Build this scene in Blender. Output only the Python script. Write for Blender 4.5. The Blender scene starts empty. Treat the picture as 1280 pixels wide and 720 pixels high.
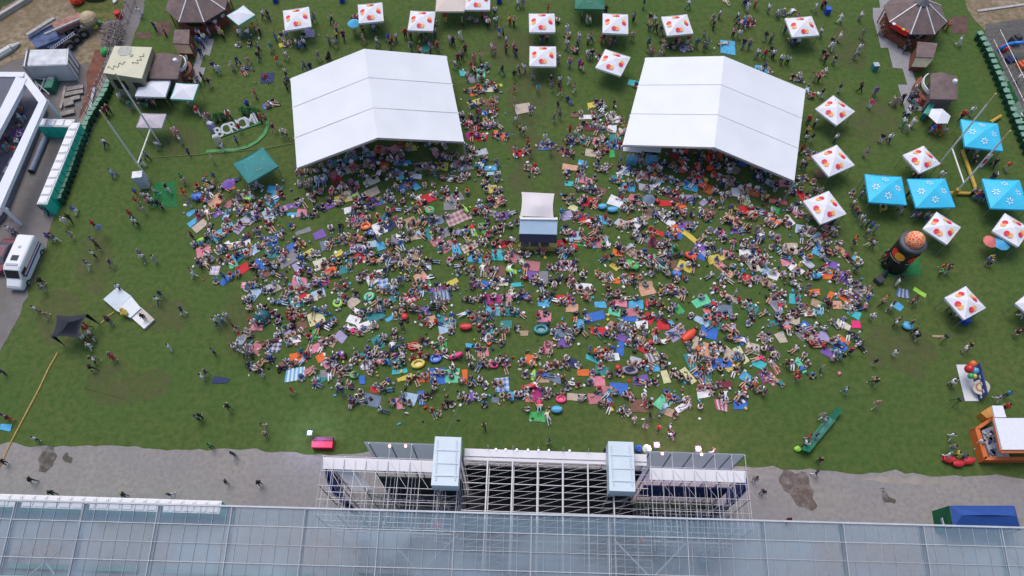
import bpy, math, random
from mathutils import Vector, Matrix, noise
random.seed(7)
R = math.radians
scene = bpy.context.scene
COL = scene.collection

# ------------------------------------------------------------------ camera
CAM_H, FPX, PITCH = 74.0, 947.0, R(61.7)
SP, CP = math.sin(PITCH), math.cos(PITCH)
cam_d = bpy.data.cameras.new('camera')
cam = bpy.data.objects.new('camera', cam_d)
COL.objects.link(cam)
cam.location = (0, 0, CAM_H)
cam.rotation_euler = (R(90) - PITCH, 0, 0)
cam_d.sensor_width = 36.0
cam_d.lens = 36.0 * FPX / 1280.0
cam_d.clip_end = 3000
scene.camera = cam

def V(px, py, z=0.0):
    """place on the level z that is seen at this point of the survey picture"""
    u = (px - 640.0) / FPX
    v = (py - 360.0) / FPX
    down = SP + v * CP
    fwd = CP - v * SP
    t = (CAM_H - z) / down
    return Vector((u * t, fwd * t, z))

# ------------------------------------------------------------------ light
w = bpy.data.worlds.new("World"); scene.world = w; w.use_nodes = True
nt = w.node_tree
sky = nt.nodes.new('ShaderNodeTexSky'); sky.sky_type = 'NISHITA'; sky.sun_disc = False
SUN_EL, SUN_AZ = 66.0, 335.0
sky.sun_elevation = R(SUN_EL); sky.sun_rotation = R(SUN_AZ)
sky.air_density = 1.0; sky.dust_density = 3.0; sky.ozone_density = 1.0
bg = nt.nodes['Background']; bg.inputs['Strength'].default_value = 0.15
nt.links.new(sky.outputs[0], bg.inputs[0])
sd = bpy.data.lights.new('sun', 'SUN'); sd.energy = 1.2; sd.angle = R(32); sd.color = (1.0, 0.95, 0.9)
so = bpy.data.objects.new('sun', sd); COL.objects.link(so)
az = R(SUN_AZ)
sdir = Vector((math.sin(az) * math.cos(R(SUN_EL)), math.cos(az) * math.cos(R(SUN_EL)), math.sin(R(SUN_EL))))
so.rotation_euler = sdir.to_track_quat('Z', 'Y').to_euler()
so.location = (0, 0, 120)
scene.view_settings.view_transform = 'Standard'
scene.view_settings.look = 'None'
scene.view_settings.gamma = 1.0
scene.view_settings.use_curve_mapping = False
scene.view_settings.exposure = 0.3
scene.render.engine = 'CYCLES'

# ------------------------------------------------------------------ materials
def s2l(c):
    return tuple(((x / 255.0) / 12.92 if x / 255.0 <= 0.04045 else ((x / 255.0 + 0.055) / 1.055) ** 2.4) for x in c)

CN = dict(red=(.50,.022,.030), orange=(.62,.13,.03), orangered=(.68,.055,.02), pink=(.56,.20,.26), hotpink=(.66,.03,.16),
    magenta=(.33,.025,.16), purple=(.17,.085,.34), lilac=(.32,.28,.46), blue=(.035,.13,.46), navy=(.022,.032,.105),
    skyblue=(.07,.34,.56), lightblue=(.32,.45,.58), teal=(.03,.20,.21), turquoise=(.05,.40,.43), green=(.05,.34,.09),
    lime=(.28,.58,.06), mint=(.12,.50,.28), yellow=(.55,.44,.07), lemon=(.56,.54,.30), cream=(.56,.52,.42), beige=(.44,.37,.30),
    tan=(.36,.25,.17), brown=(.17,.085,.06), grey=(.20,.20,.22), slate=(.13,.17,.24), silver=(.38,.41,.47), white=(.68,.68,.70),
    black=(.018,.018,.022), maroon=(.15,.022,.042), peach=(.54,.30,.20), coral=(.60,.16,.15), denim=(.06,.10,.19),
    charcoal=(.045,.047,.055), khaki=(.22,.19,.13), olive=(.09,.10,.05), rose=(.42,.16,.18))
MATS = {}
def mat(name, rgb, rough=.8, var=.12, scale=3.0, metal=0.0, bump=0.0, emit=None, estr=0, alpha=None, coord='Object'):
    if name in MATS: return MATS[name]
    m = bpy.data.materials.new(name); m.use_nodes = True
    t = m.node_tree; b = t.nodes['Principled BSDF']
    b.inputs['Roughness'].default_value = rough
    b.inputs['Metallic'].default_value = metal
    if var > 0:
        tc = t.nodes.new('ShaderNodeTexCoord')
        nz = t.nodes.new('ShaderNodeTexNoise'); nz.inputs['Scale'].default_value = scale; nz.inputs['Detail'].default_value = 4
        t.links.new(tc.outputs[coord], nz.inputs['Vector'])
        cr = t.nodes.new('ShaderNodeValToRGB')
        a = tuple(x * (1 - var) for x in rgb) + (1,); c = tuple(min(1, x * (1 + var)) for x in rgb) + (1,)
        cr.color_ramp.elements[0].position = .32; cr.color_ramp.elements[1].position = .68
        cr.color_ramp.elements[0].color = a; cr.color_ramp.elements[1].color = c
        t.links.new(nz.outputs[0], cr.inputs[0]); t.links.new(cr.outputs[0], b.inputs['Base Color'])
        if bump:
            bp = t.nodes.new('ShaderNodeBump'); bp.inputs['Strength'].default_value = bump
            t.links.new(nz.outputs[0], bp.inputs['Height']); t.links.new(bp.outputs[0], b.inputs['Normal'])
    else:
        b.inputs['Base Color'].default_value = tuple(rgb) + (1,)
    if emit:
        b.inputs['Emission Color'].default_value = tuple(emit) + (1,); b.inputs['Emission Strength'].default_value = estr
    if alpha is not None: b.inputs['Alpha'].default_value = alpha
    MATS[name] = m
    return m
def fab(c): return mat('fabric_' + c, CN[c], .85, .14, 2.2)

def mathn(t, op, a, b=None):
    n = t.nodes.new('ShaderNodeMath'); n.operation = op
    for i, x in enumerate((a, b)):
        if x is None: continue
        if isinstance(x, (int, float)): n.inputs[i].default_value = x
        else: t.links.new(x, n.inputs[i])
    return n.outputs[0]
def pattern(name, c1, c2, kind, n=2.2):
    key = 'woven_' + name
    if key in MATS: return MATS[key]
    m = bpy.data.materials.new(key); m.use_nodes = True
    t = m.node_tree; b = t.nodes['Principled BSDF']; b.inputs['Roughness'].default_value = .9
    uv = t.nodes.new('ShaderNodeUVMap'); sp = t.nodes.new('ShaderNodeSeparateXYZ'); t.links.new(uv.outputs[0], sp.inputs[0])
    fu = mathn(t, 'GREATER_THAN', mathn(t, 'FRACT', mathn(t, 'MULTIPLY', sp.outputs[0], n)), .5)
    fv = mathn(t, 'GREATER_THAN', mathn(t, 'FRACT', mathn(t, 'MULTIPLY', sp.outputs[1], n)), .5)
    fac = mathn(t, 'MULTIPLY', mathn(t, 'ADD', fu, fv), .5) if kind == 'p' else fu
    mx = t.nodes.new('ShaderNodeMix'); mx.data_type = 'RGBA'
    mx.inputs['A'].default_value = tuple(c1) + (1,); mx.inputs['B'].default_value = tuple(c2) + (1,)
    t.links.new(fac, mx.inputs['Factor']); t.links.new(mx.outputs['Result'], b.inputs['Base Color'])
    MATS[key] = m; return m

def ground_mat(name, cols, scales, bump=.3, rough=.95, stain=None):
    """cols: list of colours blended by noises of growing scale"""
    m = bpy.data.materials.new(name); m.use_nodes = True
    t = m.node_tree; b = t.nodes['Principled BSDF']; b.inputs['Roughness'].default_value = rough
    b.inputs['Specular IOR Level'].default_value = .2
    g = t.nodes.new('ShaderNodeNewGeometry')
    prev = None; last = None
    for i, (c, s) in enumerate(zip(cols, scales)):
        if i == 0:
            rgb = t.nodes.new('ShaderNodeRGB'); rgb.outputs[0].default_value = tuple(c) + (1,); prev = rgb.outputs[0]; continue
        nz = t.nodes.new('ShaderNodeTexNoise'); nz.inputs['Scale'].default_value = s; nz.inputs['Detail'].default_value = 6
        nz.inputs['Roughness'].default_value = .65
        t.links.new(g.outputs['Position'], nz.inputs['Vector'])
        cr = t.nodes.new('ShaderNodeValToRGB'); cr.color_ramp.elements[0].position = .40; cr.color_ramp.elements[1].position = .64
        t.links.new(nz.outputs[0], cr.inputs[0])
        mx = t.nodes.new('ShaderNodeMix'); mx.data_type = 'RGBA'; mx.inputs['B'].default_value = tuple(c) + (1,)
        t.links.new(cr.outputs[0], mx.inputs['Factor']); t.links.new(prev, mx.inputs['A'])
        prev = mx.outputs['Result']; last = nz
    t.links.new(prev, b.inputs['Base Color'])
    bp = t.nodes.new('ShaderNodeBump'); bp.inputs['Strength'].default_value = bump; bp.inputs['Distance'].default_value = .05
    t.links.new(last.outputs[0], bp.inputs['Height']); t.links.new(bp.outputs[0], b.inputs['Normal'])
    MATS[name] = m
    return m

# ------------------------------------------------------------------ object helpers
NAMES = {}
def tag(o, label=None, cat=None, group=None, kind=None):
    if label: o['label'] = label
    if cat: o['category'] = cat
    if group: o['group'] = group
    if kind: o['kind'] = kind
    return o
def thing(name, loc, label, cat, group=None, rz=0):
    o = bpy.data.objects.new(name, None); COL.objects.link(o)
    o.empty_display_size = .3
    o.location = loc; o.rotation_euler = (0, 0, rz)
    return tag(o, label, cat, group)

class MB:
    """collects shapes; build() links them as one mesh object.  Coordinates are local to the parent when one is given."""
    def __init__(s, origin=None, rz=0):
        s.v = []; s.f = []; s.mi = []; s.mats = []; s.cur = 0; s.uv = None; s.smooth = False
        s.M = None
        if origin is not None or rz:
            s.M = Matrix.Translation(Vector(origin or (0, 0, 0))) @ Matrix.Rotation(rz, 4, 'Z')
    def m(s, mt):
        if mt not in s.mats: s.mats.append(mt)
        s.cur = s.mats.index(mt); return s
    def add(s, vs, fs):
        o = len(s.v)
        for p in vs:
            p = Vector(p)
            if s.M: p = s.M @ p
            s.v.append(p)
        for f in fs: s.f.append(tuple(i + o for i in f)); s.mi.append(s.cur)
        return s
    def box(s, c, d, rz=0, ry=0, rx=0):
        a, b, e = d[0] / 2, d[1] / 2, d[2] / 2
        M = Matrix.Translation(Vector(c)) @ Matrix.Rotation(rz, 4, 'Z') @ Matrix.Rotation(ry, 4, 'Y') @ Matrix.Rotation(rx, 4, 'X')
        vs = [M @ Vector((x, y, z)) for x in (-a, a) for y in (-b, b) for z in (-e, e)]
        return s.add(vs, [(0, 1, 3, 2), (4, 6, 7, 5), (0, 4, 5, 1), (2, 3, 7, 6), (0, 2, 6, 4), (1, 5, 7, 3)])
    def prism(s, pts, z0, z1):
        n = len(pts)
        ar = sum(pts[i][0] * pts[(i + 1) % n][1] - pts[(i + 1) % n][0] * pts[i][1] for i in range(n))
        if ar < 0: pts = list(reversed(pts))
        z0s = z0 if isinstance(z0, (list, tuple)) else [z0] * n
        z1s = z1 if isinstance(z1, (list, tuple)) else [z1] * n
        if ar < 0: z0s = list(reversed(z0s)); z1s = list(reversed(z1s))
        vs = [(p[0], p[1], a) for p, a in zip(pts, z0s)] + [(p[0], p[1], a) for p, a in zip(pts, z1s)]
        fs = [tuple(reversed(range(n))), tuple(range(n, 2 * n))] + [(i, (i + 1) % n, n + (i + 1) % n, n + i) for i in range(n)]
        return s.add(vs, fs)
    def tube(s, p, q, r, n=6, r2=None, cap=True):
        p, q = Vector(p), Vector(q); d = q - p
        if d.length < 1e-6: return s
        d.normalize()
        a = d.orthogonal().normalized(); b = d.cross(a); r2 = r if r2 is None else r2
        vs = []
        for k in range(n):
            t = 2 * math.pi * k / n; o = a * math.cos(t) + b * math.sin(t)
            vs.append(p + o * r); vs.append(q + o * r2)
        fs = [(2 * k, 2 * ((k + 1) % n), 2 * ((k + 1) % n) + 1, 2 * k + 1) for k in range(n)]
        if cap: fs += [tuple(2 * k for k in reversed(range(n))), tuple(2 * k + 1 for k in range(n))]
        return s.add(vs, fs)
    def bar(s, p, q, wd, ht):
        """rectangular bar between two points"""
        p, q = Vector(p), Vector(q); d = (q - p); L = d.length; d.normalize()
        side = d.cross(Vector((0, 0, 1)))
        if side.length < .01: side = Vector((1, 0, 0))
        side.normalize(); up = side.cross(d).normalized()
        vs = [e + side * (wd / 2 * a) + up * (ht / 2 * b) for e in (p, q) for a, b in ((-1, -1), (1, -1), (1, 1), (-1, 1))]
        return s.add(vs, [(3, 2, 1, 0), (4, 5, 6, 7), (0, 1, 5, 4), (1, 2, 6, 5), (2, 3, 7, 6), (3, 0, 4, 7)])
    def ball(s, c, r, n=8, k=5, sz=1.0):
        vs = []; fs = []
        for i in range(k + 1):
            ph = math.pi * i / k
            for j in range(n):
                th = 2 * math.pi * j / n
                vs.append((c[0] + r * math.sin(ph) * math.cos(th), c[1] + r * math.sin(ph) * math.sin(th), c[2] + r * sz * math.cos(ph)))
        for i in range(k):
            for j in range(n):
                fs.append((i * n + j, (i + 1) * n + j, (i + 1) * n + (j + 1) % n, i * n + (j + 1) % n))
        return s.add(vs, fs)
    def torus(s, c, Rr, r, n=18, k=8, sx=1, sy=1, rz=0, sz=1.0):
        vs = []; fs = []
        for i in range(n):
            t = 2 * math.pi * i / n
            for j in range(k):
                p = 2 * math.pi * j / k
                x = (Rr + r * math.cos(p)) * math.cos(t) * sx; y = (Rr + r * math.cos(p)) * math.sin(t) * sy
                vs.append((c[0] + x * math.cos(rz) - y * math.sin(rz), c[1] + x * math.sin(rz) + y * math.cos(rz), c[2] + r * sz * math.sin(p)))
        for i in range(n):
            for j in range(k):
                fs.append((i * k + j, ((i + 1) % n) * k + j, ((i + 1) % n) * k + (j + 1) % k, i * k + (j + 1) % k))
        return s.add(vs, fs)
    def cone(s, c, r, h, n=8, top=0.0):
        vs = [(c[0] + r * math.cos(2 * math.pi * i / n), c[1] + r * math.sin(2 * math.pi * i / n), c[2]) for i in range(n)]
        vs += [(c[0] + top * math.cos(2 * math.pi * i / n), c[1] + top * math.sin(2 * math.pi * i / n), c[2] + h) for i in range(n)]
        fs = [(i, (i + 1) % n, n + (i + 1) % n, n + i) for i in range(n)] + [tuple(reversed(range(n))), tuple(range(n, 2 * n))]
        return s.add(vs, fs)
    def build(s, name, mt=None, parent=None, smooth=None):
        me = bpy.data.meshes.new(name)
        off = Vector((0, 0, 0))
        loc = None
        if parent is not None:
            P = parent.matrix_basis.copy(); q = parent.parent
            while q: P = q.matrix_basis @ P; q = q.parent
            Pi = P.inverted()
            vv = [Pi @ p for p in s.v]
        else:
            n = len(s.v)
            loc = sum(s.v, Vector((0, 0, 0))) / n; loc.z = min(p.z for p in s.v)
            vv = [p - loc for p in s.v]
        me.from_pydata([tuple(p) for p in vv], [], s.f)
        ms = s.mats if s.mats else [mt]
        for x in ms: me.materials.append(x)
        if len(ms) > 1: me.polygons.foreach_set('material_index', s.mi)
        if smooth or s.smooth: me.polygons.foreach_set('use_smooth', [True] * len(me.polygons))
        if s.uv:
            ul = me.uv_layers.new(name='UVMap')
            for lp in me.loops: ul.data[lp.index].uv = s.uv[lp.vertex_index]
        me.update()
        o = bpy.data.objects.new(name, me); COL.objects.link(o)
        if parent is not None:
            o.parent = parent
        else: o.location = loc
        return o
# ================================================================== the ground
GRASS = ground_mat('lawn_grass', [(.068,.114,.027), (.056,.110,.026), (.096,.118,.036), (.084,.116,.030), (.048,.090,.022)], [1, .06, .045, .35, 1.6], bump=.5)
GRAVEL = ground_mat('gravel', [(.17,.155,.155), (.20,.19,.19), (.13,.115,.10), (.16,.15,.15)], [1, .12, .2, 2.5], bump=.4)
CONC = ground_mat('concrete', [(.255,.238,.24), (.225,.22,.23), (.285,.26,.24), (.21,.197,.19)], [1, .10, .16, 2.2], bump=.25)
DIRT = ground_mat('dirt', [(.25,.18,.12), (.17,.12,.085), (.30,.24,.18), (.14,.12,.06)], [1, .12, .25, 1.3], bump=.8)
PALE = ground_mat('paving', [(.25,.25,.27), (.30,.30,.32)], [1, 1.5], bump=.2)
MUD = ground_mat('wet_mud', [(.12,.10,.075), (.075,.06,.045), (.15,.085,.06)], [1, .7, .5], bump=.6)
REDD = ground_mat('red_dirt', [(.17,.06,.045), (.10,.045,.04), (.20,.10,.07)], [1, .5, .9], bump=.6)

def stain(name, rgb, sc=.8, hi=.85):
    m = bpy.data.materials.new(name); m.use_nodes = True; t = m.node_tree; b = t.nodes['Principled BSDF']; b.inputs['Base Color'].default_value = rgb + (1,); b.inputs['Roughness'].default_value = .95
    g = t.nodes.new('ShaderNodeNewGeometry'); nz = t.nodes.new('ShaderNodeTexNoise'); nz.inputs['Scale'].default_value = sc; nz.inputs['Detail'].default_value = 8; nz.inputs['Roughness'].default_value = .75
    t.links.new(g.outputs['Position'], nz.inputs['Vector']); cr = t.nodes.new('ShaderNodeValToRGB'); cr.color_ramp.elements[0].position = .36; cr.color_ramp.elements[1].position = .62
    cr.color_ramp.elements[0].color = (.04, .04, .04, 1); cr.color_ramp.elements[1].color = (hi, hi, hi, 1); t.links.new(nz.outputs[0], cr.inputs[0]); t.links.new(cr.outputs[0], b.inputs['Alpha']); return m
STB = stain('brown_stain', (.13, .09, .075)); STG = stain('grey_stain', (.09, .075, .06)); STT = stain('worn_grass', (.135, .125, .06), .45, .42)
def sheet(name, pts, z, mt, jit=.0, step=1.2, seed=1):
    """flat ground sheet with a ragged outline"""
    rnd = random.Random(seed); out = []
    n = len(pts)
    for i in range(n):
        a = Vector(pts[i][:2]); b = Vector(pts[(i + 1) % n][:2]); L = (b - a).length
        k = max(1, int(L / step)) if jit else 1
        k = min(k, 400)
        d = (b - a) / max(L, 1e-6); nn = Vector((-d.y, d.x))
        for j in range(k):
            p = a + (b - a) * j / k
            if jit:
                q = noise.noise(Vector((p.x * .25, p.y * .25, seed))) * 1.2 + noise.noise(Vector((p.x * 1.1, p.y * 1.1, seed + 5)))
                p = p + nn * q * jit
            out.append((p.x, p.y, z))
    m = MB(); m.add(out, [tuple(range(len(out)))])
    # face up
    ar = sum(out[i][0] * out[(i + 1) % len(out)][1] - out[(i + 1) % len(out)][0] * out[i][1] for i in range(len(out)))
    if ar < 0: m.f = [tuple(reversed(m.f[0]))]
    o = m.build(name, mt); tag(o, kind='structure'); return o
def PX(*pts): return [V(a, b) for a, b in pts]

g = MB(); g.add([(-1500, -900, 0), (1500, -900, 0), (1500, 1800, 0), (-1500, 1800, 0)], [(0, 1, 2, 3)])
tag(g.build('lawn', GRASS), kind='structure')
# concrete yard between field and stand
sheet('concrete_apron', [(-300, -60), (300, -60)] + [V(1500, 606), V(1100, 592), V(990, 586), V(930, 583), V(560, 571), V(440, 568), V(400, 568), V(330, 563), V(0, 555), V(-260, 548)], .02, CONC, .35, .8, 3)
sheet('gravel_yard', PX((-60, 470), (0, 440), (22, 398), (44, 345), (58, 310), (64, 280), (84, 236), (118, 160), (140, 110), (166, 52), (186, -8), (-60, -60)), .02, GRAVEL, .25, .8, 5)
sheet('dirt_track', PX((-80, 100), (0, 82), (44, 66), (60, 40), (84, 26), (130, 30), (160, -10), (172, -60), (-120, -60)), .04, DIRT, .4, .8, 8)
sheet('dirt_patch', PX((95, 66), (118, 36), (132, 34), (128, 60), (118, 78), (96, 80)), .055, DIRT, .3, .8, 9)
sheet('red_dirt_bed', PX((119, 62), (133, 64), (121, 106), (107, 149), (99, 147), (110, 108), (108, 92)), .06, REDD, .2, .6, 10)
sheet('worn_earth', PX((116, 80), (136, 62), (120, 118), (108, 128)), .05, MUD, .3, .6, 12)
sheet('weedy_grass', PX((92, 0), (160, -4), (152, 24), (126, 28), (110, 18), (96, 20)), .06, ground_mat('weeds', [(.10,.11,.03), (.17,.14,.06), (.05,.08,.02)], [1, .35, 1.3], .8), .4, .7, 13)
sheet('track_edge', PX((-60, 42), (0, 14), (30, -8), (-60, -30)), .06, ground_mat('roadside_grass', [(.03,.06,.02), (.07,.07,.05)], [1, .4], .8), .3, .8, 14)
# right-hand yard
sheet('right_yard', PX((1206, -60), (1208, 10), (1228, 36), (1262, 60), (1330, 60), (1400, -60)), .02, DIRT, .3, .8, 15)
sheet('right_gravel', PX((1232, 30), (1262, 26), (1340, 18), (1420, 120), (1420, 330), (1300, 240), (1262, 130), (1230, 60)), .04, ground_mat('tarmac', [(.11,.105,.10), (.14,.13,.12), (.08,.08,.08)], [1, .3, 2], .3), .15, .8, 16)
# stains on the apron
sheet('wet_patch', PX((973, 596), (982, 591), (1006, 591), (1012, 604), (1016, 618), (1022, 634), (1008, 638), (994, 626), (980, 612)), .032, STB, .6, .3, 21)
sheet('oil_stain', PX((50, 580), (56, 561), (64, 560), (70, 570), (66, 582), (54, 584)), .032, STG, .55, .25, 22)
sheet('oil_stain', PX((78, 572), (84, 565), (91, 570), (90, 578), (82, 577)), .032, STG, .55, .25, 23)
sheet('oil_stain', PX((1104, 616), (1110, 615), (1120, 625), (1118, 631), (1107, 628)), .032, STG, .55, .25, 24)
sheet('oil_stain', PX((1098, 609), (1106, 610), (1105, 614)), .032, STG, .55, .25, 25)
sheet('bare_patch', PX((1076, 596), (1200, 600), (1200, 606), (1076, 602)), .028, ground_mat('sandy', [(.30,.27,.24), (.24,.22,.20)], [1, .5], .3), .4, .6, 26)
# stepped paving of the two bars
sheet('paved_walk', PX((1096, -20), (1108, -20), (1116, 14), (1120, 40), (1122, 60), (1138, 66), (1140, 88), (1150, 120), (1156, 138), (1132, 140), (1122, 106), (1134, 106), (1128, 86), (1116, 85), (1110, 60), (1101, 60), (1091, 22), (1091, 10), (1100, 10)), .035, PALE)
sheet('paved_walk', PX((270, -10), (288, -10), (285, 16), (270, 30), (260, 48), (268, 49), (262, 70), (256, 68), (250, 84), (257, 85), (251, 103), (240, 104), (236, 100), (244, 78), (252, 48), (258, 20)), .035, PALE)
sheet('green_mat', PX((193, 228), (219, 227), (222, 259), (190, 259)), .03, mat('artificial_turf', (.012,.13,.035), .95, .2, 2))
sheet('green_mat', PX((1104, 312), (1149, 308), (1151, 344), (1102, 346)), .03, MATS['artificial_turf'])

for k, (x, y, w_, h_) in enumerate(((205, 395, 40, 22), (300, 410, 26, 40), (655, 190, 22, 60), (660, 120, 26, 40), (120, 330, 24, 40), (160, 480, 60, 22), (1130, 440, 50, 30), (1090, 150, 34, 30), (1060, 60, 24, 30), (700, 215, 12, 40), (75, 400, 26, 34), (640, 60, 40, 24), (230, 180, 26, 20))):
    sheet('worn_patch', PX((x - w_, y), (x - w_ * .5, y - h_), (x + w_ * .6, y - h_ * .8), (x + w_, y), (x + w_ * .5, y + h_), (x - w_ * .6, y + h_ * .9)), .008, STT, .9, .5, 60 + k)
# ================================================================== marquees
WHITE_PVC = mat('white_pvc', (.66,.68,.71), .5, .035, .3, bump=.15)
STEEL = mat('galvanised_steel', (.42,.42,.44), .4, .08, 3, .6)
ALU = mat('white_metal', (.62,.62,.63), .4, .05, 3)
def solve_ridge(ea, eb, rp, ze):
    """ridge height whose plan point lies midway between two eave corners"""
    a, b = V(ea[0], ea[1], ze), V(eb[0], eb[1], ze); m = (a + b) / 2
    best = min((abs((V(rp[0], rp[1], z) - m).dot((b - a).normalized())), z) for z in [ze + k * .1 for k in range(5, 50)])
    return best[1]
def marquee(label, A, Bq, C_, D_, E_, F_, ze, seams):
    """A,B,C = far left eave, far ridge, far right eave;  D,E,F = near left eave, near ridge, near right eave (picture points)"""
    zr = (solve_ridge(A, C_, Bq, ze) + solve_ridge(D_, F_, E_, ze)) / 2
    zr = max(ze + 1.5, min(zr, ze + 4.0))
    a, c, d, f = V(*A, ze), V(*C_, ze), V(*D_, ze), V(*F_, ze)
    b, e = V(*Bq, zr), V(*E_, zr)
    base = (a + c + d + f) / 4; base.z = 0
    root = thing('marquee', base, label, 'marquee', 'large white marquees')
    m = MB(); th = Vector((0, 0, .05))
    N = 12
    def q(p0, p1, p2, p3):
        vs = []; fs = []
        for i in range(N + 1):
            for j in range(5):
                u, v = i / N, j / 4
                p = (p0 * (1 - u) + p3 * u) * (1 - v) + (p1 * (1 - u) + p2 * u) * v
                sag = -.13 * math.sin(math.pi * v) * abs(math.sin(math.pi * u * 3)) ** .5
                vs.append(p + Vector((0, 0, sag)))
        k = len(vs); vs = vs + [p - th for p in vs]
        for i in range(N):
            for j in range(4):
                o = i * 5 + j
                fs.append((o, o + 5, o + 6, o + 1)); fs.append((k + o, k + o + 1, k + o + 6, k + o + 5))
        m.add(vs, fs)
    q(a, b, e, d); q(c, b, e, f)
    # side flaps
    for p, r_ in ((a, d), (c, f)):
        m.add([p, r_, r_ - Vector((0, 0, .35)), p - Vector((0, 0, .35))], [(0, 1, 2, 3), (3, 2, 1, 0)])
    m.smooth = True
    m.build('canopy', WHITE_PVC, root)
    sm = MB()
    for s_ in seams:
        for p0, p1, p2, p3 in ((a, b, e, d), (c, b, e, f)):
            u0 = p0 * (1 - s_) + p3 * s_; u1 = p1 * (1 - s_) + p2 * s_
            sm.bar(u0 + Vector((0, 0, .03)), u1 + Vector((0, 0, .03)), .05, .03)
    sm.build('seam', mat('seam_grey', (.60,.61,.64), .7, .05), root)
    for s_ in (0, .333, .667, 1):
        for p0, p1 in ((a, d), (c, f)):
            p = p0 * (1 - s_) + p1 * s_
            MB().box((p.x, p.y, (ze - .2) / 2), (.2, .2, ze - .2)).build('leg', STEEL, root)
        u0 = a * (1 - s_) + d * s_; u1 = b * (1 - s_) + e * s_; u2 = c * (1 - s_) + f * s_
        dn = Vector((0, 0, .2)); fr = MB(); fr.bar(u0 - dn, u1 - dn, .14, .2); fr.bar(u1 - dn, u2 - dn, .14, .2)
        fr.build('rafter', STEEL, root)
    return root
marquee('big white marquee on the left of the lawn, nearest the white letters', (363, 98), (455, 61), (558, 70), (371, 210), (472, 172), (580, 177), 4.0, (.34, .68))
marquee('big white marquee on the right, orange beanbags at its front edge', (807, 72), (905, 70), (1007, 112), (778, 181), (893, 184), (993, 226), 4.0, (.33, .66))

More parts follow.
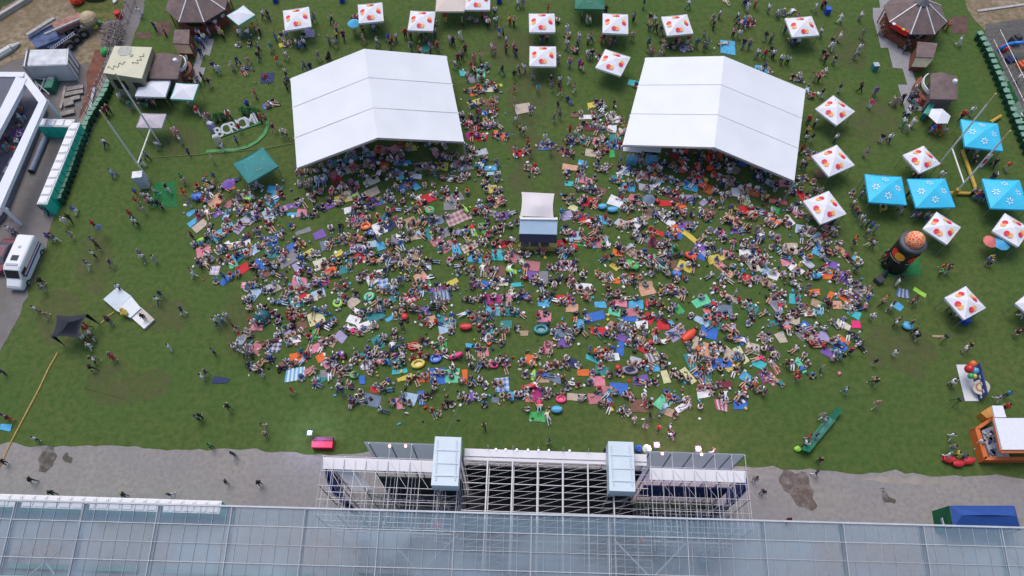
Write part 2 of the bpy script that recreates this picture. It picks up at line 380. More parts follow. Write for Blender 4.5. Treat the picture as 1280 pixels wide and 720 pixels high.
# ================================================================== promotional gazebos
def squiggle(fr, root_part, mt, w, amp, name='lettering', r=.035):
    m = MB(); prev = None
    for k in range(25):
        t = k / 24
        x = (t - .5) * w; y = amp * math.sin(t * 21) * (1 - .5 * t) + amp * .3 * math.cos(t * 8)
        p = fr(x, y)
        if prev is not None: m.tube(prev, p, r, 4)
        prev = p
    return m.build(name, mt, root_part)
def disc(m, fr, cx, cy, r, n=18, lift=0):
    c = fr(cx, cy, lift)
    vs = [c] + [fr(cx + r * math.cos(2 * math.pi * k / n), cy + r * math.sin(2 * math.pi * k / n), lift) for k in range(n)]
    m.add(vs, [(0, 1 + k, 1 + (k + 1) % n) for k in range(n)])
def gazebo(corners, ze, pk, cloth, label, group=None, logo=None, name='gazebo', val=.28, valm=None, legs=True):
    c4 = [V(x, y, ze) for x, y in corners]
    ctr = sum(c4, Vector()) / 4
    # tidy the measured plan towards a true rectangle
    d1 = (c4[2] - c4[0]) / 2; d2 = (c4[3] - c4[1]) / 2
    L = (d1.length + d2.length) / 2
    d1 = d1.normalized() * L; d2 = d2.normalized() * L
    c4 = [ctr - d1, ctr - d2, ctr + d1, ctr + d2]
    base = ctr.copy(); base.z = 0
    root = thing(name, base, label, 'gazebo', group)
    ap = ctr + Vector((0, 0, pk))
    m = MB(); N = 6
    for i in range(4):
        a, b = c4[i], c4[(i + 1) % 4]
        vs = []; idx = {}
        for r_ in range(N + 1):
            for s_ in range(N + 1 - r_):
                u = s_ / N; v = r_ / N
                p = a + (b - a) * u + (ap - a) * v
                edge = min(1, 4 * (1 - v - u) * u) if r_ < N else 0
                p = p + Vector((0, 0, -.10 * max(0, edge)))
                idx[(r_, s_)] = len(vs); vs.append(p)
        fs = []
        for r_ in range(N):
            for s_ in range(N - r_):
                fs.append((idx[(r_, s_)], idx[(r_, s_ + 1)], idx[(r_ + 1, s_)]))
                if s_ + 1 <= N - r_ - 1: fs.append((idx[(r_, s_ + 1)], idx[(r_ + 1, s_ + 1)], idx[(r_ + 1, s_)]))
        m.add(vs, fs)
    cn = m.build('canopy', cloth, root, smooth=False)
    vm = MB()
    for i in range(4):
        a, b = c4[i], c4[(i + 1) % 4]; dn = Vector((0, 0, val)); out = ((a + b) / 2 - ctr); out.z = 0; out = out.normalized() * .02
        vm.add([a + out, b + out, b + out - dn, a + out - dn, a, b, b - dn, a - dn], [(0, 1, 2, 3), (7, 6, 5, 4), (3, 2, 6, 7), (0, 4, 5, 1)])
    vm.build('valance', valm or cloth, root)
    if legs:
        for p in c4:
            q = ctr + (p - ctr) * .95
            MB().box((q.x, q.y, (ze - .1) / 2), (.05, .05, ze - .1)).build('leg', mat('dull_leg', (.16,.17,.16), .6, .1), root)
    for i in range(4):
        a, b = c4[i], c4[(i + 1) % 4]
        ex = (b - a).normalized(); mid = (a + b) / 2; ey = (ap - mid).normalized(); nz = ex.cross(ey)
        if nz.z < 0: nz = -nz; ex = -ex
        Ls = (ap - mid).length
        def fr(x, y, l=0, mid=mid, ex=ex, ey=ey, nz=nz, Ls=Ls): return mid + ex * x + ey * (Ls * .42 + y) + nz * (.03 + l)
        if logo == 'discs':
            l1 = MB(); disc(l1, fr, -.21, -.12, .31); lg = l1.build('logo', mat('print_red', (.66,.012,.06), .6, 0), root)
            l2 = MB(); disc(l2, fr, .21, -.12, .29, lift=.006); l2.build('orange_disc', mat('print_orange', (.78,.40,.14), .6, 0), lg)
            l3 = MB(); disc(l3, fr, -.02, -.12, .16, lift=.012); l3.build('overlap', mat('print_redorange', (.74,.09,.02), .6, 0), lg)
        elif logo == 'spark':
            l1 = MB()
            for k in range(6):
                t = math.pi / 3 * k + .3; c, s_ = math.cos(t), math.sin(t)
                pts = [(.14, -.03), (.34, -.09), (.44, 0), (.34, .09), (.14, .03)]
                l1.add([fr(x * c - y * s_, x * s_ + y * c) for x, y in pts], [(0, 1, 2, 3, 4)])
            l1.build('logo', mat('print_white', (.72,.75,.78), .6, 0), root)
        elif logo == 'script':
            squiggle(fr, root, mat('print_script', (.14,.14,.11), .7, 0), 1.7, .28, 'logo', .03)
        elif logo == 'script_white':
            squiggle(fr, root, mat('print_white_faint', (.30,.50,.48), .6, 0), .8, .1, 'logo', .02)
    return root
PROMO = mat('promo_white_canvas', (.68,.68,.72), .6, .04, .8)
CYAN = mat('cyan_canvas', (.04,.50,.74), .6, .06, .8)
G1 = 'white promotional gazebos printed with red and orange discs'
promo = [
 (((353, 13), (386, 9), (389, 33), (357, 38)), 'farthest left of all, beyond the left marquee'),
 (((447, 6), (478, 3), (479, 26), (449, 29)), 'straight beyond the ridge of the left marquee'),
 (((513, 13), (543, 15), (542, 39), (510, 37)), 'between left marquee and cream gazebo'),
 (((582, -12), (613, -12), (612, 12), (581, 12)), 'cut by the top edge, next to the cream gazebo'),
 (((661, 17), (693, 17), (694, 40), (662, 40)), 'farther of two in line with the sound desk'),
 (((662, 58), (695, 58), (695, 83), (662, 82)), 'nearer of two in line with the sound desk'),
 (((754, 17), (785, 18), (785, 42), (753, 41)), 'below the green gazebo at the top edge'),
 (((757, 62), (788, 71), (776, 95), (744, 84)), 'turned askew just outside the left corner of the right marquee'),
 (((827, 21), (859, 18), (866, 41), (834, 45)), 'beyond the far edge of the right marquee'),
 (((982, 23), (1015, 20), (1023, 43), (990, 47)), 'beside the blue bin near the right bar'),
 (((1042, 120), (1069, 139), (1046, 156), (1018, 136)), 'first down the row beside the right marquee'),
 (((1046, 181), (1068, 206), (1036, 221), (1015, 195)), 'second down the row beside the right marquee'),
 (((1036, 239), (1058, 267), (1026, 280), (1004, 251)), 'third down the row beside the right marquee'),
 (((1155, 182), (1175, 205), (1150, 216), (1128, 194)), 'above two cyan gazebos, by the goal posts'),
 (((1171, 265), (1201, 284), (1184, 305), (1153, 286)), 'beside the orange ball of the black tower'),
 (((1256, 267), (1290, 286), (1272, 307), (1240, 289)), 'at the right edge beside red and blue umbrellas'),
 (((1208, 358), (1232, 385), (1206, 399), (1180, 372)), 'alone on the right lawn, blue bin at its corner'),
 (((1290, 360), (1318, 385), (1296, 402), (1270, 380)), 'cut by the right edge of the photo'),
]
for c, l in promo:
    gazebo(c, 2.5, .65, PROMO, 'white gazebo with disc logos ' + l, G1, 'discs')
G2 = 'cyan gazebos printed with white sparks'
gazebo(((1081, 218), (1127, 221), (1133, 256), (1087, 252)), 2.6, .8, CYAN, 'bright cyan gazebo with white spark logos, leftmost of the four', G2, 'spark')
gazebo(((1135, 224), (1182, 223), (1193, 258), (1145, 260)), 2.6, .8, CYAN, 'bright cyan gazebo with spark logos, crossed by the near goal post', G2, 'spark')
gazebo(((1202, 150), (1249, 154), (1251, 187), (1206, 184)), 2.6, .8, CYAN, 'bright cyan gazebo with spark logos, farthest from the stage, under the far post', G2, 'spark')
gazebo(((1229, 224), (1275, 225), (1285, 261), (1238, 261)), 2.6, .8, CYAN, 'bright cyan gazebo with spark logos, at the right edge', G2, 'spark')
TEALC = mat('teal_canvas', (.015,.19,.185), .6, .08, .8)
gazebo(((292, 205), (328, 184), (348, 208), (310, 229)), 2.5, .5, TEALC, 'teal green gazebo with a flat roof beside the white letters', None, 'script_white')
gazebo(((718, -16), (755, -16), (755, 11), (719, 11)), 2.5, .8, mat('bottle_green_canvas', (.02,.16,.10), .6, .06), 'dark green gazebo with white script, cut by the top edge', None, 'script_white')
gazebo(((546, -18), (581, -18), (581, 15), (545, 13)), 2.6, .6, mat('cream_canvas', (.58,.50,.44), .6, .04), 'cream gazebo with a plain roof, cut by the top edge')
WHC = mat('white_canvas', (.66,.67,.72), .55, .04)
G3 = 'plain white gazebos near the left bar'
gazebo(((176, 99), (212, 101), (207, 121), (169, 120)), 2.5, .5, WHC, 'plain white oblong gazebo left of its green-trimmed neighbour, below the brown bar roof', G3)
gazebo(((220, 104), (248, 105), (241, 125), (213, 123)), 2.5, .5, WHC, 'plain white gazebo with a mint green edge, below the brown bar roof', G3, valm=mat('mint_trim', (.10,.50,.40), .6, 0))
gazebo(((305, 6), (318, 19), (299, 31), (283, 20)), 2.5, .5, WHC, 'plain white gazebo with green edge over yellow tables, beside the paved walk', G3, valm=MATS['mint_trim'])
gazebo(((176, 141), (207, 143), (202, 160), (171, 159)), 2.6, .35, mat('grey_canvas', (.44,.40,.44), .7, .05), 'small mauve grey gazebo by the left goal posts', None)
# ================================================================== sound desk tent
def quad_slab(pts, zs, mt, name, parent, th=.08):
    """sloping slab through picture points at given heights"""
    P = [V(p[0], p[1], z) for p, z in zip(pts, zs)]
    m = MB(); n = len(P)
    ar = sum(P[i].x * P[(i + 1) % n].y - P[(i + 1) % n].x * P[i].y for i in range(n))
    if ar < 0: P.reverse()
    lo = [p - Vector((0, 0, th)) for p in P]
    m.add(lo + P, [tuple(reversed(range(n))), tuple(range(n, 2 * n))] + [(i, (i + 1) % n, n + (i + 1) % n, n + i) for i in range(n)])
    return m.build(name, mt, parent)
def legs_at(pts, z, parent, mt=None, s=.12):
    for p in pts:
        q = V(p[0], p[1], z); MB().box((q.x, q.y, z / 2), (s, s, z)).build('leg', mt or STEEL, parent)
b = V(672, 285, 0)
foh = thing('sound_desk_tent', b, 'cream and pale blue sound desk tent in the middle of the crowd facing the stage', 'tent')
m = MB()
ca = [V(652, 240, 4.2), V(693, 242, 4.2), V(692, 272, 3.6), V(650, 270, 3.6)]
vs = []; fs = []
for i in range(7):
    for j in range(7):
        u, v = i / 6, j / 6
        p = (ca[0] * (1 - u) + ca[1] * u) * (1 - v) + (ca[3] * (1 - u) + ca[2] * u) * v
        p.x += .12 * math.sin(math.pi * v) * (1 if u < .5 else -1) * (abs(u - .5) * 2)
        p.z += .5 * math.exp(-((u - .6) ** 2 + (v - .6) ** 2) * 14) ; vs.append(p)
for i in range(6):
    for j in range(6):
        o = i * 7 + j; fs.append((o, o + 1, o + 8, o + 7))
m.add(vs, fs); m.build('rear_canopy', mat('warm_white_pvc', (.62,.57,.58), .5, .04, .6), foh, smooth=True)
quad_slab([(650, 271.5), (697, 272), (697, 274.5), (650, 274)], [3.9] * 4, ALU, 'roof_beam', foh, .3)
quad_slab([(650, 275), (697, 275), (696, 293), (649, 292)], [3.7, 3.7, 3.1, 3.1], mat('pale_blue_pvc', (.33,.46,.58), .45, .06, .7), 'front_canopy', foh)
a0, a1, b0, b1 = V(649, 292, 3.05), V(696, 293, 3.05), V(649, 303, 1.9), V(696, 304, 1.9)
MB().add([a0, a1, b1, b0, a0 + Vector((0, .05, 0)), a1 + Vector((0, .05, 0)), b1 + Vector((0, .05, 0)), b0 + Vector((0, .05, 0))], [(3, 2, 1, 0), (4, 5, 6, 7), (0, 1, 5, 4), (2, 3, 7, 6)]).build('awning', mat('dark_slate_cloth', (.045,.045,.085), .8, .1), foh)
quad_slab([(649, 302), (696, 303), (696, 309), (648, 308)], [1.0] * 4, mat('yellow_deck', (.36,.33,.09), .8, .15, 2), 'platform', foh, .9)
legs_at([(650.5, 272), (696, 272), (649.5, 291.5), (695.5, 292.5)], 3.1, foh)
legs_at([(652.5, 241.5), (692.5, 243)], 3.9, foh)
for k, x in enumerate((656, 668, 681)):
    q = V(x, 307, 1.0); d = thing('mixing_desk', q, ('black mixing desk on the sound platform, ' + ('leftmost', 'middle', 'rightmost')[k] + ' of three'), 'mixing desk', 'mixing desks')
    MB().box((q.x, q.y, 1.35), (.9, .6, .1), rx=.15).box((q.x, q.y + .1, 1.15), (.7, .4, .3)).build('console', fab('charcoal'), d)
    MB().box((q.x, q.y + .3, 1.5), (.5, .04, .3)).build('screen', mat('screen_glow', (.1,.1,.12), .3, 0, emit=(.5,.6,.8), estr=.3), d)

# ================================================================== goal posts
POST = mat('goalpost_white', (.62,.62,.58), .4, .05)
POSTY = mat('goalpost_yellowed', (.50,.42,.20), .5, .12)
def upright(base, hgt, root):
    MB().tube(base, base + Vector((0, 0, hgt * .86)), .10, 8).build('upright', POST, root)
    MB().tube(base + Vector((0, 0, hgt * .861)), base + Vector((0, 0, hgt)), .085, 8).build('upright_tip', POSTY, root)
def goal(p1, p2, label):
    A, B = V(*p1, 3.0), V(*p2, 3.0); A.z = B.z = 0
    gp = thing('goal_posts', (A + B) / 2, label, 'goal posts')
    upright(A, 12.2, gp); upright(B, 12.2, gp)
    MB().tube(A + Vector((0, 0, 3)), B + Vector((0, 0, 3)), .09, 8).build('crossbar', POST, gp)
    return gp, A, B
goal((172, 205), (188, 161), 'tall white rugby goal posts on the left, leaning over a white speaker')
gp, gA, gB = goal((1205, 229), (1190, 185), 'tall white rugby goal posts on the right, rising among cyan gazebos')
MB().tube(gA, gA + Vector((0, 0, 1.8)), .26, 8).build('post_pad', mat('yellow_pad', (.45,.30,.05), .7, .1), gp)
MB().box(gA + Vector((0.0, -.14, 7.3)), (.55, .06, 2.2)).build('flag', mat('flag_white', (.6,.58,.6), .8, .1), gp)
MB().box(gA + Vector((.0, -.19, 7.3)), (.3, .03, .8)).build('flag_mark', fab('red'), gp)
# yellow padded barrier tubes
def pole_thing(name, p, q, r, mt, label, cat, group=None):
    m = MB(); m.tube(p, q, r, 8); return tag(m.build(name, mt), label, cat, group)
YB = mat('yellow_foam', (.48,.31,.045), .7, .12)
pole_thing('barrier_tube', V(1203, 188, .3), V(1221, 240, .3), .22, YB, 'long yellow foam tube on the grass below the far cyan gazebo', 'foam tube', 'yellow foam tubes')
pole_thing('barrier_tube', V(1187, 241, .3), V(1214, 242, .3), .2, YB, 'short yellow foam tube between two cyan gazebos', 'foam tube', 'yellow foam tubes')
pole_thing('barrier_tube', V(1238, 153, .3), V(1251, 145, .3), .22, YB, 'short yellow foam tube poking out behind the far cyan gazebo', 'foam tube', 'yellow foam tubes')

# ================================================================== inflatable tower
base = V(1116.5, 331); TR, TH = 1.36, 4.8
tw = thing('inflatable_tower', base, 'black inflatable tower with disc logos and an orange ball on top', 'inflatable')
BLK = mat('black_pvc', (.010,.012,.014), .4, .1)
bx, by = base.x, base.y
m = MB(); n = 32
prof = [(TR * .97, 0), (TR, .3), (TR * .985, 2.0), (TR * .98, TH - .5), (TR * 1.0, TH - .25)]
def lathe(prof, cx, cy, n, z0=0):
    vs = []; fs = []
    for r_, z in prof:
        for k in range(n):
            t = 2 * math.pi * k / n; vs.append((cx + r_ * math.cos(t), cy + r_ * math.sin(t), z0 + z))
    for i in range(len(prof) - 1):
        for k in range(n): fs.append((i * n + k, i * n + (k + 1) % n, (i + 1) * n + (k + 1) % n, (i + 1) * n + k))
    fs.append(tuple(reversed(range(n)))); fs.append(tuple((len(prof) - 1) * n + k for k in range(n)))
    return vs, fs
m.add(*lathe(prof, bx, by, n)); m.build('body', BLK, tw, smooth=True)
m = MB(); m.add(*lathe([(TR * 1.0, TH - .25), (TR * 1.06, TH - .05), (TR * 1.06, TH + .1), (TR * .9, TH + .22), (TR * .6, TH + .2)], bx, by, n)); m.build('rim', mat('grey_pvc', (.06,.066,.08), .5, .08), tw, smooth=True)
BALL = bpy.data.materials.new('molten_pattern'); BALL.use_nodes = True
t_ = BALL.node_tree; vo = t_.nodes.new('ShaderNodeTexVoronoi'); vo.inputs['Scale'].default_value = 3.2
tc = t_.nodes.new('ShaderNodeTexCoord'); t_.links.new(tc.outputs['Object'], vo.inputs['Vector'])
vo.feature = 'DISTANCE_TO_EDGE'
cr = t_.nodes.new('ShaderNodeValToRGB'); cr.color_ramp.elements[0].color = (.80,.55,.32,1); cr.color_ramp.elements[1].color = (.72,.09,.015,1); cr.color_ramp.elements[1].position = .16
t_.links.new(vo.outputs['Distance'], cr.inputs[0]); t_.links.new(cr.outputs[0], t_.nodes['Principled BSDF'].inputs['Base Color'])
m = MB(); m.ball((bx, by, TH + .45), 1.0, 24, 14); m.build('ball', BALL, tw, smooth=True)
def on_cyl(ang, z, dx, dz, off):
    a = ang + dx / TR
    return Vector((bx + (TR + off) * math.cos(a), by + (TR + off) * math.sin(a), z + dz))
for ang in (R(-60), R(-150)):
    for (dx, c_, o) in ((-.30, (.70,.03,.02), .03), (.32, (.80,.36,.03), .045)):
        m = MB(); vs = [on_cyl(ang, 3.3, dx, 0, o)] + [on_cyl(ang, 3.3, dx + .55 * math.cos(k * math.pi / 10), .62 * math.sin(k * math.pi / 10), o) for k in range(20)]
        m.add(vs, [(0, 1 + k, 1 + (k + 1) % 20) for k in range(20)]); m.build('logo', mat('tower_print_%s' % ('red' if dx < 0 else 'orange'), c_, .6, 0), tw)
    m = MB()
    for k in range(8):
        x0 = -.8 + k * .2; m.add([on_cyl(ang, 2.45, x0, -.07, .03), on_cyl(ang, 2.45, x0 + .16, -.07, .03), on_cyl(ang, 2.45, x0 + .16, .07, .03), on_cyl(ang, 2.45, x0, .07, .03)], [(0, 1, 2, 3)])
    m.build('lettering', mat('print_grey', (.5,.5,.5), .6, 0), tw)
pf = V(1099, 350, .4)
bw = thing('air_blower', Vector((pf.x, pf.y, 0)), 'dark air blower with its hose, at the foot of the black tower', 'air blower')
m = MB(); m.tube(V(1109, 339, .4), pf, .25, 8, .2); m.build('hose', BLK, bw)
MB().box((pf.x, pf.y, .35), (.8, .8, .7), rz=.6).build('fan_box', fab('charcoal'), bw)

# ================================================================== concert stage
def cloth_mat(name, rgb):
    m = bpy.data.materials.new(name); m.use_nodes = True; t = m.node_tree; b_ = t.nodes['Principled BSDF']; b_.inputs['Base Color'].default_value = rgb + (1,); b_.inputs['Roughness'].default_value = .8
    tr = t.nodes.new('ShaderNodeBsdfTranslucent'); tr.inputs['Color'].default_value = rgb + (1,); mx = t.nodes.new('ShaderNodeMixShader'); mx.inputs[0].default_value = .78
    t.links.new(b_.outputs[0], mx.inputs[1]); t.links.new(tr.outputs[0], mx.inputs[2]); t.links.new(mx.outputs[0], t.nodes['Material Output'].inputs['Surface']); return m
YAW = R(-1.9); SX, SY = 1.85, 16.72
def S(x, y, z):
    return Vector((SX + x * math.cos(YAW) - y * math.sin(YAW), SY + x * math.sin(YAW) + y * math.cos(YAW), z))
st = thing('concert_stage', (SX, SY, 0), 'wide scaffold concert stage with white cloth fascia and black interior, facing the crowd', 'stage')
st.rotation_euler.z = 0
WCL = mat('white_mesh_cloth', (.72,.70,.72), .7, .05, .5)
GCL = cloth_mat('grey_mesh_cloth', (.62,.66,.70))
TRUSS = mat('aluminium_truss', (.40,.40,.43), .45, .1, 4, .2)
DARK = mat('black_drape', (.012,.012,.018), .95, .2, 1)
NAVYD = mat('navy_drape', (.022,.035,.15), .9, .25, 1)
def sbox(m, x0, x1, y0, y1, z0, z1):
    c = S((x0 + x1) / 2, (y0 + y1) / 2, (z0 + z1) / 2); return m.box(c, (x1 - x0, y1 - y0, z1 - z0), rz=YAW)
ZT = 12.5
# cloth walls
def strip(x0, x1, y0, z0, y1, z1, mt, nm):
    m = MB(); P = [S(x0, y0, z0), S(x1, y0, z0), S(x1, y1, z1), S(x0, y1, z1)]; D = Vector((0, 0, .05)); m.add(P + [p - D for p in P], [(3, 2, 1, 0), (4, 5, 6, 7), (0, 1, 5, 4), (1, 2, 6, 5), (2, 3, 7, 6), (3, 0, 4, 7)]); m.build(nm, mt, st)
strip(-5.8, 9.2, 1.1, ZT + .1, .2, ZT - .1, WCL, 'centre_fascia')
strip(-17.4, -7.0, .0, ZT + .06, -.9, ZT - .2, WCL, 'wing_fascia')
strip(9.4, 17.2, .0, ZT + .06, -.9, ZT - .2, WCL, 'wing_fascia')
quad_slab([(405, 574), (434, 575), (466, 612), (444, 614)], [12.3, 12.3, 10.2, 10.2], WCL, 'slanting_sheet', st, .05)
for x0, x1 in ((-14.2, -7.6), (9.2, 17.3)):
    m = MB(); sbox(m, x0, x1, 1.35, 1.42, 3, ZT); m.build('outer_screen', GCL, st)
# decks and drapes
m = MB(); sbox(m, -6.0, 9.4, -9.5, 1.0, .2, 1.3); m.build('stage_floor', mat('black_stage_floor', (.022,.02,.026), .6, .3, .6), st)
WF = mat('weathered_deck', (.13,.14,.14), .8, .4, 2.5)
m = MB(); sbox(m, -15.5, -6.1, -7.5, -.3, .2, 2.0); m.build('wing_deck', WF, st)
m = MB(); sbox(m, 9.5, 16.2, -7.5, -.3, .2, 2.0); m.build('wing_deck', WF, st)
m = MB(); sbox(m, 9.5, 16.8, -1.0, -.7, 2.0, 4.1); m.build('yellow_rail_board', mat('yellow_green_board', (.33,.34,.12), .8, .15), st)
m = MB(); sbox(m, -5.9, 9.3, .5, .6, 1.35, 9.3); m.build('backcloth', DARK, st)
m = MB(); sbox(m, -13.5, -6.2, -.42, -.32, 2.05, 8.2); m.build('wing_drape', mat('dark_teal_drape', (.03,.045,.055), .9, .3, 1), st)
m = MB(); sbox(m, 9.6, 17.0, -.42, -.32, 4.3, 8.2); m.build('wing_drape', NAVYD, st)
for pts in ([(412, 590), (413, 604), (420, 620), (436, 634)], [(926, 604), (927, 618), (914, 632), (896, 640)]):
    for off in (0, 5):
        m = MB(); q_ = [V(p[0] + (off if p[0] < 600 else -off), p[1], 6.2) for p in pts]
        for i in range(3): m.bar(Vector((q_[i].x, q_[i].y, 5.2)), Vector((q_[i + 1].x, q_[i + 1].y, 5.2)), .1, 5.5)
        m.build('side_drape', NAVYD, st)
# scaffold posts (each one a part)
xs = [-17.4, -15.6, -13.8, -12.0, -10.2, -8.0, -6.2]
xs2 = [9.5, 11.3, 13.0, 14.8, 16.2, 17.3]
for X in xs + xs2:
    for y, r_ in ((0.1, .06), (-2.3, .045), (-4.6, .045)):
        m = MB(); m.tube(S(X, y, 0), S(X, y, ZT), r_, 6); m.build('post', TRUSS, st)
for X in xs[2:] + xs2:
    m = MB(); m.tube(S(X, 1.3, 0), S(X, 1.3, ZT), .06, 6); m.build('post', TRUSS, st)
# ledgers and braces: level by level
for z in (2.2, 4.2, 6.2, 8.2, 10.3):
    for a, b2 in ((-17.4, -6.2), (9.5, 17.3)):
        m = MB()
        for y in (-2.3, -4.6): m.tube(S(a, y, z), S(b2, y, z), .035, 5)
        for X in (xs if a < 0 else xs2): m.tube(S(X, .1, z), S(X, -4.6, z), .03, 5)
        m.build('ledger', TRUSS, st)
for grp, y in ((xs, -2.3), (xs2, -2.3), (xs, -4.6), (xs2, -4.6)):
    m = MB()
    for i in range(len(grp) - 1):
        if 1:
            for z in (2.2, 6.2): 
                if (i + int(z)) % 2: m.tube(S(grp[i], y, z), S(grp[i + 1], y, z + 4), .03, 5)
                else: m.tube(S(grp[i + 1], y, z), S(grp[i], y, z + 4), .03, 5)
    m.build('brace', TRUSS, st)
# roof grid
def truss_bar(m, p, q, w_=.3, n=None):
    p, q = Vector(p), Vector(q); d = q - p; L = d.length; dd = d.normalized(); s_ = dd.cross(Vector((0, 0, 1))).normalized()
    ch = [s_ * w_ / 2, -s_ * w_ / 2, Vector((0, 0, -w_))]
    for c in ch: m.tube(p + c, q + c, .028, 5)
    n = n or max(2, int(L / .5))
    for k in range(n):
        a, b = p + d * (k / n), p + d * ((k + 1) / n)
        for i in range(3):
            c1, c2 = ch[i], ch[(i + 1) % 3]
            m.tube(a + (c1 if k % 2 else c2), b + (c2 if k % 2 else c1), .018, 4, cap=False)
for X in (-3.85, -1.8, .25, 2.3, 4.35, 6.4):
    m = MB(); m.bar(S(X, .2, ZT - .05), S(X, -8.5, ZT - .05), .11, .3); m.bar(S(X + .12, .2, ZT - 1.2), S(X + .12, -8.5, ZT - 1.2), .10, .15)
    m.build('roof_truss', TRUSS, st)
    m = MB(); m.tube(S(X, 1.1, ZT), S(X, 1.1, ZT + 1.2), .03, 5); m.build('antenna_rod', TRUSS, st)
m = MB()
for k in range(16):
    y = .5 - k * .55; m.tube(S(-5.8, y, ZT + .02), S(9.2, y, ZT + .02), .022 if k % 4 else .045, 5)
m.build('roof_purlins', TRUSS, st)
m = MB()
for k in range(16):
    y = .5 - k * .55
    for X in (-5.8, -3.85, -1.8, .25, 2.3, 4.35, 6.4):
        m.tube(S(X, y - .5, ZT - .3), S(X + 1.95, y, ZT - .05), .012, 4, cap=False)
m.build('roof_bracing', TRUSS, st)
for a, b2 in ((-17.4, -6.2), (9.4, 17.3)):
    m = MB()
    for y in (.1, -1.1, -2.3, -3.4, -4.6, -5.8): m.tube(S(a, y, ZT), S(b2, y, ZT), .028 if y > -5 else .05, 5)
    k = a
    for X in (xs if a < 0 else xs2): m.tube(S(X, 1.3 if X > -13 else .1, ZT), S(X, -6.5, ZT), .032, 5)
    for X in (xs if a < 0 else xs2)[:-1]:
        m.tube(S(X, 0, ZT + .02), S(X + 1.7, -2.3, ZT + .02), .016, 4); m.tube(S(X + .3, -2.3, ZT + .02), S(X + .3, -6.5, ZT + .02), .018, 4); m.tube(S(X + .9, 0, ZT + .02), S(X + .9, -6.5, ZT + .02), .022, 4)
    m.build('wing_roof_frame', TRUSS, st)
m = MB(); truss_bar(m, S(-5.7, .75, 9.2), S(9.2, .75, 9.2), .4)
m.build('lighting_truss', mat('dark_truss', (.10,.10,.13), .5, .2, 3, .4), st)
# things on or in the stage
rnd = random.Random(4); RACKS = []
for k, X in enumerate((-4.6, -2.9, -1.2, .6, 2.4, 4.2, 6.0, 7.8)):
    c = S(X, .75, 8.95)
    s_ = thing('stage_spotlight', (c.x, c.y, 8.4), '%s black spotlight from the left on the truss behind the centre fascia' % ('first','second','third','fourth','fifth','sixth','seventh','eighth')[k], 'spotlight', 'spotlights on the lighting truss')
    MB().tube((c.x, c.y, 8.95), (c.x, c.y - .15, 8.45), .14, 8, .19).build('lamp_can', fab('charcoal'), s_)
    MB().box((c.x, c.y, 9.05), (.34, .06, .12)).build('bracket', TRUSS, s_)
def flight(x, y, z, sz, c, label):
    p = S(x, y, z); o = thing('flight_case', p, label, 'flight case', 'flight cases on the stage wings', rz=rnd.uniform(-.3, .3))
    MB(p, o.rotation_euler.z).box((0, 0, sz[2] / 2), sz).build('case_body', fab(c), o)
    m = MB(p, o.rotation_euler.z)
    for ax in (-1, 1):
        m.box((ax * (sz[0] / 2 - .02), 0, sz[2] / 2), (.05, sz[1] + .02, sz[2] + .02))
    m.build('edge_trim', ALU, o)
flight(-8.6, -3.2, 2.0, (1.1, .7, .8), 'red', 'red flight case on the left stage wing')
flight(-9.9, -3.3, 2.0, (.8, .7, .7), 'maroon', 'dark red flight case left of the bright red one on the left wing')
flight(-11.6, -2.4, 2.0, (1.3, .8, .9), 'slate', 'blue grey flight case on the left stage wing')
flight(-7.2, -1.8, 2.0, (.9, .9, 1.0), 'charcoal', 'black flight case at the inner end of the left stage wing')
flight(10.4, -2.4, 2.0, (1.2, .8, .9), 'grey', 'grey flight case at the inner end of the right stage wing')
flight(12.6, -3.3, 2.0, (1.4, .8, .8), 'brown', 'brown case in the middle of the right stage wing')
flight(14.3, -2.6, 2.0, (.9, .9, 1.1), 'navy', 'navy case at the outer end of the right stage wing')
flight(10.0, -3.9, 2.0, (.5, .5, .5), 'orange', 'small orange case on the right stage wing')
for k in range(24):
    X = rnd.choice([rnd.uniform(-13.5, -6.6), rnd.uniform(9.9, 15.8)]); y = rnd.uniform(-5.5, -1.2); p = S(X, y, 2.0)
    o = thing('equipment_rack', p, '', 'rack', 'racks on the stage wings', rz=rnd.uniform(-.4, .4)); hh = rnd.uniform(.6, 2.2)
    MB(p, o.rotation_euler.z).box((0, 0, hh / 2), (rnd.uniform(.5, 1.1), rnd.uniform(.4, .8), hh)).build('rack_body', fab(rnd.choice(['charcoal', 'slate', 'charcoal', 'denim', 'grey'])), o)
    MB(p, o.rotation_euler.z).box((0, 0, hh + .02), (.3, .25, .05)).build('top_tray', fab(rnd.choice(['silver', 'grey', 'slate'])), o)
    RACKS.append((X, y, o))
for sd_, nm in ((-1, 'left'), (1, 'right')):
    L_ = sorted([r for r in RACKS if (r[0] > 0) == (sd_ > 0)], key=lambda r: r[0])
    for i, r in enumerate(L_): r[2]['label'] = 'dark equipment rack on the %s stage wing, number %d counting from the left' % (nm, i + 1)
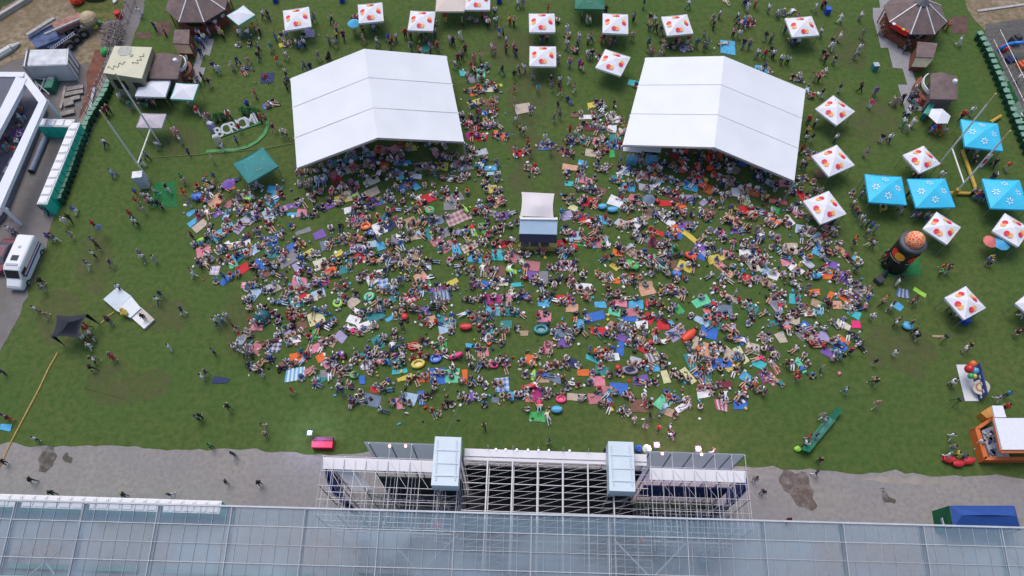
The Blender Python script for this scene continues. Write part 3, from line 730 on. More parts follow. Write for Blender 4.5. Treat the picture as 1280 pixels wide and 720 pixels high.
# speaker tower covers
COV = mat('pale_blue_cover', (.50,.58,.64), .5, .06, .5)
for k, (cx, cy0, cy1, lab) in enumerate(((558, 546, 607, 'left'), (776, 552, 614, 'right'))):
    z = 14.3
    c4 = [V(cx - 16, cy0, z), V(cx + 17 if k == 0 else cx + 15.5, cy0, z), V(cx + 17 if k == 0 else cx + 17.5, cy1, z), V(cx - 18 if k == 0 else cx - 13, cy1, z)]
    w_ = (c4[1] - c4[0]).length; h_ = (c4[3] - c4[0]).length; ctr = sum(c4, Vector()) / 4
    o = thing('speaker_tower', (ctr.x, ctr.y, 0), 'tall %s speaker tower with a pale blue box cover beside the stage centre' % lab, 'speaker tower', 'covered speaker towers')
    mm = MB(); mm.box((ctr.x, ctr.y, z - .8), (w_, h_, 1.6), rz=YAW)
    mm.build('cover', COV, o)
    mm = MB()
    for yy, zz in ((-.30, .14), (-.05, .10), (.22, .12)): mm.box((ctr.x + .02, ctr.y + yy * h_, z + .02), (w_ * .86, .12, zz), rz=YAW)
    mm.tube((ctr.x - w_ * .36, ctr.y - h_ * .4, z + .05), (ctr.x - w_ * .36, ctr.y + h_ * .42, z + .05), .05, 5)
    mm.tube((ctr.x + w_ * .36, ctr.y - h_ * .4, z + .05), (ctr.x + w_ * .36, ctr.y + h_ * .42, z + .05), .05, 5)
    mm.build('cover_fold', COV, o)
    for sx in (-1, 1):
        for sy in (-1, 1):
            mm = MB(); p = Vector((ctr.x + sx * w_ * .42, ctr.y + sy * h_ * .42, 0)); mm.tube(p, p + Vector((0, 0, 12.6)), .07, 6); mm.build('leg', TRUSS, o)
    mm = MB()
    for z0 in (1, 3.5, 6, 8.5, 11):
        for sy in (-1, 1):
            mm.tube((ctr.x - w_ * .42, ctr.y + sy * h_ * .42, z0), (ctr.x + w_ * .42, ctr.y + sy * h_ * .42, z0 + 1.5), .035, 5)
    mm.build('brace', TRUSS, o)
    mm = MB(); mm.box((ctr.x, ctr.y + h_ * .1, 9.8), (w_ * .55, h_ * .35, 4.6)); mm.build('speaker_stack', fab('charcoal'), o)
# lamps
def lamp(px, py, z, rgb, strn, label, grp, size=.55):
    p = V(px, py, z); o = thing('floodlight', (p.x, p.y, 0), label, 'floodlight', grp)
    MB().tube((p.x, p.y, 0), (p.x, p.y, z - .1), .04, 6).build('stand', TRUSS, o)
    MB().box((p.x, p.y, z - .08), (size * 1.2, size * 1.2, .12)).build('housing', fab('charcoal'), o)
    MB().ball((p.x, p.y, z + .02), size * .5, 12, 6, .55).build('lens', mat('lamp_' + grp[:6].strip() + str(int(strn)), rgb, .4, 0, emit=rgb, estr=strn), o)
    ld = bpy.data.lights.new('lamp_glow', 'POINT'); ld.energy = 260 if size > .3 else 6; ld.color = rgb; ld.shadow_soft_size = .3
    lo = bpy.data.objects.new('lamp_glow', ld); COL.objects.link(lo); lo.parent = o; lo.location = (0, 0, z + .6)
lamp(387, 541, 1.6, (.5, .55, 1.0), 2.5, 'blue white floodlight shining beside the bright red table', 'blue floodlight', .45)
lamp(821, 556, 2.2, (1.0, .48, .88), 2.2, 'pink white floodlight behind the right wing, left one of two', 'pink floodlights', .5)
lamp(873, 561, 2.2, (1.0, .48, .88), 2.2, 'pink white floodlight behind the right wing, right one of two', 'pink floodlights', .5)
for k, (px, py) in enumerate(((487, 557.5), (507, 557.5), (828, 567), (877, 568))):
    p = V(px, py, ZT + .2)
    o = MB().ball(p, .12, 8, 5).build('marker_lamp', mat('lamp_orange', (1, .45, .3), .4, 0, emit=(1, .4, .25), estr=5))
    tag(o, 'small orange lamp on top of the grey %s screen, %s one' % ('left' if k < 2 else 'right', 'left' if k % 2 == 0 else 'right'), 'lamp', 'small lamps on the screens')
wl = ['first', 'second', 'third', 'fourth', 'fifth', 'sixth', 'seventh']
for k, px in enumerate((620, 632, 646, 660, 673, 686, 712)):
    p = V(px, 561.5 + (px - 620) * .02, ZT + .2); m = MB(); m.ball(p, .10, 8, 5)
    tag(m.build('fascia_lamp', mat('lamp_white_small', (.8, .8, .8), .4, 0, emit=(1, 1, 1), estr=.6)), 'tiny white lamp along the top of the centre fascia, %s from the left' % wl[k], 'lamp', 'tiny lamps on the centre fascia')

# ================================================================== stand with its glazed roof
stn = thing('grandstand', (0, 0, 0), 'tiered grandstand under the glazed roof along the bottom edge', 'grandstand')
def tier_y(x): return 9.8 - x * .028
m = MB()
for k in range(14):
    y1 = 10.2 - k * .85; z = .5 + k * .42
    m.add([(-70, y1 + 70 * .028, z), (70, y1 - 70 * .028, z), (70, y1 - .85 - 70 * .028, z), (-70, y1 - .85 + 70 * .028, z)], [(3, 2, 1, 0)])
    m.add([(-70, y1 + 70 * .028, z), (70, y1 - 70 * .028, z), (70, y1 - 70 * .028, z - .42 if k else 0.02), (-70, y1 + 70 * .028, z - .42 if k else .02)], [(0, 1, 2, 3)])
m.build('terrace', mat('terrace_concrete', (.17,.18,.19), .9, .3, .8), stn)
for k in range(1, 14):
    m = MB(); y1 = 10.0 - k * .85; z = .5 + k * .42 + .22
    for a, b2 in ((-68, -52), (-50, -34), (-32, -18), (-16, -2), (0, 16), (18, 34), (36, 52)):
        m.bar((a, y1 - a * .028, z), (b2, y1 - b2 * .028, z), .4, .3)
    m.build('seat_row', mat('seat_green', (.03,.15,.12), .6, .2, 2), stn)
rf = thing('grandstand_roof', (0, 5, 0), 'pale blue glazed canopy roof with white bars above the grandstand', 'canopy roof')
ZE = 13.8; SL = math.tan(R(8.1))
E0, E1 = V(0, 626, ZE), V(1280, 661, ZE)
ed = (E1 - E0); ed.z = 0; ed.normalize(); nb = Vector((ed.y, -ed.x, 0))
def RF(s_, d, lift=0):
    p = E0 + ed * s_ + nb * d; p.z = ZE - SL * d + lift; return p
GL = bpy.data.materials.new('roof_glazing'); GL.use_nodes = True
t_ = GL.node_tree; b_ = t_.nodes['Principled BSDF']
b_.inputs['Roughness'].default_value = .32; b_.inputs['Specular IOR Level'].default_value = .5
tc = t_.nodes.new('ShaderNodeNewGeometry')
n1 = t_.nodes.new('ShaderNodeTexNoise'); n1.inputs['Scale'].default_value = .09; n1.inputs['Detail'].default_value = 5
t_.links.new(tc.outputs['Position'], n1.inputs['Vector'])
cr = t_.nodes.new('ShaderNodeValToRGB'); cr.color_ramp.elements[0].position = .35; cr.color_ramp.elements[1].position = .65
cr.color_ramp.elements[0].color = (.19, .26, .34, 1); cr.color_ramp.elements[1].color = (.25, .33, .39, 1)
t_.links.new(n1.outputs[0], cr.inputs[0])
sn = t_.nodes.new('ShaderNodeVectorMath'); sn.operation = 'SNAP'; sn.inputs[1].default_value = (1.03, 1.35, 50); t_.links.new(tc.outputs['Position'], sn.inputs[0])
wn = t_.nodes.new('ShaderNodeTexWhiteNoise'); t_.links.new(sn.outputs[0], wn.inputs[0])
n3 = t_.nodes.new('ShaderNodeTexNoise'); n3.inputs['Scale'].default_value = 1.1; n3.inputs['Detail'].default_value = 6; t_.links.new(tc.outputs['Position'], n3.inputs['Vector'])
mm1 = t_.nodes.new('ShaderNodeMix'); mm1.data_type = 'RGBA'; mm1.inputs['B'].default_value = (.24, .29, .34, 1)
t_.links.new(mathn(t_, 'ADD', mathn(t_, 'MULTIPLY', wn.outputs[0], .35), mathn(t_, 'MULTIPLY', n3.outputs[0], .4)), mm1.inputs['Factor'])
t_.links.new(cr.outputs[0], mm1.inputs['A']); t_.links.new(mm1.outputs['Result'], b_.inputs['Base Color'])
n2 = t_.nodes.new('ShaderNodeTexNoise'); n2.inputs['Scale'].default_value = .16; n2.inputs['Detail'].default_value = 3
t_.links.new(tc.outputs['Position'], n2.inputs['Vector'])
mr = t_.nodes.new('ShaderNodeMapRange'); mr.inputs['From Min'].default_value = .35; mr.inputs['From Max'].default_value = .65
mr.inputs['To Min'].default_value = .40; mr.inputs['To Max'].default_value = .86
t_.links.new(n2.outputs[0], mr.inputs['Value']); t_.links.new(mr.outputs[0], b_.inputs['Alpha'])
m = MB()
L0, L1, DD = -14, 100, 20
m.add([RF(L0, 1.36), RF(L1, 1.36), RF(L1, DD), RF(L0, DD)], [(3, 2, 1, 0)])
m.build('glazing', GL, rf)
GC = mat('clear_glazing', (.20, .30, .38), .25, .1, .3, alpha=.48)
m = MB(); m.add([RF(L0, 0), RF(L1, 0), RF(L1, 1.35), RF(L0, 1.35)], [(3, 2, 1, 0)]); m.build('edge_glazing', GC, rf)
BARW = mat('glazing_bar_white', (.40,.43,.46), .5, .1, 1); BARF = mat('glazing_bar_faint', (.30,.35,.40), .5, .2, 1); RAFT = mat('rafter_grey', (.20,.20,.23), .6, .2, 1)
m = MB(); m.bar(RF(L0, -.05, .08), RF(L1, -.05, .08), .13, .2); m.build('front_gutter', BARW, rf)
m = MB()
sp = 1.03
for k in range(int((L1 - L0) / sp)):
    s_ = L0 + k * sp
    m.bar(RF(s_, 0, .05), RF(s_, DD, .05), .03, .05)
o = m.build('glazing_bars', BARF, rf)
for k in range(12):
    m = MB(); d = 1.35 * (k + 1); m.bar(RF(L0, d, .07), RF(L1, d, .07), .05 if k % 2 == 0 else .03, .06); m.build('purlin', BARW, rf)
for px in (7, 95, 190, 284, 377, 472, 567, 664, 761, 859, 956, 1055, 1155, 1252, -90, 1350):
    q = V(px, 680, ZE - .4); s_ = (q - E0).dot(ed)
    m = MB(); m.bar(RF(s_, .0, -.35), RF(s_, DD, -.35), .26, .35); m.build('rafter', RAFT, rf)
    m = MB(); m.bar(RF(s_, .0, .10), RF(s_, DD, .10), .05, .06); m.build('rafter_cap', BARW, rf)
for px0 in (14, 480, 768, 1252):
    q = V(px0, 680, ZE - .4); s_ = (q - E0).dot(ed)
    m = MB(); m.tube(RF(s_, 1.6, -.2), RF(s_ + 5.6, 7, -.2), .07, 5); m.tube(RF(s_ + 5.6, 1.6, -.22), RF(s_, 7, -.22), .07, 5); m.build('cross_brace', BARW, rf)
for s_ in range(-10, 100, 12):
    m = MB(); p = RF(s_, 9, -.5); m.tube((p.x, p.y, 0), p, .25, 8); m.build('column', RAFT, rf)
# ================================================================== bars, kiosks, yard things
BROWN = mat('brown_shingle', (.15,.105,.10), .8, .2, 1.5, bump=.3)
WOOD = mat('red_brown_wood', (.20,.06,.035), .7, .25, 3)
TANW = mat('tan_board', (.48,.33,.22), .8, .08, 2)
CREAMW = mat('cream_board', (.52,.46,.30), .8, .08, 2)
def ngon(c, r, n, rot=0): return [Vector((c.x + r * math.cos(rot + 2 * math.pi * k / n), c.y + r * math.sin(rot + 2 * math.pi * k / n), 0)) for k in range(n)]
def pavilion(px, py, r, ze, zp, label, ribs, ban):
    c = V(px, py, zp); c.z = 0
    o = thing('bar_pavilion', c, label, 'bar pavilion')
    e = ngon(c, r, 8, R(22.5)); top = ngon(c, r * .17, 8, R(22.5))
    m = MB(); vs = [p + Vector((0, 0, ze)) for p in e] + [p + Vector((0, 0, zp)) for p in top]
    m.add(vs, [(k, (k + 1) % 8, 8 + (k + 1) % 8, 8 + k) for k in range(8)] + [tuple(range(8, 16))])
    m.add([p - Vector((0, 0, .12)) for p in vs], [(8 + k, 8 + (k + 1) % 8, (k + 1) % 8, k) for k in range(8)])
    m.build('roof', BROWN, o)
    m = MB(); m.cone((c.x, c.y, zp + .02), r * .24, .5, 8, .1); m.build('roof_cap', mat('slate_cap', (.07,.075,.085), .6, .15), o)
    for k in ribs:
        m = MB(); m.bar(e[k] + Vector((0, 0, ze + .04)), top[k] + Vector((0, 0, zp + .04)), .14, .08); m.build('roof_rib', ALU, o)
    for k in range(8):
        q = c + (e[k] - c) * .93; MB().tube(q, q + Vector((0, 0, ze)), .08, 6).build('post', WOOD, o)
    cc = ngon(c, r * .86, 8, R(22.5)); ci = ngon(c, r * .72, 8, R(22.5))
    m = MB()
    for k in range(8):
        a, b2, c2, d2 = cc[k], cc[(k + 1) % 8], ci[(k + 1) % 8], ci[k]
        m.prism([a, b2, c2, d2], 0, 1.1)
    m.build('counter', WOOD, o)
    m = MB(); m.cone((c.x, c.y, .05), r * .3, 1.9, 10, r * .3); m.build('shelf_column', fab('orange'), o)
    if ban is not None:
        m = MB(); a, b2 = e[ban] + Vector((0, 0, ze)), e[(ban + 1) % 8] + Vector((0, 0, ze)); m.bar(a + (b2 - a) * .1 + Vector((0, 0, -.2)), b2 + (a - b2) * .1 + Vector((0, 0, -.2)), .18, .7)
        m.build('banner', mat('banner_red', (.62,.012,.016), .6, .04), o)
        m = MB(); q = a * .8 + b2 * .2 + Vector((0, 0, -.02)); m.ball((q.x, q.y, q.z + .16), .25, 10, 5, .3); m.build('banner_mark', fab('white'), o)
        m = MB(); q = a * .35 + b2 * .65 + Vector((0, 0, -.02)); m.ball((q.x, q.y, q.z + .16), .22, 10, 5, .3); m.build('banner_mark', fab('yellow'), o)
    return o
pavilion(1153, 2, 4.1, 2.8, 4.8, 'round brown bar pavilion with white roof ribs and a red banner, at the top right', (4, 5, 6, 7, 0), 4)
pavilion(240, -14, 4.3, 2.8, 4.8, 'round brown bar pavilion with an orange lit counter, at the top left', (5, 6, 7), None)
def small_kiosk(roof, front, label, frontm, zr=2.6):
    c = sum((V(x, y, 0) for x, y in roof), Vector()) / 4
    o = thing('kiosk', c, label, 'kiosk')
    quad_slab(roof, [zr] * 4, BROWN, 'roof', o, .12)
    quad_slab(front, [zr - .15, zr - .15, 1.5, 1.5], frontm, 'front_shutter', o, .06)
    P = [V(x, y, zr) for x, y in roof]; cc = sum(P, Vector()) / 4
    m = MB(); m.prism([cc + (p - cc) * .86 for p in P], 0, zr - .14); m.build('walls', WOOD, o)
    return o
small_kiosk([(1147, 52), (1172, 54), (1167, 72), (1145, 71)], [(1145, 72), (1167, 73), (1158, 84), (1139, 83)], 'small brown kiosk with a cream front shutter between the two right bars', CREAMW)
small_kiosk([(218, 37), (237, 37), (236, 55), (216, 54)], [(217, 55.5), (236, 56), (241, 67), (222, 66)], 'small brown kiosk with a tan front shutter below the left pavilion', TANW)
def arc_bar(roofpx, apex, cside, label, ctr_px, rpx, a0, a1):
    c = sum((V(x, y, 0) for x, y in roofpx), Vector()) / 4
    o = thing('bar_kiosk', c, label, 'bar kiosk')
    P = [V(x, y, 2.8) for x, y in roofpx]; cc = sum(P, Vector()) / 4; ap = V(*apex, 3.7)
    m = MB(); n = len(P); m.add(P + [ap] + [p - Vector((0, 0, .12)) for p in P], [(k, (k + 1) % n, n) for k in range(n)] + [(n + 1 + (k + 1) % n, n + 1 + k, k, (k + 1) % n)[::-1] for k in range(n)])
    m.build('roof', BROWN, o)
    m = MB()
    for k in range(5):
        u = (k + .5) / 5; a = P[0] * (1 - u) + P[1] * u; b2 = P[3] * (1 - u) + P[2] * u
    m.bar(P[3] + Vector((0, 0, .05)), P[2] + Vector((0, 0, .05)), .12, .08); m.bar(P[0] + Vector((0, 0, .05)), P[3] + Vector((0, 0, .05)), .12, .08); m.build('roof_edge', mat('dark_brown_edge', (.10,.07,.07), .8, .1), o)
    m = MB(); m.prism([cc + (p - cc) * .8 for p in P], 0, 2.7); m.build('walls', mat('bar_wall', (.16,.12,.11), .8, .2), o)
    q = V(*ctr_px, 1.1); m = MB(); N = 10; pin = []; pout = []
    for k in range(N + 1):
        t = R(a0 + (a1 - a0) * k / N); pin.append(Vector((q.x + rpx * .78 * math.cos(t), q.y + rpx * .78 * math.sin(t), 0))); pout.append(Vector((q.x + rpx * math.cos(t), q.y + rpx * math.sin(t), 0)))
    for k in range(N): m.prism([pin[k], pout[k], pout[k + 1], pin[k + 1]], 0, 1.1)
    m.build('counter', WOOD, o)
    m = MB()
    for k in range(N): m.bar(pin[k] * .99 + q * .01 + Vector((0, 0, 1.9)), pin[k + 1] * .99 + q * .01 + Vector((0, 0, 1.9)), .12, .5)
    m.build('fascia_board', fab('white'), o)
    m = MB(); a = P[1] * .8 + P[2] * .2; m.cone((a.x - .6, a.y - .3, 2.95), .35, .4, 8, .25); m.build('vent', fab('white'), o)
arc_bar([(1163, 92), (1197, 96), (1197, 125), (1162, 124)], (1178, 90), 0, 'brown roofed bar with a curved red wood counter and a queue, right side', (1170, 112), 2.6, 120, 245)
arc_bar([(187, 68), (228, 70), (222, 99), (182, 98)], (205, 66), 0, 'brown roofed bar with a red wood counter, behind the white oblong gazebo', (222, 86), 1.8, -60, 75)
o = thing('parasol', V(1176, 143), 'large white six sided parasol by the right bar', 'parasol')
c = V(1176, 143, 2.5); m = MB(); m.cone((c.x, c.y, 2.2), 1.35, .45, 6, .05); m.build('canopy', WHC, o)
MB().tube((c.x, c.y, 0), (c.x, c.y, 2.3), .04, 6).build('pole', STEEL, o)
o = thing('fridge', V(1163, 135), 'turquoise drinks fridge leaning beside the white parasol', 'fridge')
quad_slab([(1166, 123), (1173, 125), (1161, 143), (1154, 141)], [1.6, 1.6, 1.6, 1.6], mat('turquoise_lid', (.08,.36,.29), .4, .2, 2), 'lid', o, .25)
quad_slab([(1166, 125), (1172, 126.5), (1161, 142), (1155, 140.5)], [1.3] * 4, fab('teal'), 'cabinet', o, 1.3)

# cream branded tent
c = thing('branded_tent', V(160, 82), 'large cream tent with dark script lettering and window panels, by the yard fence', 'tent')
CT = mat('cream_tent_cloth', (.52,.50,.36), .6, .06, .5)
roofp = [(143, 57.5), (190, 59), (177, 98), (129, 91)]
P = [V(x, y, 4.2) for x, y in roofp]
quad_slab(roofp, [4.2, 4.2, 4.2, 4.2], CT, 'roof', c, .15)
m = MB()
for i in range(4):
    a, b2 = P[i], P[(i + 1) % 4]; a0_, b0_ = a.copy(), b2.copy(); a0_.z = b0_.z = .05
    ins = (sum(P, Vector()) / 4 - (a + b2) / 2); ins.z = 0; ins = ins.normalized() * .08
    m.add([a0_ + ins, b0_ + ins, b2 + ins - Vector((0, 0, .16)), a + ins - Vector((0, 0, .16))], [(0, 1, 2, 3), (3, 2, 1, 0)])
m.build('walls', CT, c)
for i, (u0, u1) in ((2, (.08, .34)), (2, (.55, .86)), (1, (.15, .42)), (1, (.58, .88))):
    a, b2 = P[i], P[(i + 1) % 4]; out = ((a + b2) / 2 - sum(P, Vector()) / 4); out.z = 0; out = out.normalized() * .02
    p0 = a + (b2 - a) * u0 + out; p1 = a + (b2 - a) * u1 + out
    m = MB(); m.add([p0 + Vector((0, 0, -2.6)), p1 + Vector((0, 0, -2.6)), p1 + Vector((0, 0, -1.0)), p0 + Vector((0, 0, -1.0))], [(0, 1, 2, 3), (3, 2, 1, 0)]); m.build('window', mat('tent_window', (.06,.055,.05), .3, .3, 4), c)
rc = sum(P, Vector()) / 4
ex = (P[1] - P[0]).normalized(); ey = Vector((-ex.y, ex.x, 0))
if ey.dot(P[0] - P[3]) < 0: ey = -ey
def frT(x, y, l=0): return rc + ex * x + ey * y + Vector((0, 0, .04 + l))
def frA(x, y, l=0): 
    t = R(32); return frT(-1.1 + x * math.cos(t) - y * math.sin(t), -.9 + x * math.sin(t) + y * math.cos(t))
def frB(x, y, l=0):
    t = R(62); return frT(1.4 + x * math.cos(t) - y * math.sin(t), .3 + x * math.sin(t) + y * math.cos(t))
squiggle(frA, c, mat('script_dark', (.10,.10,.07), .7, 0), 2.2, .35, 'lettering', .035)
squiggle(frB, c, MATS['script_dark'], 2.0, .35, 'lettering', .035)
m = MB(); disc(m, lambda x, y, l=0: frT(x, y, l), .2, .9, .25); m.build('emblem', mat('emblem_grey', (.25,.25,.2), .7, .1), c)
m = MB()
m.ball((rc.x - .8, rc.y + 1.7, 4.24), .9, 10, 4, .02); m.build('scuff_mark', mat('scuff', (.38,.38,.33), .8, .2), c)

# white letters
rt = V(298, 172); sg = thing('letter_sign', rt, 'row of seven big white standing letters inside a green ring', 'letter sign')
def letter(ch, p, ang, h, mt, parent):
    cu = bpy.data.curves.new('letter', 'FONT'); cu.body = ch; cu.size = h * 1.38; cu.extrude = .05; cu.align_x = 'CENTER'; cu.offset = .025
    to = bpy.data.objects.new('letter_tmp', cu); COL.objects.link(to)
    dg = bpy.context.evaluated_depsgraph_get(); me = bpy.data.meshes.new_from_object(to.evaluated_get(dg))
    bpy.data.objects.remove(to); bpy.data.curves.remove(cu)
    M = Matrix.Rotation(ang, 4, 'Z') @ Matrix.Rotation(R(48), 4, 'X')
    me.transform(M); me.materials.clear(); me.materials.append(mt)
    o = bpy.data.objects.new('letter', me); COL.objects.link(o); o.parent = parent; o.location = p - parent.location
LW = mat('letter_white', (.85,.85,.86), .5, 0)
LP = [(276.5, 172), (286.5, 167.5), (294.5, 165), (300.5, 162.5), (306.5, 160.5), (315.5, 157), (322.5, 153.5)]
A0, A1 = V(*LP[0]), V(*LP[-1]); la = math.atan2(A1.y - A0.y, A1.x - A0.x)
for ch, p in zip('BORJOMI', LP):
    letter(ch, V(*p) + Vector((0, 0, .15)), la, 1.3, LW if ch != 'I' or True else fab('mint'), sg)
m = MB(); m.bar(A0 + Vector((-.6, -.1, .08)), A1 + Vector((.6, .1, .08)), .4, .12); m.build('base', mat('green_base', (.02,.15,.045), .7, .2), sg)
arc = [(258, 190), (278, 188.5), (294, 187.5), (310, 184), (322, 177), (331, 168), (335, 158), (334, 152)]
m = MB()
pts = [V(*p) for p in arc]; fine = []
for i in range(len(pts) - 1):
    for k in range(5): fine.append(pts[i] * (1 - k / 5) + pts[i + 1] * k / 5)
fine.append(pts[-1])
for i in range(len(fine) - 1): m.bar(fine[i] + Vector((0, 0, .06)), fine[i + 1] + Vector((0, 0, .06)), .42, .12)
m.build('ring_edge', mat('bright_green_edge', (.03,.20,.05), .6, .2), sg)
for k, (px, py) in enumerate(((272, 152), (280, 150), (306, 144), (314, 145), (323, 146))):
    p = V(px, py); o = thing('potted_shrub', p, 'leafy green shrub behind the white letters, %s from the left' % wl[k], 'shrub', 'shrubs behind the white letters')
    m = MB(); m.cone((p.x, p.y, 0), .25, .4, 8, .32); m.build('pot', fab('charcoal'), o)
    m = MB()
    rr = random.Random(k)
    for _ in range(160):
        t, ph, rad = rr.uniform(0, 6.28), rr.uniform(0, 3.14), rr.uniform(.2, .65)
        q = Vector((p.x + rad * math.sin(ph) * math.cos(t), p.y + rad * math.sin(ph) * math.sin(t), .95 + rad * .9 * math.cos(ph)))
        d1 = Vector((rr.uniform(-1, 1), rr.uniform(-1, 1), rr.uniform(-.6, .6))).normalized() * .13; d2 = d1.orthogonal().normalized() * .07
        m.add([q - d1, q + d2, q + d1, q - d2], [(0, 1, 2, 3)])
    m.build('foliage', mat('shrub_leaf', (.03,.13,.03), .7, .4, 3), o)
for k, (px, py, l) in enumerate(((268, 165, 'mauve box standing at the left end of the white letters, behind its pale neighbour'), (275, 181, 'cream box with a grey top left of the white letters'))):
    p = V(px, py); o = thing('display_box', p, l, 'display box', rz=R(-20 + 35 * k))
    MB(p, o.rotation_euler.z).box((0, 0, .85), (.75, .55, 1.7)).build('body', fab('lilac' if k == 0 else 'cream'), o)
    MB(p, o.rotation_euler.z).box((0, 0, 1.74), (.6, .4, .08)).build('top', fab('silver'), o)

# portable toilets
TGRN = mat('toilet_green', (.012,.46,.34), .45, .06, 1); TWHT = mat('toilet_white', (.68,.68,.70), .45, .05, 1)
TDK = mat('seam_dark', (.02,.12,.09), .7, 0)
def toilet_parts(o, rz=0):
    p = o.location; M_ = (p, o.rotation_euler.z)
    MB(*M_).box((0, 0, 1.05), (1.08, 1.1, 2.1)).build('cabin', TGRN, o)
    m = MB(*M_); m.box((0, 0, 2.15), (1.14, 1.18, .12)); m.box((0, 0, 2.25), (.9, .95, .12)); m.build('roof', TWHT, o)
    MB(*M_).tube((.3, .3, 2.3), (.3, .3, 2.4), .05, 6).build('vent_pipe', TWHT, o)
    d = MB(*M_).box((0, -.565, 1.0), (.75, .03, 1.85)).build('door', TGRN, o)
    MB(*M_).box((.3, -.59, 1.0), (.06, .04, .18)).build('handle', TDK, d)
def copy_tree(o, parent=None):
    c = o.copy(); COL.objects.link(c)
    if parent: c.parent = parent
    for ch in list(o.children): copy_tree(ch, c)
    return c
proto = thing('portable_toilet', (0, 0, 0), '', '', ''); toilet_parts(proto)
def toilet_row(p0, p1, n, rz, lab, grp, first=False):
    ords = ['first', 'second', 'third', 'fourth', 'fifth', 'sixth', 'seventh', 'eighth', 'ninth', 'tenth', 'eleventh', 'twelfth', 'thirteenth', 'fourteenth', 'fifteenth', 'sixteenth', 'seventeenth', 'eighteenth', 'nineteenth', 'twentieth', 'twenty-first', 'twenty-second']
    for k in range(n):
        t_ = copy_tree(proto); t_.location = p0 + (p1 - p0) * (k / (n - 1)); t_.rotation_euler.z = rz
        tag(t_, lab % ords[k], 'portable toilet', grp)
a, b2 = V(92.5, 158, 2.2), V(54.5, 250, 2.2); a.z = b2.z = 0
dr = math.atan2(b2.y - a.y, b2.x - a.x)
n = int((b2 - a).length / 1.15) + 1
toilet_row(a, b2, n, dr + math.pi * 0, 'green portable toilet, %s from the far end of the slanting row', 'portable toilets in the slanting row')
print('toilets', n)
a, b2 = V(53, 153, 2.2), V(86, 154, 2.2); a.z = b2.z = 0
toilet_row(a, b2, 4, 0, 'green toilet cabin, %s from left in the short row behind the pavilion', 'portable toilets in the short row')
a, b2 = V(-25, 624.5, 2.2), V(268, 634, 2.2); a.z = b2.z = 0
n = int((b2 - a).length / 1.16) + 1
print('toilets2', n, (b2 - a).length)
dr = math.atan2(b2.y - a.y, b2.x - a.x)
toilet_row(a, b2, n, dr, 'white roofed toilet, %s from left in the row half under the glazed roof', 'portable toilets under the roof edge')
for ch in list(proto.children):
    for c2 in list(ch.children): bpy.data.objects.remove(c2)
    bpy.data.objects.remove(ch)
bpy.data.objects.remove(proto)

# green bins along both side lines
BINM = mat('bin_green', (.012,.085,.05), .5, .2, 2); BINL = mat('bin_lid', (.13,.27,.19), .5, .15, 2)
bp = thing('wheelie_bin', (0, 0, 0), '', '', '')
m = MB(); m.cone((0, 0, .12), .40, 1.0, 4, .44); m.build('body', BINM, bp)
m = MB(); m.box((0, 0, 1.16), (.64, .70, .07), rx=.12); m.build('lid', BINL, bp)
for sx in (-1, 1): m = MB(); m.tube((sx * .33, .28, .14), (sx * .38, .28, .14), .13, 8); m.build('wheel', fab('black'), bp)
def bins(path, n, lab, grp):
    P = [V(*p) for p in path]; L = [0]
    for i in range(len(P) - 1): L.append(L[-1] + (P[i + 1] - P[i]).length)
    ords = ['first', 'second', 'third', 'fourth', 'fifth', 'sixth', 'seventh', 'eighth', 'ninth', 'tenth', 'eleventh', 'twelfth', 'thirteenth', 'fourteenth', 'fifteenth', 'sixteenth', 'seventeenth', 'eighteenth', 'nineteenth', 'twentieth', 'twenty-first', 'twenty-second', 'twenty-third', 'twenty-fourth', 'twenty-fifth', 'twenty-sixth', 'twenty-seventh', 'twenty-eighth', 'twenty-ninth', 'thirtieth']
    rr = random.Random(n)
    for k in range(n):
        d = L[-1] * (k + .5) / n
        i = max(j for j in range(len(P) - 1) if L[j] <= d)
        u = (d - L[i]) / (L[i + 1] - L[i]); q = P[i] * (1 - u) + P[i + 1] * u
        c = copy_tree(bp); c.location = q; c.rotation_euler.z = math.atan2(P[i + 1].y - P[i].y, P[i + 1].x - P[i].x) + rr.uniform(-.2, .2)
        tag(c, lab % ords[k], 'wheelie bin', grp)
bins([(141, 106), (135, 122), (126, 136), (114, 156), (103, 185), (93, 215), (78, 256)], 24, 'dark green bin with pale lid, %s from the cream tent in the left line', 'bins in the left line')
bins([(1218, 46), (1229, 66), (1240, 92), (1250, 116), (1262, 148), (1282, 196)], 20, 'dark green bin with pale lid, %s from the far end of the right line', 'bins in the right line')
for ch in list(bp.children): bpy.data.objects.remove(ch)
bpy.data.objects.remove(bp)

# right side banner fence and court
o = thing('banner_fence', V(1262, 120), 'green and white banner fence with pale marks along the right side line', 'fence')
A, B2 = V(1226, 60), V(1300, 215)
d_ = (B2 - A); nseg = 12
for k in range(nseg):
    p, q = A + d_ * (k / nseg), A + d_ * ((k + .97) / nseg)
    dd = d_.normalized(); s_ = Vector((dd.y, -dd.x, 0))
    if s_.x < 0: s_ = -s_
    m = MB(); m.add([p + s_ * .0, q + s_ * .0, q + s_ * .7 + Vector((0, 0, 1.0)), p + s_ * .7 + Vector((0, 0, 1.0))], [(0, 1, 2, 3), (3, 2, 1, 0)])
    m.build('banner_panel', mat('banner_green', (.02,.22,.07), .6, .2) if k % 3 else mat('banner_pale', (.33,.45,.37), .6, .2), o)
    m = MB()
    if k % 3:
        for j in range(3):
            u = .2 + .28 * j; c0 = p + (q - p) * u + s_ * .36 + Vector((0, 0, .55)); m.box(c0, (.22, .3, .06), rz=math.atan2(dd.y, dd.x), rx=0)
        m.build('lettering', mat('banner_white', (.55,.6,.58), .6, .1), o)
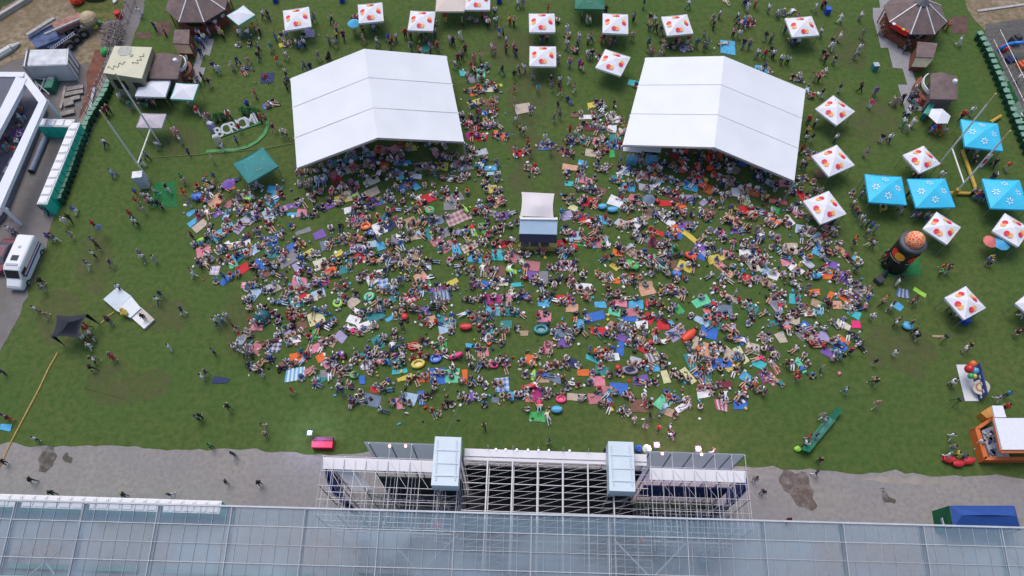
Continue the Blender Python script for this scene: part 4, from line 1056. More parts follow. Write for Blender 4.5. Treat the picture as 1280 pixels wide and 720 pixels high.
for k in range(nseg + 1):
    p = A + d_ * (k / nseg) + s_ * .8; m = MB(); m.tube(p, p + Vector((0, 0, 3.2)), .04, 5); m.build('post', STEEL, o)
for z in (1.6, 3.15):
    m = MB(); m.tube(A + s_ * .8 + Vector((0, 0, z)), B2 + s_ * .8 + Vector((0, 0, z)), .03, 5); m.build('rail', STEEL, o)
o = thing('inflatable_arch', V(1270, 66), 'blue inflatable arch outside the right fence', 'inflatable arch')
m = MB(); pr = None
for k in range(10):
    t = math.pi * k / 9; p = V(1270, 68) + Vector((2.2 * math.cos(t), -.6 * math.cos(t), 2.0 * math.sin(t)))
    if pr: m.tube(pr, p, .22, 8)
    pr = p
m.build('tube', mat('blue_pvc', (.01,.20,.60), .4, .1), o)
cs = [('orange', 1276, 84, 1.0), ('red', 1254, 62, .6), ('charcoal', 1266, 54, 1.3), ('white', 1279, 148, 1.0), ('navy', 1262, 76, .6)]
for c_, px, py, h in cs:
    p = V(px, py); o = thing('play_block', p, '%s play block outside the right fence' % {'charcoal': 'dark grey'}.get(c_, c_), 'play block', rz=.4)
    m = MB(p, .4); m.box((0, 0, h * .4), (1.3, .9, h * .8)); m.box((.1, 0, h * .9), (.8, .7, h * .2)); m.build('block', fab(c_), o)
o = thing('concrete_rail', V(1255, 10), 'long pale kerb lying across the dirt outside the right corner', 'kerb')
m = MB(); m.bar(V(1222, 14, .1), V(1300, 3, .1), .35, .2); m.build('kerb', mat('kerb_grey', (.38,.36,.33), .8, .15), o)

# ---- left pavilion (white frame terrace)
pv = thing('terrace_pavilion', V(20, 150), 'white framed terrace pavilion with slate roof and purple sign, at the left edge', 'pavilion')
WF2 = mat('white_render', (.62,.64,.68), .5, .03, .5)
def beam(p, q, z, wd, ht, name='frame_beam', mt=None):
    m = MB(); m.bar(V(*p, z), V(*q, z), wd, ht); return m.build(name, mt or WF2, pv)
quad_slab([(-60, 96), (22, 96), (1, 140), (-60, 250)], [4.0] * 4, mat('slate_membrane', (.09,.095,.13), .7, .12, .5), 'roof', pv, .2)
quad_slab([(-60, 89.5), (31, 90), (29, 96), (-60, 95)], [4.15] * 4, WF2, 'roof_border', pv, .5)
quad_slab([(20, 96), (33, 98), (28, 110), (-40, 238), (-60, 250), (-2, 140)], [4.2] * 6, WF2, 'roof_border', pv, .6)
quad_slab([(31, 90), (58, 124), (48, 128), (30, 104)], [4.1] * 4, WF2, 'roof_border', pv, .5)
quad_slab([(59, 124), (0, 260), (-12, 254), (48, 128)], [4.1] * 4, WF2, 'roof_border', pv, .5)
quad_slab([(26, 100), (56, 135), (2, 268), (-60, 330), (-60, 200)], [.9] * 5, mat('deck_mauve', (.16,.15,.19), .8, .15, 1), 'deck', pv, .8)
for p in ((58, 125), (1, 257), (30, 100)):
    q = V(*p, 4.0); MB().box((q.x, q.y, 1.9), (.3, .3, 3.8)).build('column', WF2, pv)
m = MB(); p = V(23, 168, 1.6); m.box(p, (1.0, 1.2, .5), rz=.6); sgn = m.build('sign', mat('purple_sign', (.13,.04,.30), .6, .05), pv)
m = MB(); p = V(23, 168, 1.9); 
for a_, b_ in (((-.25, .25), (.25, .25)), ((-.25, .25), (-.25, 0)), ((-.25, 0), (.25, 0)), ((.25, 0), (.25, -.25)), ((.25, -.25), (-.25, -.25))):
    m.tube(p + Vector((a_[0], a_[1], 0)), p + Vector((b_[0], b_[1], 0)), .06, 5)
m.build('sign_mark', fab('white'), sgn)
for (x0, y0, x1, y1) in ((12, 206, 16, 198), (6, 216, 10, 208)):
    beam((x0, y0), (x1, y1), 1.1, .5, .2, 'bench', fab('silver'))

# ---- vehicles
def add_wheel(root, x, y, r=.36, w_=.25):
    m = MB(root.location, root.rotation_euler.z); m.tube((x - w_ / 2, y, r), (x + w_ / 2, y, r), r, 14); wl_ = m.build('wheel', mat('tyre_rubber', (.02,.02,.022), .8, .1), root)
    m = MB(root.location, root.rotation_euler.z); sx = 1 if x > 0 else -1; m.tube((x + sx * w_ / 2, y, r), (x + sx * (w_ / 2 + .02), y, r), r * .55, 10); m.build('rim', STEEL, wl_)
GLASS = mat('dark_glass', (.02,.028,.035), .08, 0)
f_, r_ = V(13, 352, 1.5), V(29, 300, 2.3); hd = f_ - r_
ang = math.atan2(hd.y, hd.x) - math.pi / 2     # local +Y is forward
cv = (V(15, 350, 1.5) + V(31, 304, 1.5)) / 2
cv.x += .3
vn = thing('ambulance_van', (cv.x, cv.y, 0), 'white ambulance van with a red and blue side stripe, parked at the grass edge', 'van', rz=ang)
MV = (vn.location, ang)
VW = mat('van_paint', (.70,.71,.73), .25, .02, .5)
# body from cross-sections along the length (rounded edges)
def loft(m, secs):
    """secs: list of (y, halfwidth, z0, z1, chamfer)"""
    vs = []; fs = []
    for (y, hw, z0, z1, c) in secs:
        vs += [(-hw, y, z0), (-hw, y, z1 - c * 1.6), (-hw + c * .4, y, z1 - c * .5), (-hw + c * 1.3, y, z1), (hw - c * 1.3, y, z1), (hw - c * .4, y, z1 - c * .5), (hw, y, z1 - c * 1.6), (hw, y, z0)]
    n = 8
    for i in range(len(secs) - 1):
        for k in range(n): fs.append((i * n + k, i * n + (k + 1) % n, (i + 1) * n + (k + 1) % n, (i + 1) * n + k))
    fs.append(tuple(reversed(range(n)))); fs.append(tuple((len(secs) - 1) * n + k for k in range(n)))
    fs = [tuple(reversed(f)) for f in fs]
    m.add(vs, fs); return m
m = MB(*MV); loft(m, [(-2.85, .98, .45, 2.5, .16), (-2.7, 1.0, .4, 2.6, .18), (1.2, 1.0, .4, 2.6, .18), (1.6, .98, .4, 2.45, .2), (2.25, .92, .4, 1.45, .2), (2.9, .86, .4, 1.1, .18), (3.05, .78, .45, .85, .1)])
m.build('body', VW, vn)
m = MB(*MV); m.add([(-.80, 1.66, 2.37), (.80, 1.66, 2.37), (.74, 2.2, 1.57), (-.74, 2.2, 1.57)], [(0, 3, 2, 1), (0, 1, 2, 3)]); m.build('windscreen', GLASS, vn)
for sx in (-1, 1):
    m = MB(*MV); m.box((sx * 1.0, 1.3, 1.75), (.03, .9, .55)); m.build('side_window', GLASS, vn)
    m = MB(*MV); m.box((sx * 1.01, -.5, 1.55), (.03, 4.3, .14)); m.build('side_stripe', mat('stripe_red', (.45,.02,.06), .4, 0), vn)
    m = MB(*MV); m.box((sx * 1.01, -.5, 1.15), (.03, 4.3, .22)); m.build('side_stripe', mat('stripe_blue', (.03,.06,.25), .4, 0), vn)
    m = MB(*MV); m.box((sx * 1.12, 1.75, 1.55), (.2, .12, .3)); m.build('mirror', fab('charcoal'), vn)
    m = MB(*MV); m.box((sx * .6, 3.03, .78), (.3, .05, .18)); m.build('headlight', fab('silver'), vn)
    for yy in (-1.9, 2.0): add_wheel(vn, sx * .9, yy)
m = MB(*MV); m.box((0, .2, 2.63), (.75, .65, .06)); m.build('roof_hatch', GLASS, vn)
m = MB(*MV); m.box((0, 1.05, 2.64), (1.3, .25, .09)); m.build('light_bar', fab('silver'), vn)
m = MB(*MV); m.ball((.0, -1.2, 2.6), .2, 10, 5, .3); m.build('roof_vent', fab('silver'), vn)
# dark red car beside it
cc = V(2, 318, 1.0); car = thing('parked_car', (cc.x, cc.y, 0), 'dark red car half cut off by the left edge beside the ambulance', 'car', rz=ang)
MC = (car.location, ang)
m = MB(*MC); loft(m, [(-2.1, .72, .35, .95, .1), (-1.9, .85, .3, 1.0, .1), (2.0, .85, .3, .95, .1), (2.2, .7, .35, .8, .1)]); m.build('body', mat('dark_red_paint', (.14,.015,.03), .25, .05), car)
m = MB(*MC); loft(m, [(-1.6, .7, .95, 1.0, .02), (-1.0, .68, .95, 1.45, .1), (.5, .68, .95, 1.48, .1), (1.2, .7, .95, 1.0, .02)]); m.build('cabin', mat('car_grey_glass', (.10,.10,.12), .2, .1), car)
m = MB(*MC); m.box((0, -.2, 1.49), (1.1, 1.2, .04)); m.build('roof_panel', mat('dark_red_roof', (.16,.05,.07), .3, .05), car)
for sx in (-1, 1):
    for yy in (-1.35, 1.35): add_wheel(car, sx * .78, yy, .31, .2)
# white container
ct = V(60, 76, 1.5); co = thing('white_container', (ct.x, ct.y, 0), 'white site container with a stained roof, in the gravel yard', 'container')
rp = [(33, 62.5), (85.5, 61), (84, 81), (29, 83)]
PP = [V(*p, 2.9) for p in rp]
m = MB(); m.prism(PP, .15, 2.9); m.build('box', mat('container_white', (.56,.56,.58), .5, .08, 1), co)
cc0 = sum(PP, Vector()) / 4
m = MB(); m.prism([cc0 + (p - cc0) * .93 for p in PP], 2.9, 2.96); m.build('roof_panel', mat('container_roof', (.48,.50,.53), .5, .22, 1.1), co)
m = MB(); m.bar(PP[0] * .93 + PP[1] * .07 + Vector((0, 0, .09)) , PP[3] * .93 + PP[2] * .07 + Vector((0, 0, .09)), .25, .05); m.build('roof_slot', fab('charcoal'), co)
for i in range(4):
    m = MB(); p = PP[i].copy(); m.box((p.x, p.y, 1.5), (.16, .16, 3.0)); m.build('corner_post', fab('silver'), co)
for u in (.35, .7):
    p, q = PP[1] * (1 - u) + PP[2] * u, None; m = MB(); m.box((p.x + .04, p.y, 1.5), (.06, .1, 2.6)); m.build('door_bar', fab('charcoal'), co)
# derelict lorry
lc = V(76, 40, 1); lo_ = thing('scrap_lorry', (lc.x, lc.y, 0), 'rusty blue scrap lorry with big tyres and a boom in the yard', 'lorry')
BLUEP = mat('faded_blue_steel', (.05,.085,.19), .7, .35, 1.2); RUST = mat('rusty_pink_steel', (.30,.15,.12), .8, .35, 1.3)
quad_slab([(34, 46), (66, 30), (74, 48), (46, 60)], [1.5] * 4, BLUEP, 'bed', lo_, .3)
quad_slab([(52, 50), (76, 36), (84, 46), (60, 60)], [1.2] * 4, mat('dark_blue_steel', (.03,.05,.12), .7, .4, 1.5), 'bed_side', lo_, .5)
quad_slab([(64, 30), (98, 15), (104, 22), (70, 38)], [2.0] * 4, RUST, 'engine_cover', lo_, .8)
p = V(109, 22, 1.7); m = MB(); m.ball((p.x, p.y, 1.5), 1.25, 12, 8, .7); m.build('tank', mat('tan_tank', (.36,.28,.17), .7, .25, 1), lo_)
m = MB(); m.bar(V(34, 44, 2.0), V(68, 23, 2.0), .5, .3); m.build('side_beam', mat('pale_grey_steel', (.33,.32,.31), .7, .2), lo_)
m = MB(); m.bar(V(56, 43, 2.3), V(100, 24, 2.3), .25, .25); m.build('boom', mat('pale_grey_steel', (.33,.32,.31), .7, .2), lo_)
for px, py in ((104, 42), (95, 49), (87, 57), (94, 36), (86, 40)):
    p = V(px, py, .7); m = MB(); ax = Vector((.75, .55, 0)).normalized(); ay = Vector((-ax.y, ax.x, 0))
    m.tube(p - ay * .25, p + ay * .25, .72, 14); t1 = m.build('tyre', mat('tyre_rubber', (.02,.02,.022), .8, .1), lo_)
    m = MB(); m.tube(p - ay * .27, p + ay * .27, .3, 10); m.build('hub', fab('grey'), t1)
ld = thing('ladder', V(78, 52), 'white ladder leaning on the blue lorry', 'ladder')
a, b2 = V(63, 62, 1.2), V(93, 41, 2.4); dd = (b2 - a).normalized(); s_ = dd.cross(Vector((0, 0, 1))).normalized() * .22
m = MB(); m.tube(a + s_, b2 + s_, .05, 5); m.tube(a - s_, b2 - s_, .05, 5); m.build('rails', fab('silver'), ld)
m = MB()
for k in range(12): c0 = a + (b2 - a) * ((k + .5) / 12); m.tube(c0 + s_, c0 - s_, .03, 5)
m.build('rungs', fab('silver'), ld)
# yard clutter, each a thing
def lump(name, px, py, col, sz, label, cat, seed=0, n=1, z=0):
    p = V(px, py, z); rr = random.Random(seed); o = thing(name, p, label, cat)
    m = MB(); m.ball((p.x, p.y, z + sz[2] / 2), .5, 9, 6, 1)
    for i, v in enumerate(m.v):
        d = v - Vector((p.x, p.y, z + sz[2] / 2)); k = 1 + rr.uniform(-.15, .15)
        m.v[i] = Vector((p.x + d.x * sz[0] * k, p.y + d.y * sz[1] * k, max(.02, z + sz[2] / 2 + d.z * sz[2] * k)))
    m.build('body', fab(col) if isinstance(col, str) else col, o); return o
lump('tarpaulin', 98, 3, 'orangered', (2.0, 2.2, 1.4), 'bright orange tarpaulin over a heap at the top of the yard', 'tarpaulin', 1)
lump('tarpaulin', 120, -1, mat('dark_green_tarp', (.02,.11,.06), .7, .2), (3.2, 1.4, 1.0), 'dark green tarpaulin next to the bright orange one', 'tarpaulin', 2)
lump('plastic_tub', 121, 36, 'yellow', (.7, .7, .6), 'yellow tub beside the lorry tank', 'tub', 3)
lump('plastic_tub', 124, 30, 'green', (.9, .8, .5), 'green tub behind the yellow one by the lorry', 'tub', 4)
lump('plastic_tub', 145, 2, 'white', (.6, 1.2, .5), 'white tub at the top of the yard', 'tub', 6)
lump('green_sacks', 132, 67, 'green', (1.0, 1.4, .8), 'green sacks at the corner of the cream tent', 'sacks', 7)
o = thing('oil_drum', V(150, 22), 'upright red oil drum by the yard fence', 'drum'); p = V(150, 22); m = MB(); m.tube(p, p + Vector((0, 0, 1.0)), .42, 12); m.build('body', fab('red'), o)
m = MB(); m.torus((p.x, p.y, .5), .42, .03, 12, 4); m.build('hoop', fab('maroon'), o)
hp = thing('scrap_heap', V(140, 42), 'heap of grey branches and scrap against the yard fence', 'scrap heap')
m = MB(); rr = random.Random(3); hc = V(140, 42)
for _ in range(150):
    q = V(rr.uniform(131, 151), rr.uniform(30, 56), rr.uniform(.1, 1.0)); t = rr.uniform(0, 3.14); L = rr.uniform(.4, 1.3)
    m.bar(q, q + Vector((L * math.cos(t), L * math.sin(t), rr.uniform(-.3, .4))), .08, .07)
m.build('branches', mat('grey_wood', (.20,.17,.17), .9, .45, 2), hp)
for k, (px, py, px2, py2) in enumerate(((76, 134, 82, 108), (82, 112, 104, 108), (82, 118, 104, 114), (78, 127, 100, 121), (80, 131, 92, 128), (76, 143, 93, 139))):
    m = MB(); m.bar(V(px, py, .2), V(px2, py2, .25), .55 if k else .3, .22); m.bar(V(px, py + 1.5, .25), V(px2, py2 + 1, .4), .25, .12)
    tag(m.build('plank_stack', mat('weathered_plank', (.27,.24,.22), .9, .3, 2)), 'stack of weathered grey planks by the short toilet row, %s from the container' % wl[k], 'planks', 'plank stacks in the yard')
m = MB(); m.bar(V(112, 138, .3), V(118, 110, .3), .35, .2); tag(m.build('board', fab('silver')), 'pale board lying in the red dirt bed', 'board')
o = thing('skip', V(68, 112), 'dark green open skip with white slats on it, below the container', 'skip')
m = MB(); p = V(68, 111); m.box((p.x, p.y, .6), (1.0, 1.8, 1.2)); m.build('body', mat('skip_green', (.03,.16,.11), .7, .2), o)
m = MB()
for k in range(4): m.box((p.x - .3 + .2 * k, p.y + 1.0, 1.25), (.1, 1.2, .06))
m.build('slats', fab('silver'), o)
o = thing('scaffold_frame', V(50, 105), 'dark scaffold frame with pale poles between container and pavilion', 'scaffold frame')
for a, b2 in (((45, 98), (66, 100)), ((46, 104), (62, 118)), ((50, 114), (56, 98)), ((44, 101), (50, 116))):
    m = MB(); m.tube(V(*a, .8), V(*b2, 1.2), .07, 5); m.build('pole', fab('silver'), o)
m = MB(); p = V(55, 108); m.box((p.x, p.y, .3), (2.6, 1.6, .6)); m.build('crate', mat('dark_teal_crate', (.03,.06,.06), .8, .2), o)
o = thing('pipe', V(47, 195), 'long blue grey pipe lying beside the toilets', 'pipe'); m = MB(); m.tube(V(39, 214, .35), V(57, 172, .35), .33, 12); m.build('tube', mat('pipe_blue_grey', (.16,.19,.27), .4, .15), o)
m = MB(); m.tube(V(38.5, 215, .35), V(39, 213.8, .35), .36, 12); m.build('end_ring', fab('black'), o)
o = thing('dinghy', V(12, 62), 'upturned white dinghy beside the dirt track', 'dinghy'); m = MB(); m.tube(V(-6, 72, .3), V(14, 60, .4), .55, 8, .5); m.tube(V(14, 60, .4), V(25, 53.5, .3), .5, 8, .12); m.build('hull', mat('hull_white', (.50,.52,.50), .5, .12), o)
o = thing('guard_rail', V(15, 10), 'pale concrete road barrier crossing the top left corner', 'barrier'); m = MB(); m.bar(V(-30, 39, .35), V(38, -3, .35), .5, .7); m.build('rail', mat('kerb_grey', (.38,.36,.33), .8, .15), o)
# yard fence
o = thing('yard_fence', V(150, 50), 'rusty mesh fence with posts dividing the yard from the lawn', 'fence')
fa = [V(172, -8), V(152, 52), V(140, 92), V(127, 118), V(108, 156)]
k = 0
for i in range(4):
    a, b2 = fa[i], fa[i + 1]; n = 5
    for j in range(n):
        p = a + (b2 - a) * j / n; m = MB(); m.tube(p, p + Vector((0, 0, 2)), .05, 5); m.build('post', STEEL, o)
    m = MB(); 
    for z in (.2, 1.1, 1.95): m.tube(a + Vector((0, 0, z)), b2 + Vector((0, 0, z)), .03, 4)
    L = (b2 - a).length; nn = int(L / .35)
    for j in range(nn): p = a + (b2 - a) * j / nn; m.tube(p, p + Vector((0, 0, 1.95)), .015, 3, cap=False)
    m.build('mesh_panel', mat('rusty_mesh', (.16,.13,.12), .8, .2), o)
m = MB(); 
for i in range(3): m.bar(fa[i + 1] + Vector((-.6, 0, .06)), fa[i + 1] + (fa[min(4, i + 2)] - fa[i + 1]) + Vector((-.6, 0, .06)), .9, .12)
tag(m.build('concrete_kerb', mat('kerb_brown_grey', (.22,.20,.18), .9, .2, 1)), 'grey concrete kerb strip at the foot of the yard fence', 'kerb')
# ground stains by the bars
for k, (a, b2) in enumerate((((170, 40), (190, 48)), ((196, 26), (214, 44)), ((1190, 20), (1210, 42)))):
    (x0, y0), (x1, y1) = a, b2
    sheet('brown_carpet', PX((x0, y0), (x1, y0 + 1), (x1 - 1, y1), (x0 + 1, y1)), .03, mat('brown_carpet', (.11,.06,.05), .95, .3, 1), .2, .5, 40 + k)

# ---- lower left things
dt = thing('black_star_tent', V(95, 408), 'black star shaped tent with sagging roof and people at its open side', 'tent')
BT = mat('black_tent_cloth', (.010,.013,.024), .75, .15, .8)
tc_ = [V(71, 394, 2.7), V(109, 392, 2.7), V(98, 423, 2.5), V(64, 421, 2.5)]; ap = V(85, 403, 3.7)
m = MB(); N = 6
for i in range(4):
    a, b2 = tc_[i], tc_[(i + 1) % 4]; vs = []; fs = []
    for r_ in range(N + 1):
        for s_ in range(N + 1):
            u = s_ / N; v = r_ / N; p = (a + (b2 - a) * u) * (1 - v) + ap * v
            cc_ = (tc_[0] + tc_[2]) / 2; pull = (1 - v) * 4 * u * (1 - u) * .13
            p = p + (Vector((cc_.x, cc_.y, p.z)) - p) * pull; p.z -= .35 * math.sin(math.pi * v) ; vs.append(p)
    for r_ in range(N):
        for s_ in range(N): o_ = r_ * (N + 1) + s_; fs.append((o_, o_ + 1, o_ + N + 2, o_ + N + 1))
    m.add(vs, fs)
m.build('canopy', BT, dt, smooth=True)
for p, q in ((tc_[1], V(125, 406)), (tc_[3], V(80, 431)), (tc_[2], V(107, 432)), (tc_[0], V(78, 400))):
    q = q.copy(); m = MB(); m.tube(p, q, .05, 5); s1 = Vector((.35, 0, 0)); 
    m.build('guy_pole', fab('charcoal'), dt)
    m = MB(); m.add([p, q, p + (sum(tc_, Vector()) / 4 - p) * .18 + Vector((0, 0, -.2))], [(0, 1, 2), (2, 1, 0)]); m.build('flap', BT, dt)
dk = thing('platform_deck', V(155, 385), 'pale blue and white low platform with yellow bags, left of the crowd', 'platform')
quad_slab([(129, 374), (147.5, 358), (164, 370), (145, 388)], [.5] * 4, mat('pale_deck', (.46,.53,.58), .5, .08, 1), 'deck_panel', dk, .45)
quad_slab([(145.3, 388), (164, 370.4), (176, 385), (163, 397), (158, 400)], [.5] * 4, mat('white_deck', (.58,.61,.64), .5, .06, 1), 'deck_panel', dk, .45)
quad_slab([(163, 396), (176, 384), (193, 399), (180, 411)], [.3] * 4, mat('white_deck2', (.62,.62,.63), .5, .06, 1), 'ramp', dk, .25)
quad_slab([(170, 391), (176, 385), (193, 399), (187, 405)], [.33] * 4, mat('beige_deck', (.42,.38,.34), .6, .1, 1), 'ramp_mat', dk, .02)
for k, (px, py) in enumerate(((153, 388), (156, 390), (154, 393), (158, 393))):
    lump('yellow_bag', px, py, mat('mustard_cloth', (.36,.28,.04), .8, .2), (.5, .5, .35), 'mustard bag on the white platform, %s of four' % ('farthest', 'right', 'left', 'nearest')[k], 'bag', 60 + k, z=.5)['group'] = 'mustard bags on the platform'
def rope(pts, mt, r, label, cat='rope', name='rope', z=.06):
    m = MB()
    P = [V(*p[:2], p[2] if len(p) > 2 else z) for p in pts]
    for i in range(len(P) - 1): m.tube(P[i], P[i + 1], r, 6)
    tag(m.build(name, mt), label, cat)
ROPE = mat('orange_duct', (.42,.27,.08), .7, .15)
rope([(72, 441), (60, 462), (49, 486), (34, 514), (12, 556), (0, 582), (-10, 600)], ROPE, .09, 'yellow cable cover running from the black star tent to the left edge', 'cable cover', 'cable_cover')
rope([(127, 404), (134, 396), (143, 390)], ROPE, .08, 'short yellow cable cover between black tent and white platform', 'cable cover', 'cable_cover')
rope([(641, 300, 4), (620, 400, 5.5), (590, 470, 8), (556, 545, 14)], mat('cable_grey', (.14,.15,.13), .7, .1), .018, 'thin overhead cable from the sound desk tent to the left speaker tower', 'cable', 'overhead_cable')
rope([(190, 197), (250, 193), (330, 186), (372, 178)], mat('faint_line', (.16,.19,.08), .9, .1), .05, 'thin pale hose across the lawn left of the letters', 'hose', 'hose')
# speaker by the left posts
sp_ = thing('delay_speaker', V(182, 232), 'white covered speaker box at the foot of the left goal posts', 'speaker', rz=.15)
p = V(182, 233)
MB(p, .15).box((0, 0, 1.2), (1.1, .9, 2.2)).build('cabinet', fab('silver'), sp_)
MB(p, .15).box((0, .0, 2.35), (1.15, .95, .08)).build('cover', fab('white'), sp_)
# ---- lower right things
kb = thing('orange_food_stall', V(1260, 545), 'orange framed food stall with a white roof at the right edge', 'food stall')
ORG = mat('orange_board', (.56,.13,.03), .6, .08, 1.5)
quad_slab([(1243, 522.5), (1320, 522.5), (1330, 562), (1253, 562)], [3.0] * 4, WHC, 'roof', kb, .3)
quad_slab([(1240, 507), (1253.5, 507), (1258, 521.5), (1243.5, 521.5)], [2.6] * 4, WHC, 'small_roof', kb, .2)
quad_slab([(1241, 521), (1244.5, 521), (1254, 563), (1250, 564)], [2.75] * 4, ORG, 'roof_edge', kb, .25)
quad_slab([(1250, 562), (1330, 562), (1330, 566), (1252, 566)], [2.75] * 4, ORG, 'roof_edge', kb, .25)
quad_slab([(1219, 536), (1224, 534.5), (1235, 571), (1230.5, 575)], [1.1] * 4, ORG, 'counter', kb, 1.1)
quad_slab([(1219, 535), (1238, 522), (1241, 525), (1225, 536)], [1.1] * 4, ORG, 'counter', kb, 1.1)
quad_slab([(1231, 571), (1330, 571), (1330, 575), (1230, 575)], [1.1] * 4, ORG, 'counter', kb, 1.1)
quad_slab([(1226, 516), (1238, 508), (1244, 520), (1234, 523)], [.9] * 4, mat('amber_board', (.50,.22,.04), .6, .1), 'side_shelf', kb, .9)
quad_slab([(1227, 538), (1248, 530), (1262, 571), (1238, 571)], [.6] * 4, fab('silver'), 'work_table', kb, .6)
rr = random.Random(8)
for k in range(26):
    u, v = rr.random(), rr.random(); px, py = 1229 + v * 10 + u * 14, 538 + v * 30 - u * 2
    p = V(px, py, .6); m = MB(); m.box((p.x, p.y, .68), (rr.uniform(.15, .4), rr.uniform(.15, .4), .16), rz=rr.random()); m.build('tray', fab(rr.choice(['white', 'grey', 'silver', 'lilac', 'navy', 'slate'])), kb)
mt_ = tag(sheet('white_mat', PX((1195, 456), (1213, 456), (1223.5, 501.5), (1206, 501.5)), .05, mat('white_vinyl', (.60,.61,.64), .5, .04)), 'x')
del mt_['kind']; mt_['label'] = 'white vinyl floor mat in front of the blue board and balloons'; mt_['category'] = 'floor mat'
bd = thing('press_board', V(1220, 482), 'long blue backdrop board standing at the edge of the white mat', 'board')
m = MB(); a, b2 = V(1213.5, 462), V(1223, 501); m.bar(a + Vector((0, 0, .95)), b2 + Vector((0, 0, .95)), .08, 1.7); m.build('panel', mat('deep_blue_print', (.02,.05,.22), .6, .3, 2), bd)
m = MB()
for k in range(9): q = a + (b2 - a) * ((k + .5) / 9) + Vector((-.06, 0, .7 + .6 * (k % 2))); m.box(q, (.03, .35, .18))
m.build('lettering', fab('white'), bd)
for u in (.1, .9): q = a + (b2 - a) * u; m = MB(); m.tube(q, q + Vector((.6, 0, 0)), .04, 5); m.build('foot', STEEL, bd)
rs = thing('round_sign', V(1226, 486), 'round pale sign with coloured print right of the blue board', 'sign')
p = V(1226.5, 484, 1.0); m = MB(); m.tube(p, p + Vector((.05, -.03, .05)), .85, 20); 
m = MB(); nrm = Vector((-.55, -.1, .8)).normalized(); m.tube(p, p + nrm * .08, .78, 20); m.build('disc', fab('cream'), rs)
m = MB(); m.tube(p + nrm * .081, p + nrm * .1, .5, 16); m.build('print_ring', fab('rose'), rs)
m = MB(); m.tube(p + nrm * .101, p + nrm * .12, .32, 12); m.build('print_centre', fab('lemon'), rs)
m = MB(); m.tube(Vector((p.x, p.y, 0)), p, .05, 5); m.build('stand', STEEL, rs)
for k, (px, py, c_, r_) in enumerate(((1216, 455, 'orange', .38), (1211.5, 461, 'red', .46), (1218.5, 463.5, 'skyblue', .36), (1213.5, 470, 'green', .30), (1218, 470.5, 'yellow', .26))):
    p = V(px, py, 1.9); o = thing('balloon', (p.x, p.y, 0), 'round %s balloon in the bunch above the blue board' % {'skyblue': 'light blue'}.get(c_, c_), 'balloon', 'balloons')
    m = MB(); m.ball((p.x, p.y, p.z), r_, 14, 10, 1.1); m.build('skin', mat('balloon_' + c_, CN[c_], .25, 0), o, smooth=True)
    m = MB(); e = V(1216, 468, .6); m.tube(p - Vector((0, 0, r_)), e, .01, 4); m.build('string', fab('white'), o)
# blue tent near the roof
bt = thing('blue_tent', V(1226, 645), 'long blue tent with a green end wall, partly under the glazed roof', 'tent')
BLU = mat('royal_blue_cloth', (.015,.065,.28), .6, .1, .7); GRN2 = mat('green_wall_cloth', (.015,.16,.075), .6, .15, .8)
P = [V(1187, 632, 2.4), V(1268, 632, 2.4), V(1276, 662, 2.4), V(1192, 660, 2.4)]
mid0, mid1 = (P[0] + P[3]) / 2 + Vector((0, 0, .7)), (P[1] + P[2]) / 2 + Vector((0, 0, .7))
r0 = mid0 * .9 + mid1 * .1; r1 = mid0 * .1 + mid1 * .9; mm_ = (mid0 + mid1) / 2 + Vector((0, 0, .25))
m = MB(); m.add(P + [r0, mm_, r1], [(0, 1, 6, 5, 4)[::-1], (3, 4, 5, 6, 2)[::-1], (0, 4, 3)[::-1], (1, 2, 6)[::-1]]); m.build('canopy', BLU, bt)
m = MB(); a, b2 = P[0].copy(), P[3].copy(); a.z = b2.z = 0
m.add([P[0] + Vector((-.02, 0, 0)), P[3] + Vector((-.02, 0, 0)), b2 + Vector((-.5, 0, 0)), a + Vector((-.5, 0, 0))], [(0, 1, 2, 3), (3, 2, 1, 0)]); m.build('end_wall', GRN2, bt)
m = MB(); q = (P[0] * .4 + P[3] * .6 + b2 * .5 + a * .0) ; c0 = (P[0] + P[3] + a + b2) / 4 + Vector((-.32, -.3, 0)); m.box(c0, (.08, .8, .6), ry=-.2); m.build('emblem', fab('silver'), bt)
for p in P: MB().box((p.x, p.y, 1.18), (.08, .08, 2.36)).build('leg', STEEL, bt)
# red table at floodlight
rt_ = thing('red_table', V(402, 553), 'bright red covered table with dark cases on it, near the left of the stage', 'table')
quad_slab([(390, 551), (416, 551), (415, 559.5), (389.5, 559)], [.8] * 4, mat('hot_red_cloth', (.72,.015,.07), .6, .05), 'cloth', rt_, .75)
quad_slab([(391, 546.5), (416, 546), (416, 550.8), (391, 550.8)], [.9] * 4, mat('maroon_crates', (.16,.03,.09), .7, .5, 6), 'crates', rt_, .6)
# green inflatable game
gs = thing('inflatable_game', V(1025, 540), 'long dark green inflatable game table with two sloping ends', 'inflatable game')
GD = mat('deep_green_pvc', (.01,.15,.075), .45, .15, 1)
quad_slab([(1046, 508.5), (1054, 512), (1044, 525), (1036, 521)], [1.0, 1.0, .4, .4], GD, 'slide_end', gs, .4)
quad_slab([(1036, 521), (1043, 525), (1014, 560), (1006, 555)], [.4] * 4, mat('teal_pvc', (.03,.19,.17), .5, .3, 2), 'lane', gs, .35)
quad_slab([(1010, 550), (1020, 556), (1012, 565), (1002, 562)], [.5, .5, 1.0, 1.0], GD, 'slide_end', gs, .4)
m = MB(); m.bar(V(1036, 521, .45), V(1006, 556, .45), .2, .25); m.bar(V(1043, 525, .45), V(1014, 560, .45), .2, .25); m.build('side_tube', GD, gs)
lump('air_pump', 996, 562, 'lime', (.7, .6, .5), 'yellow green air pump at the end of the inflatable game', 'air pump', 70)
lump('barrel', 797, 562.5, 'blue', (.8, .8, 1.0), 'blue barrel on the lawn right of the right speaker tower', 'barrel', 71)
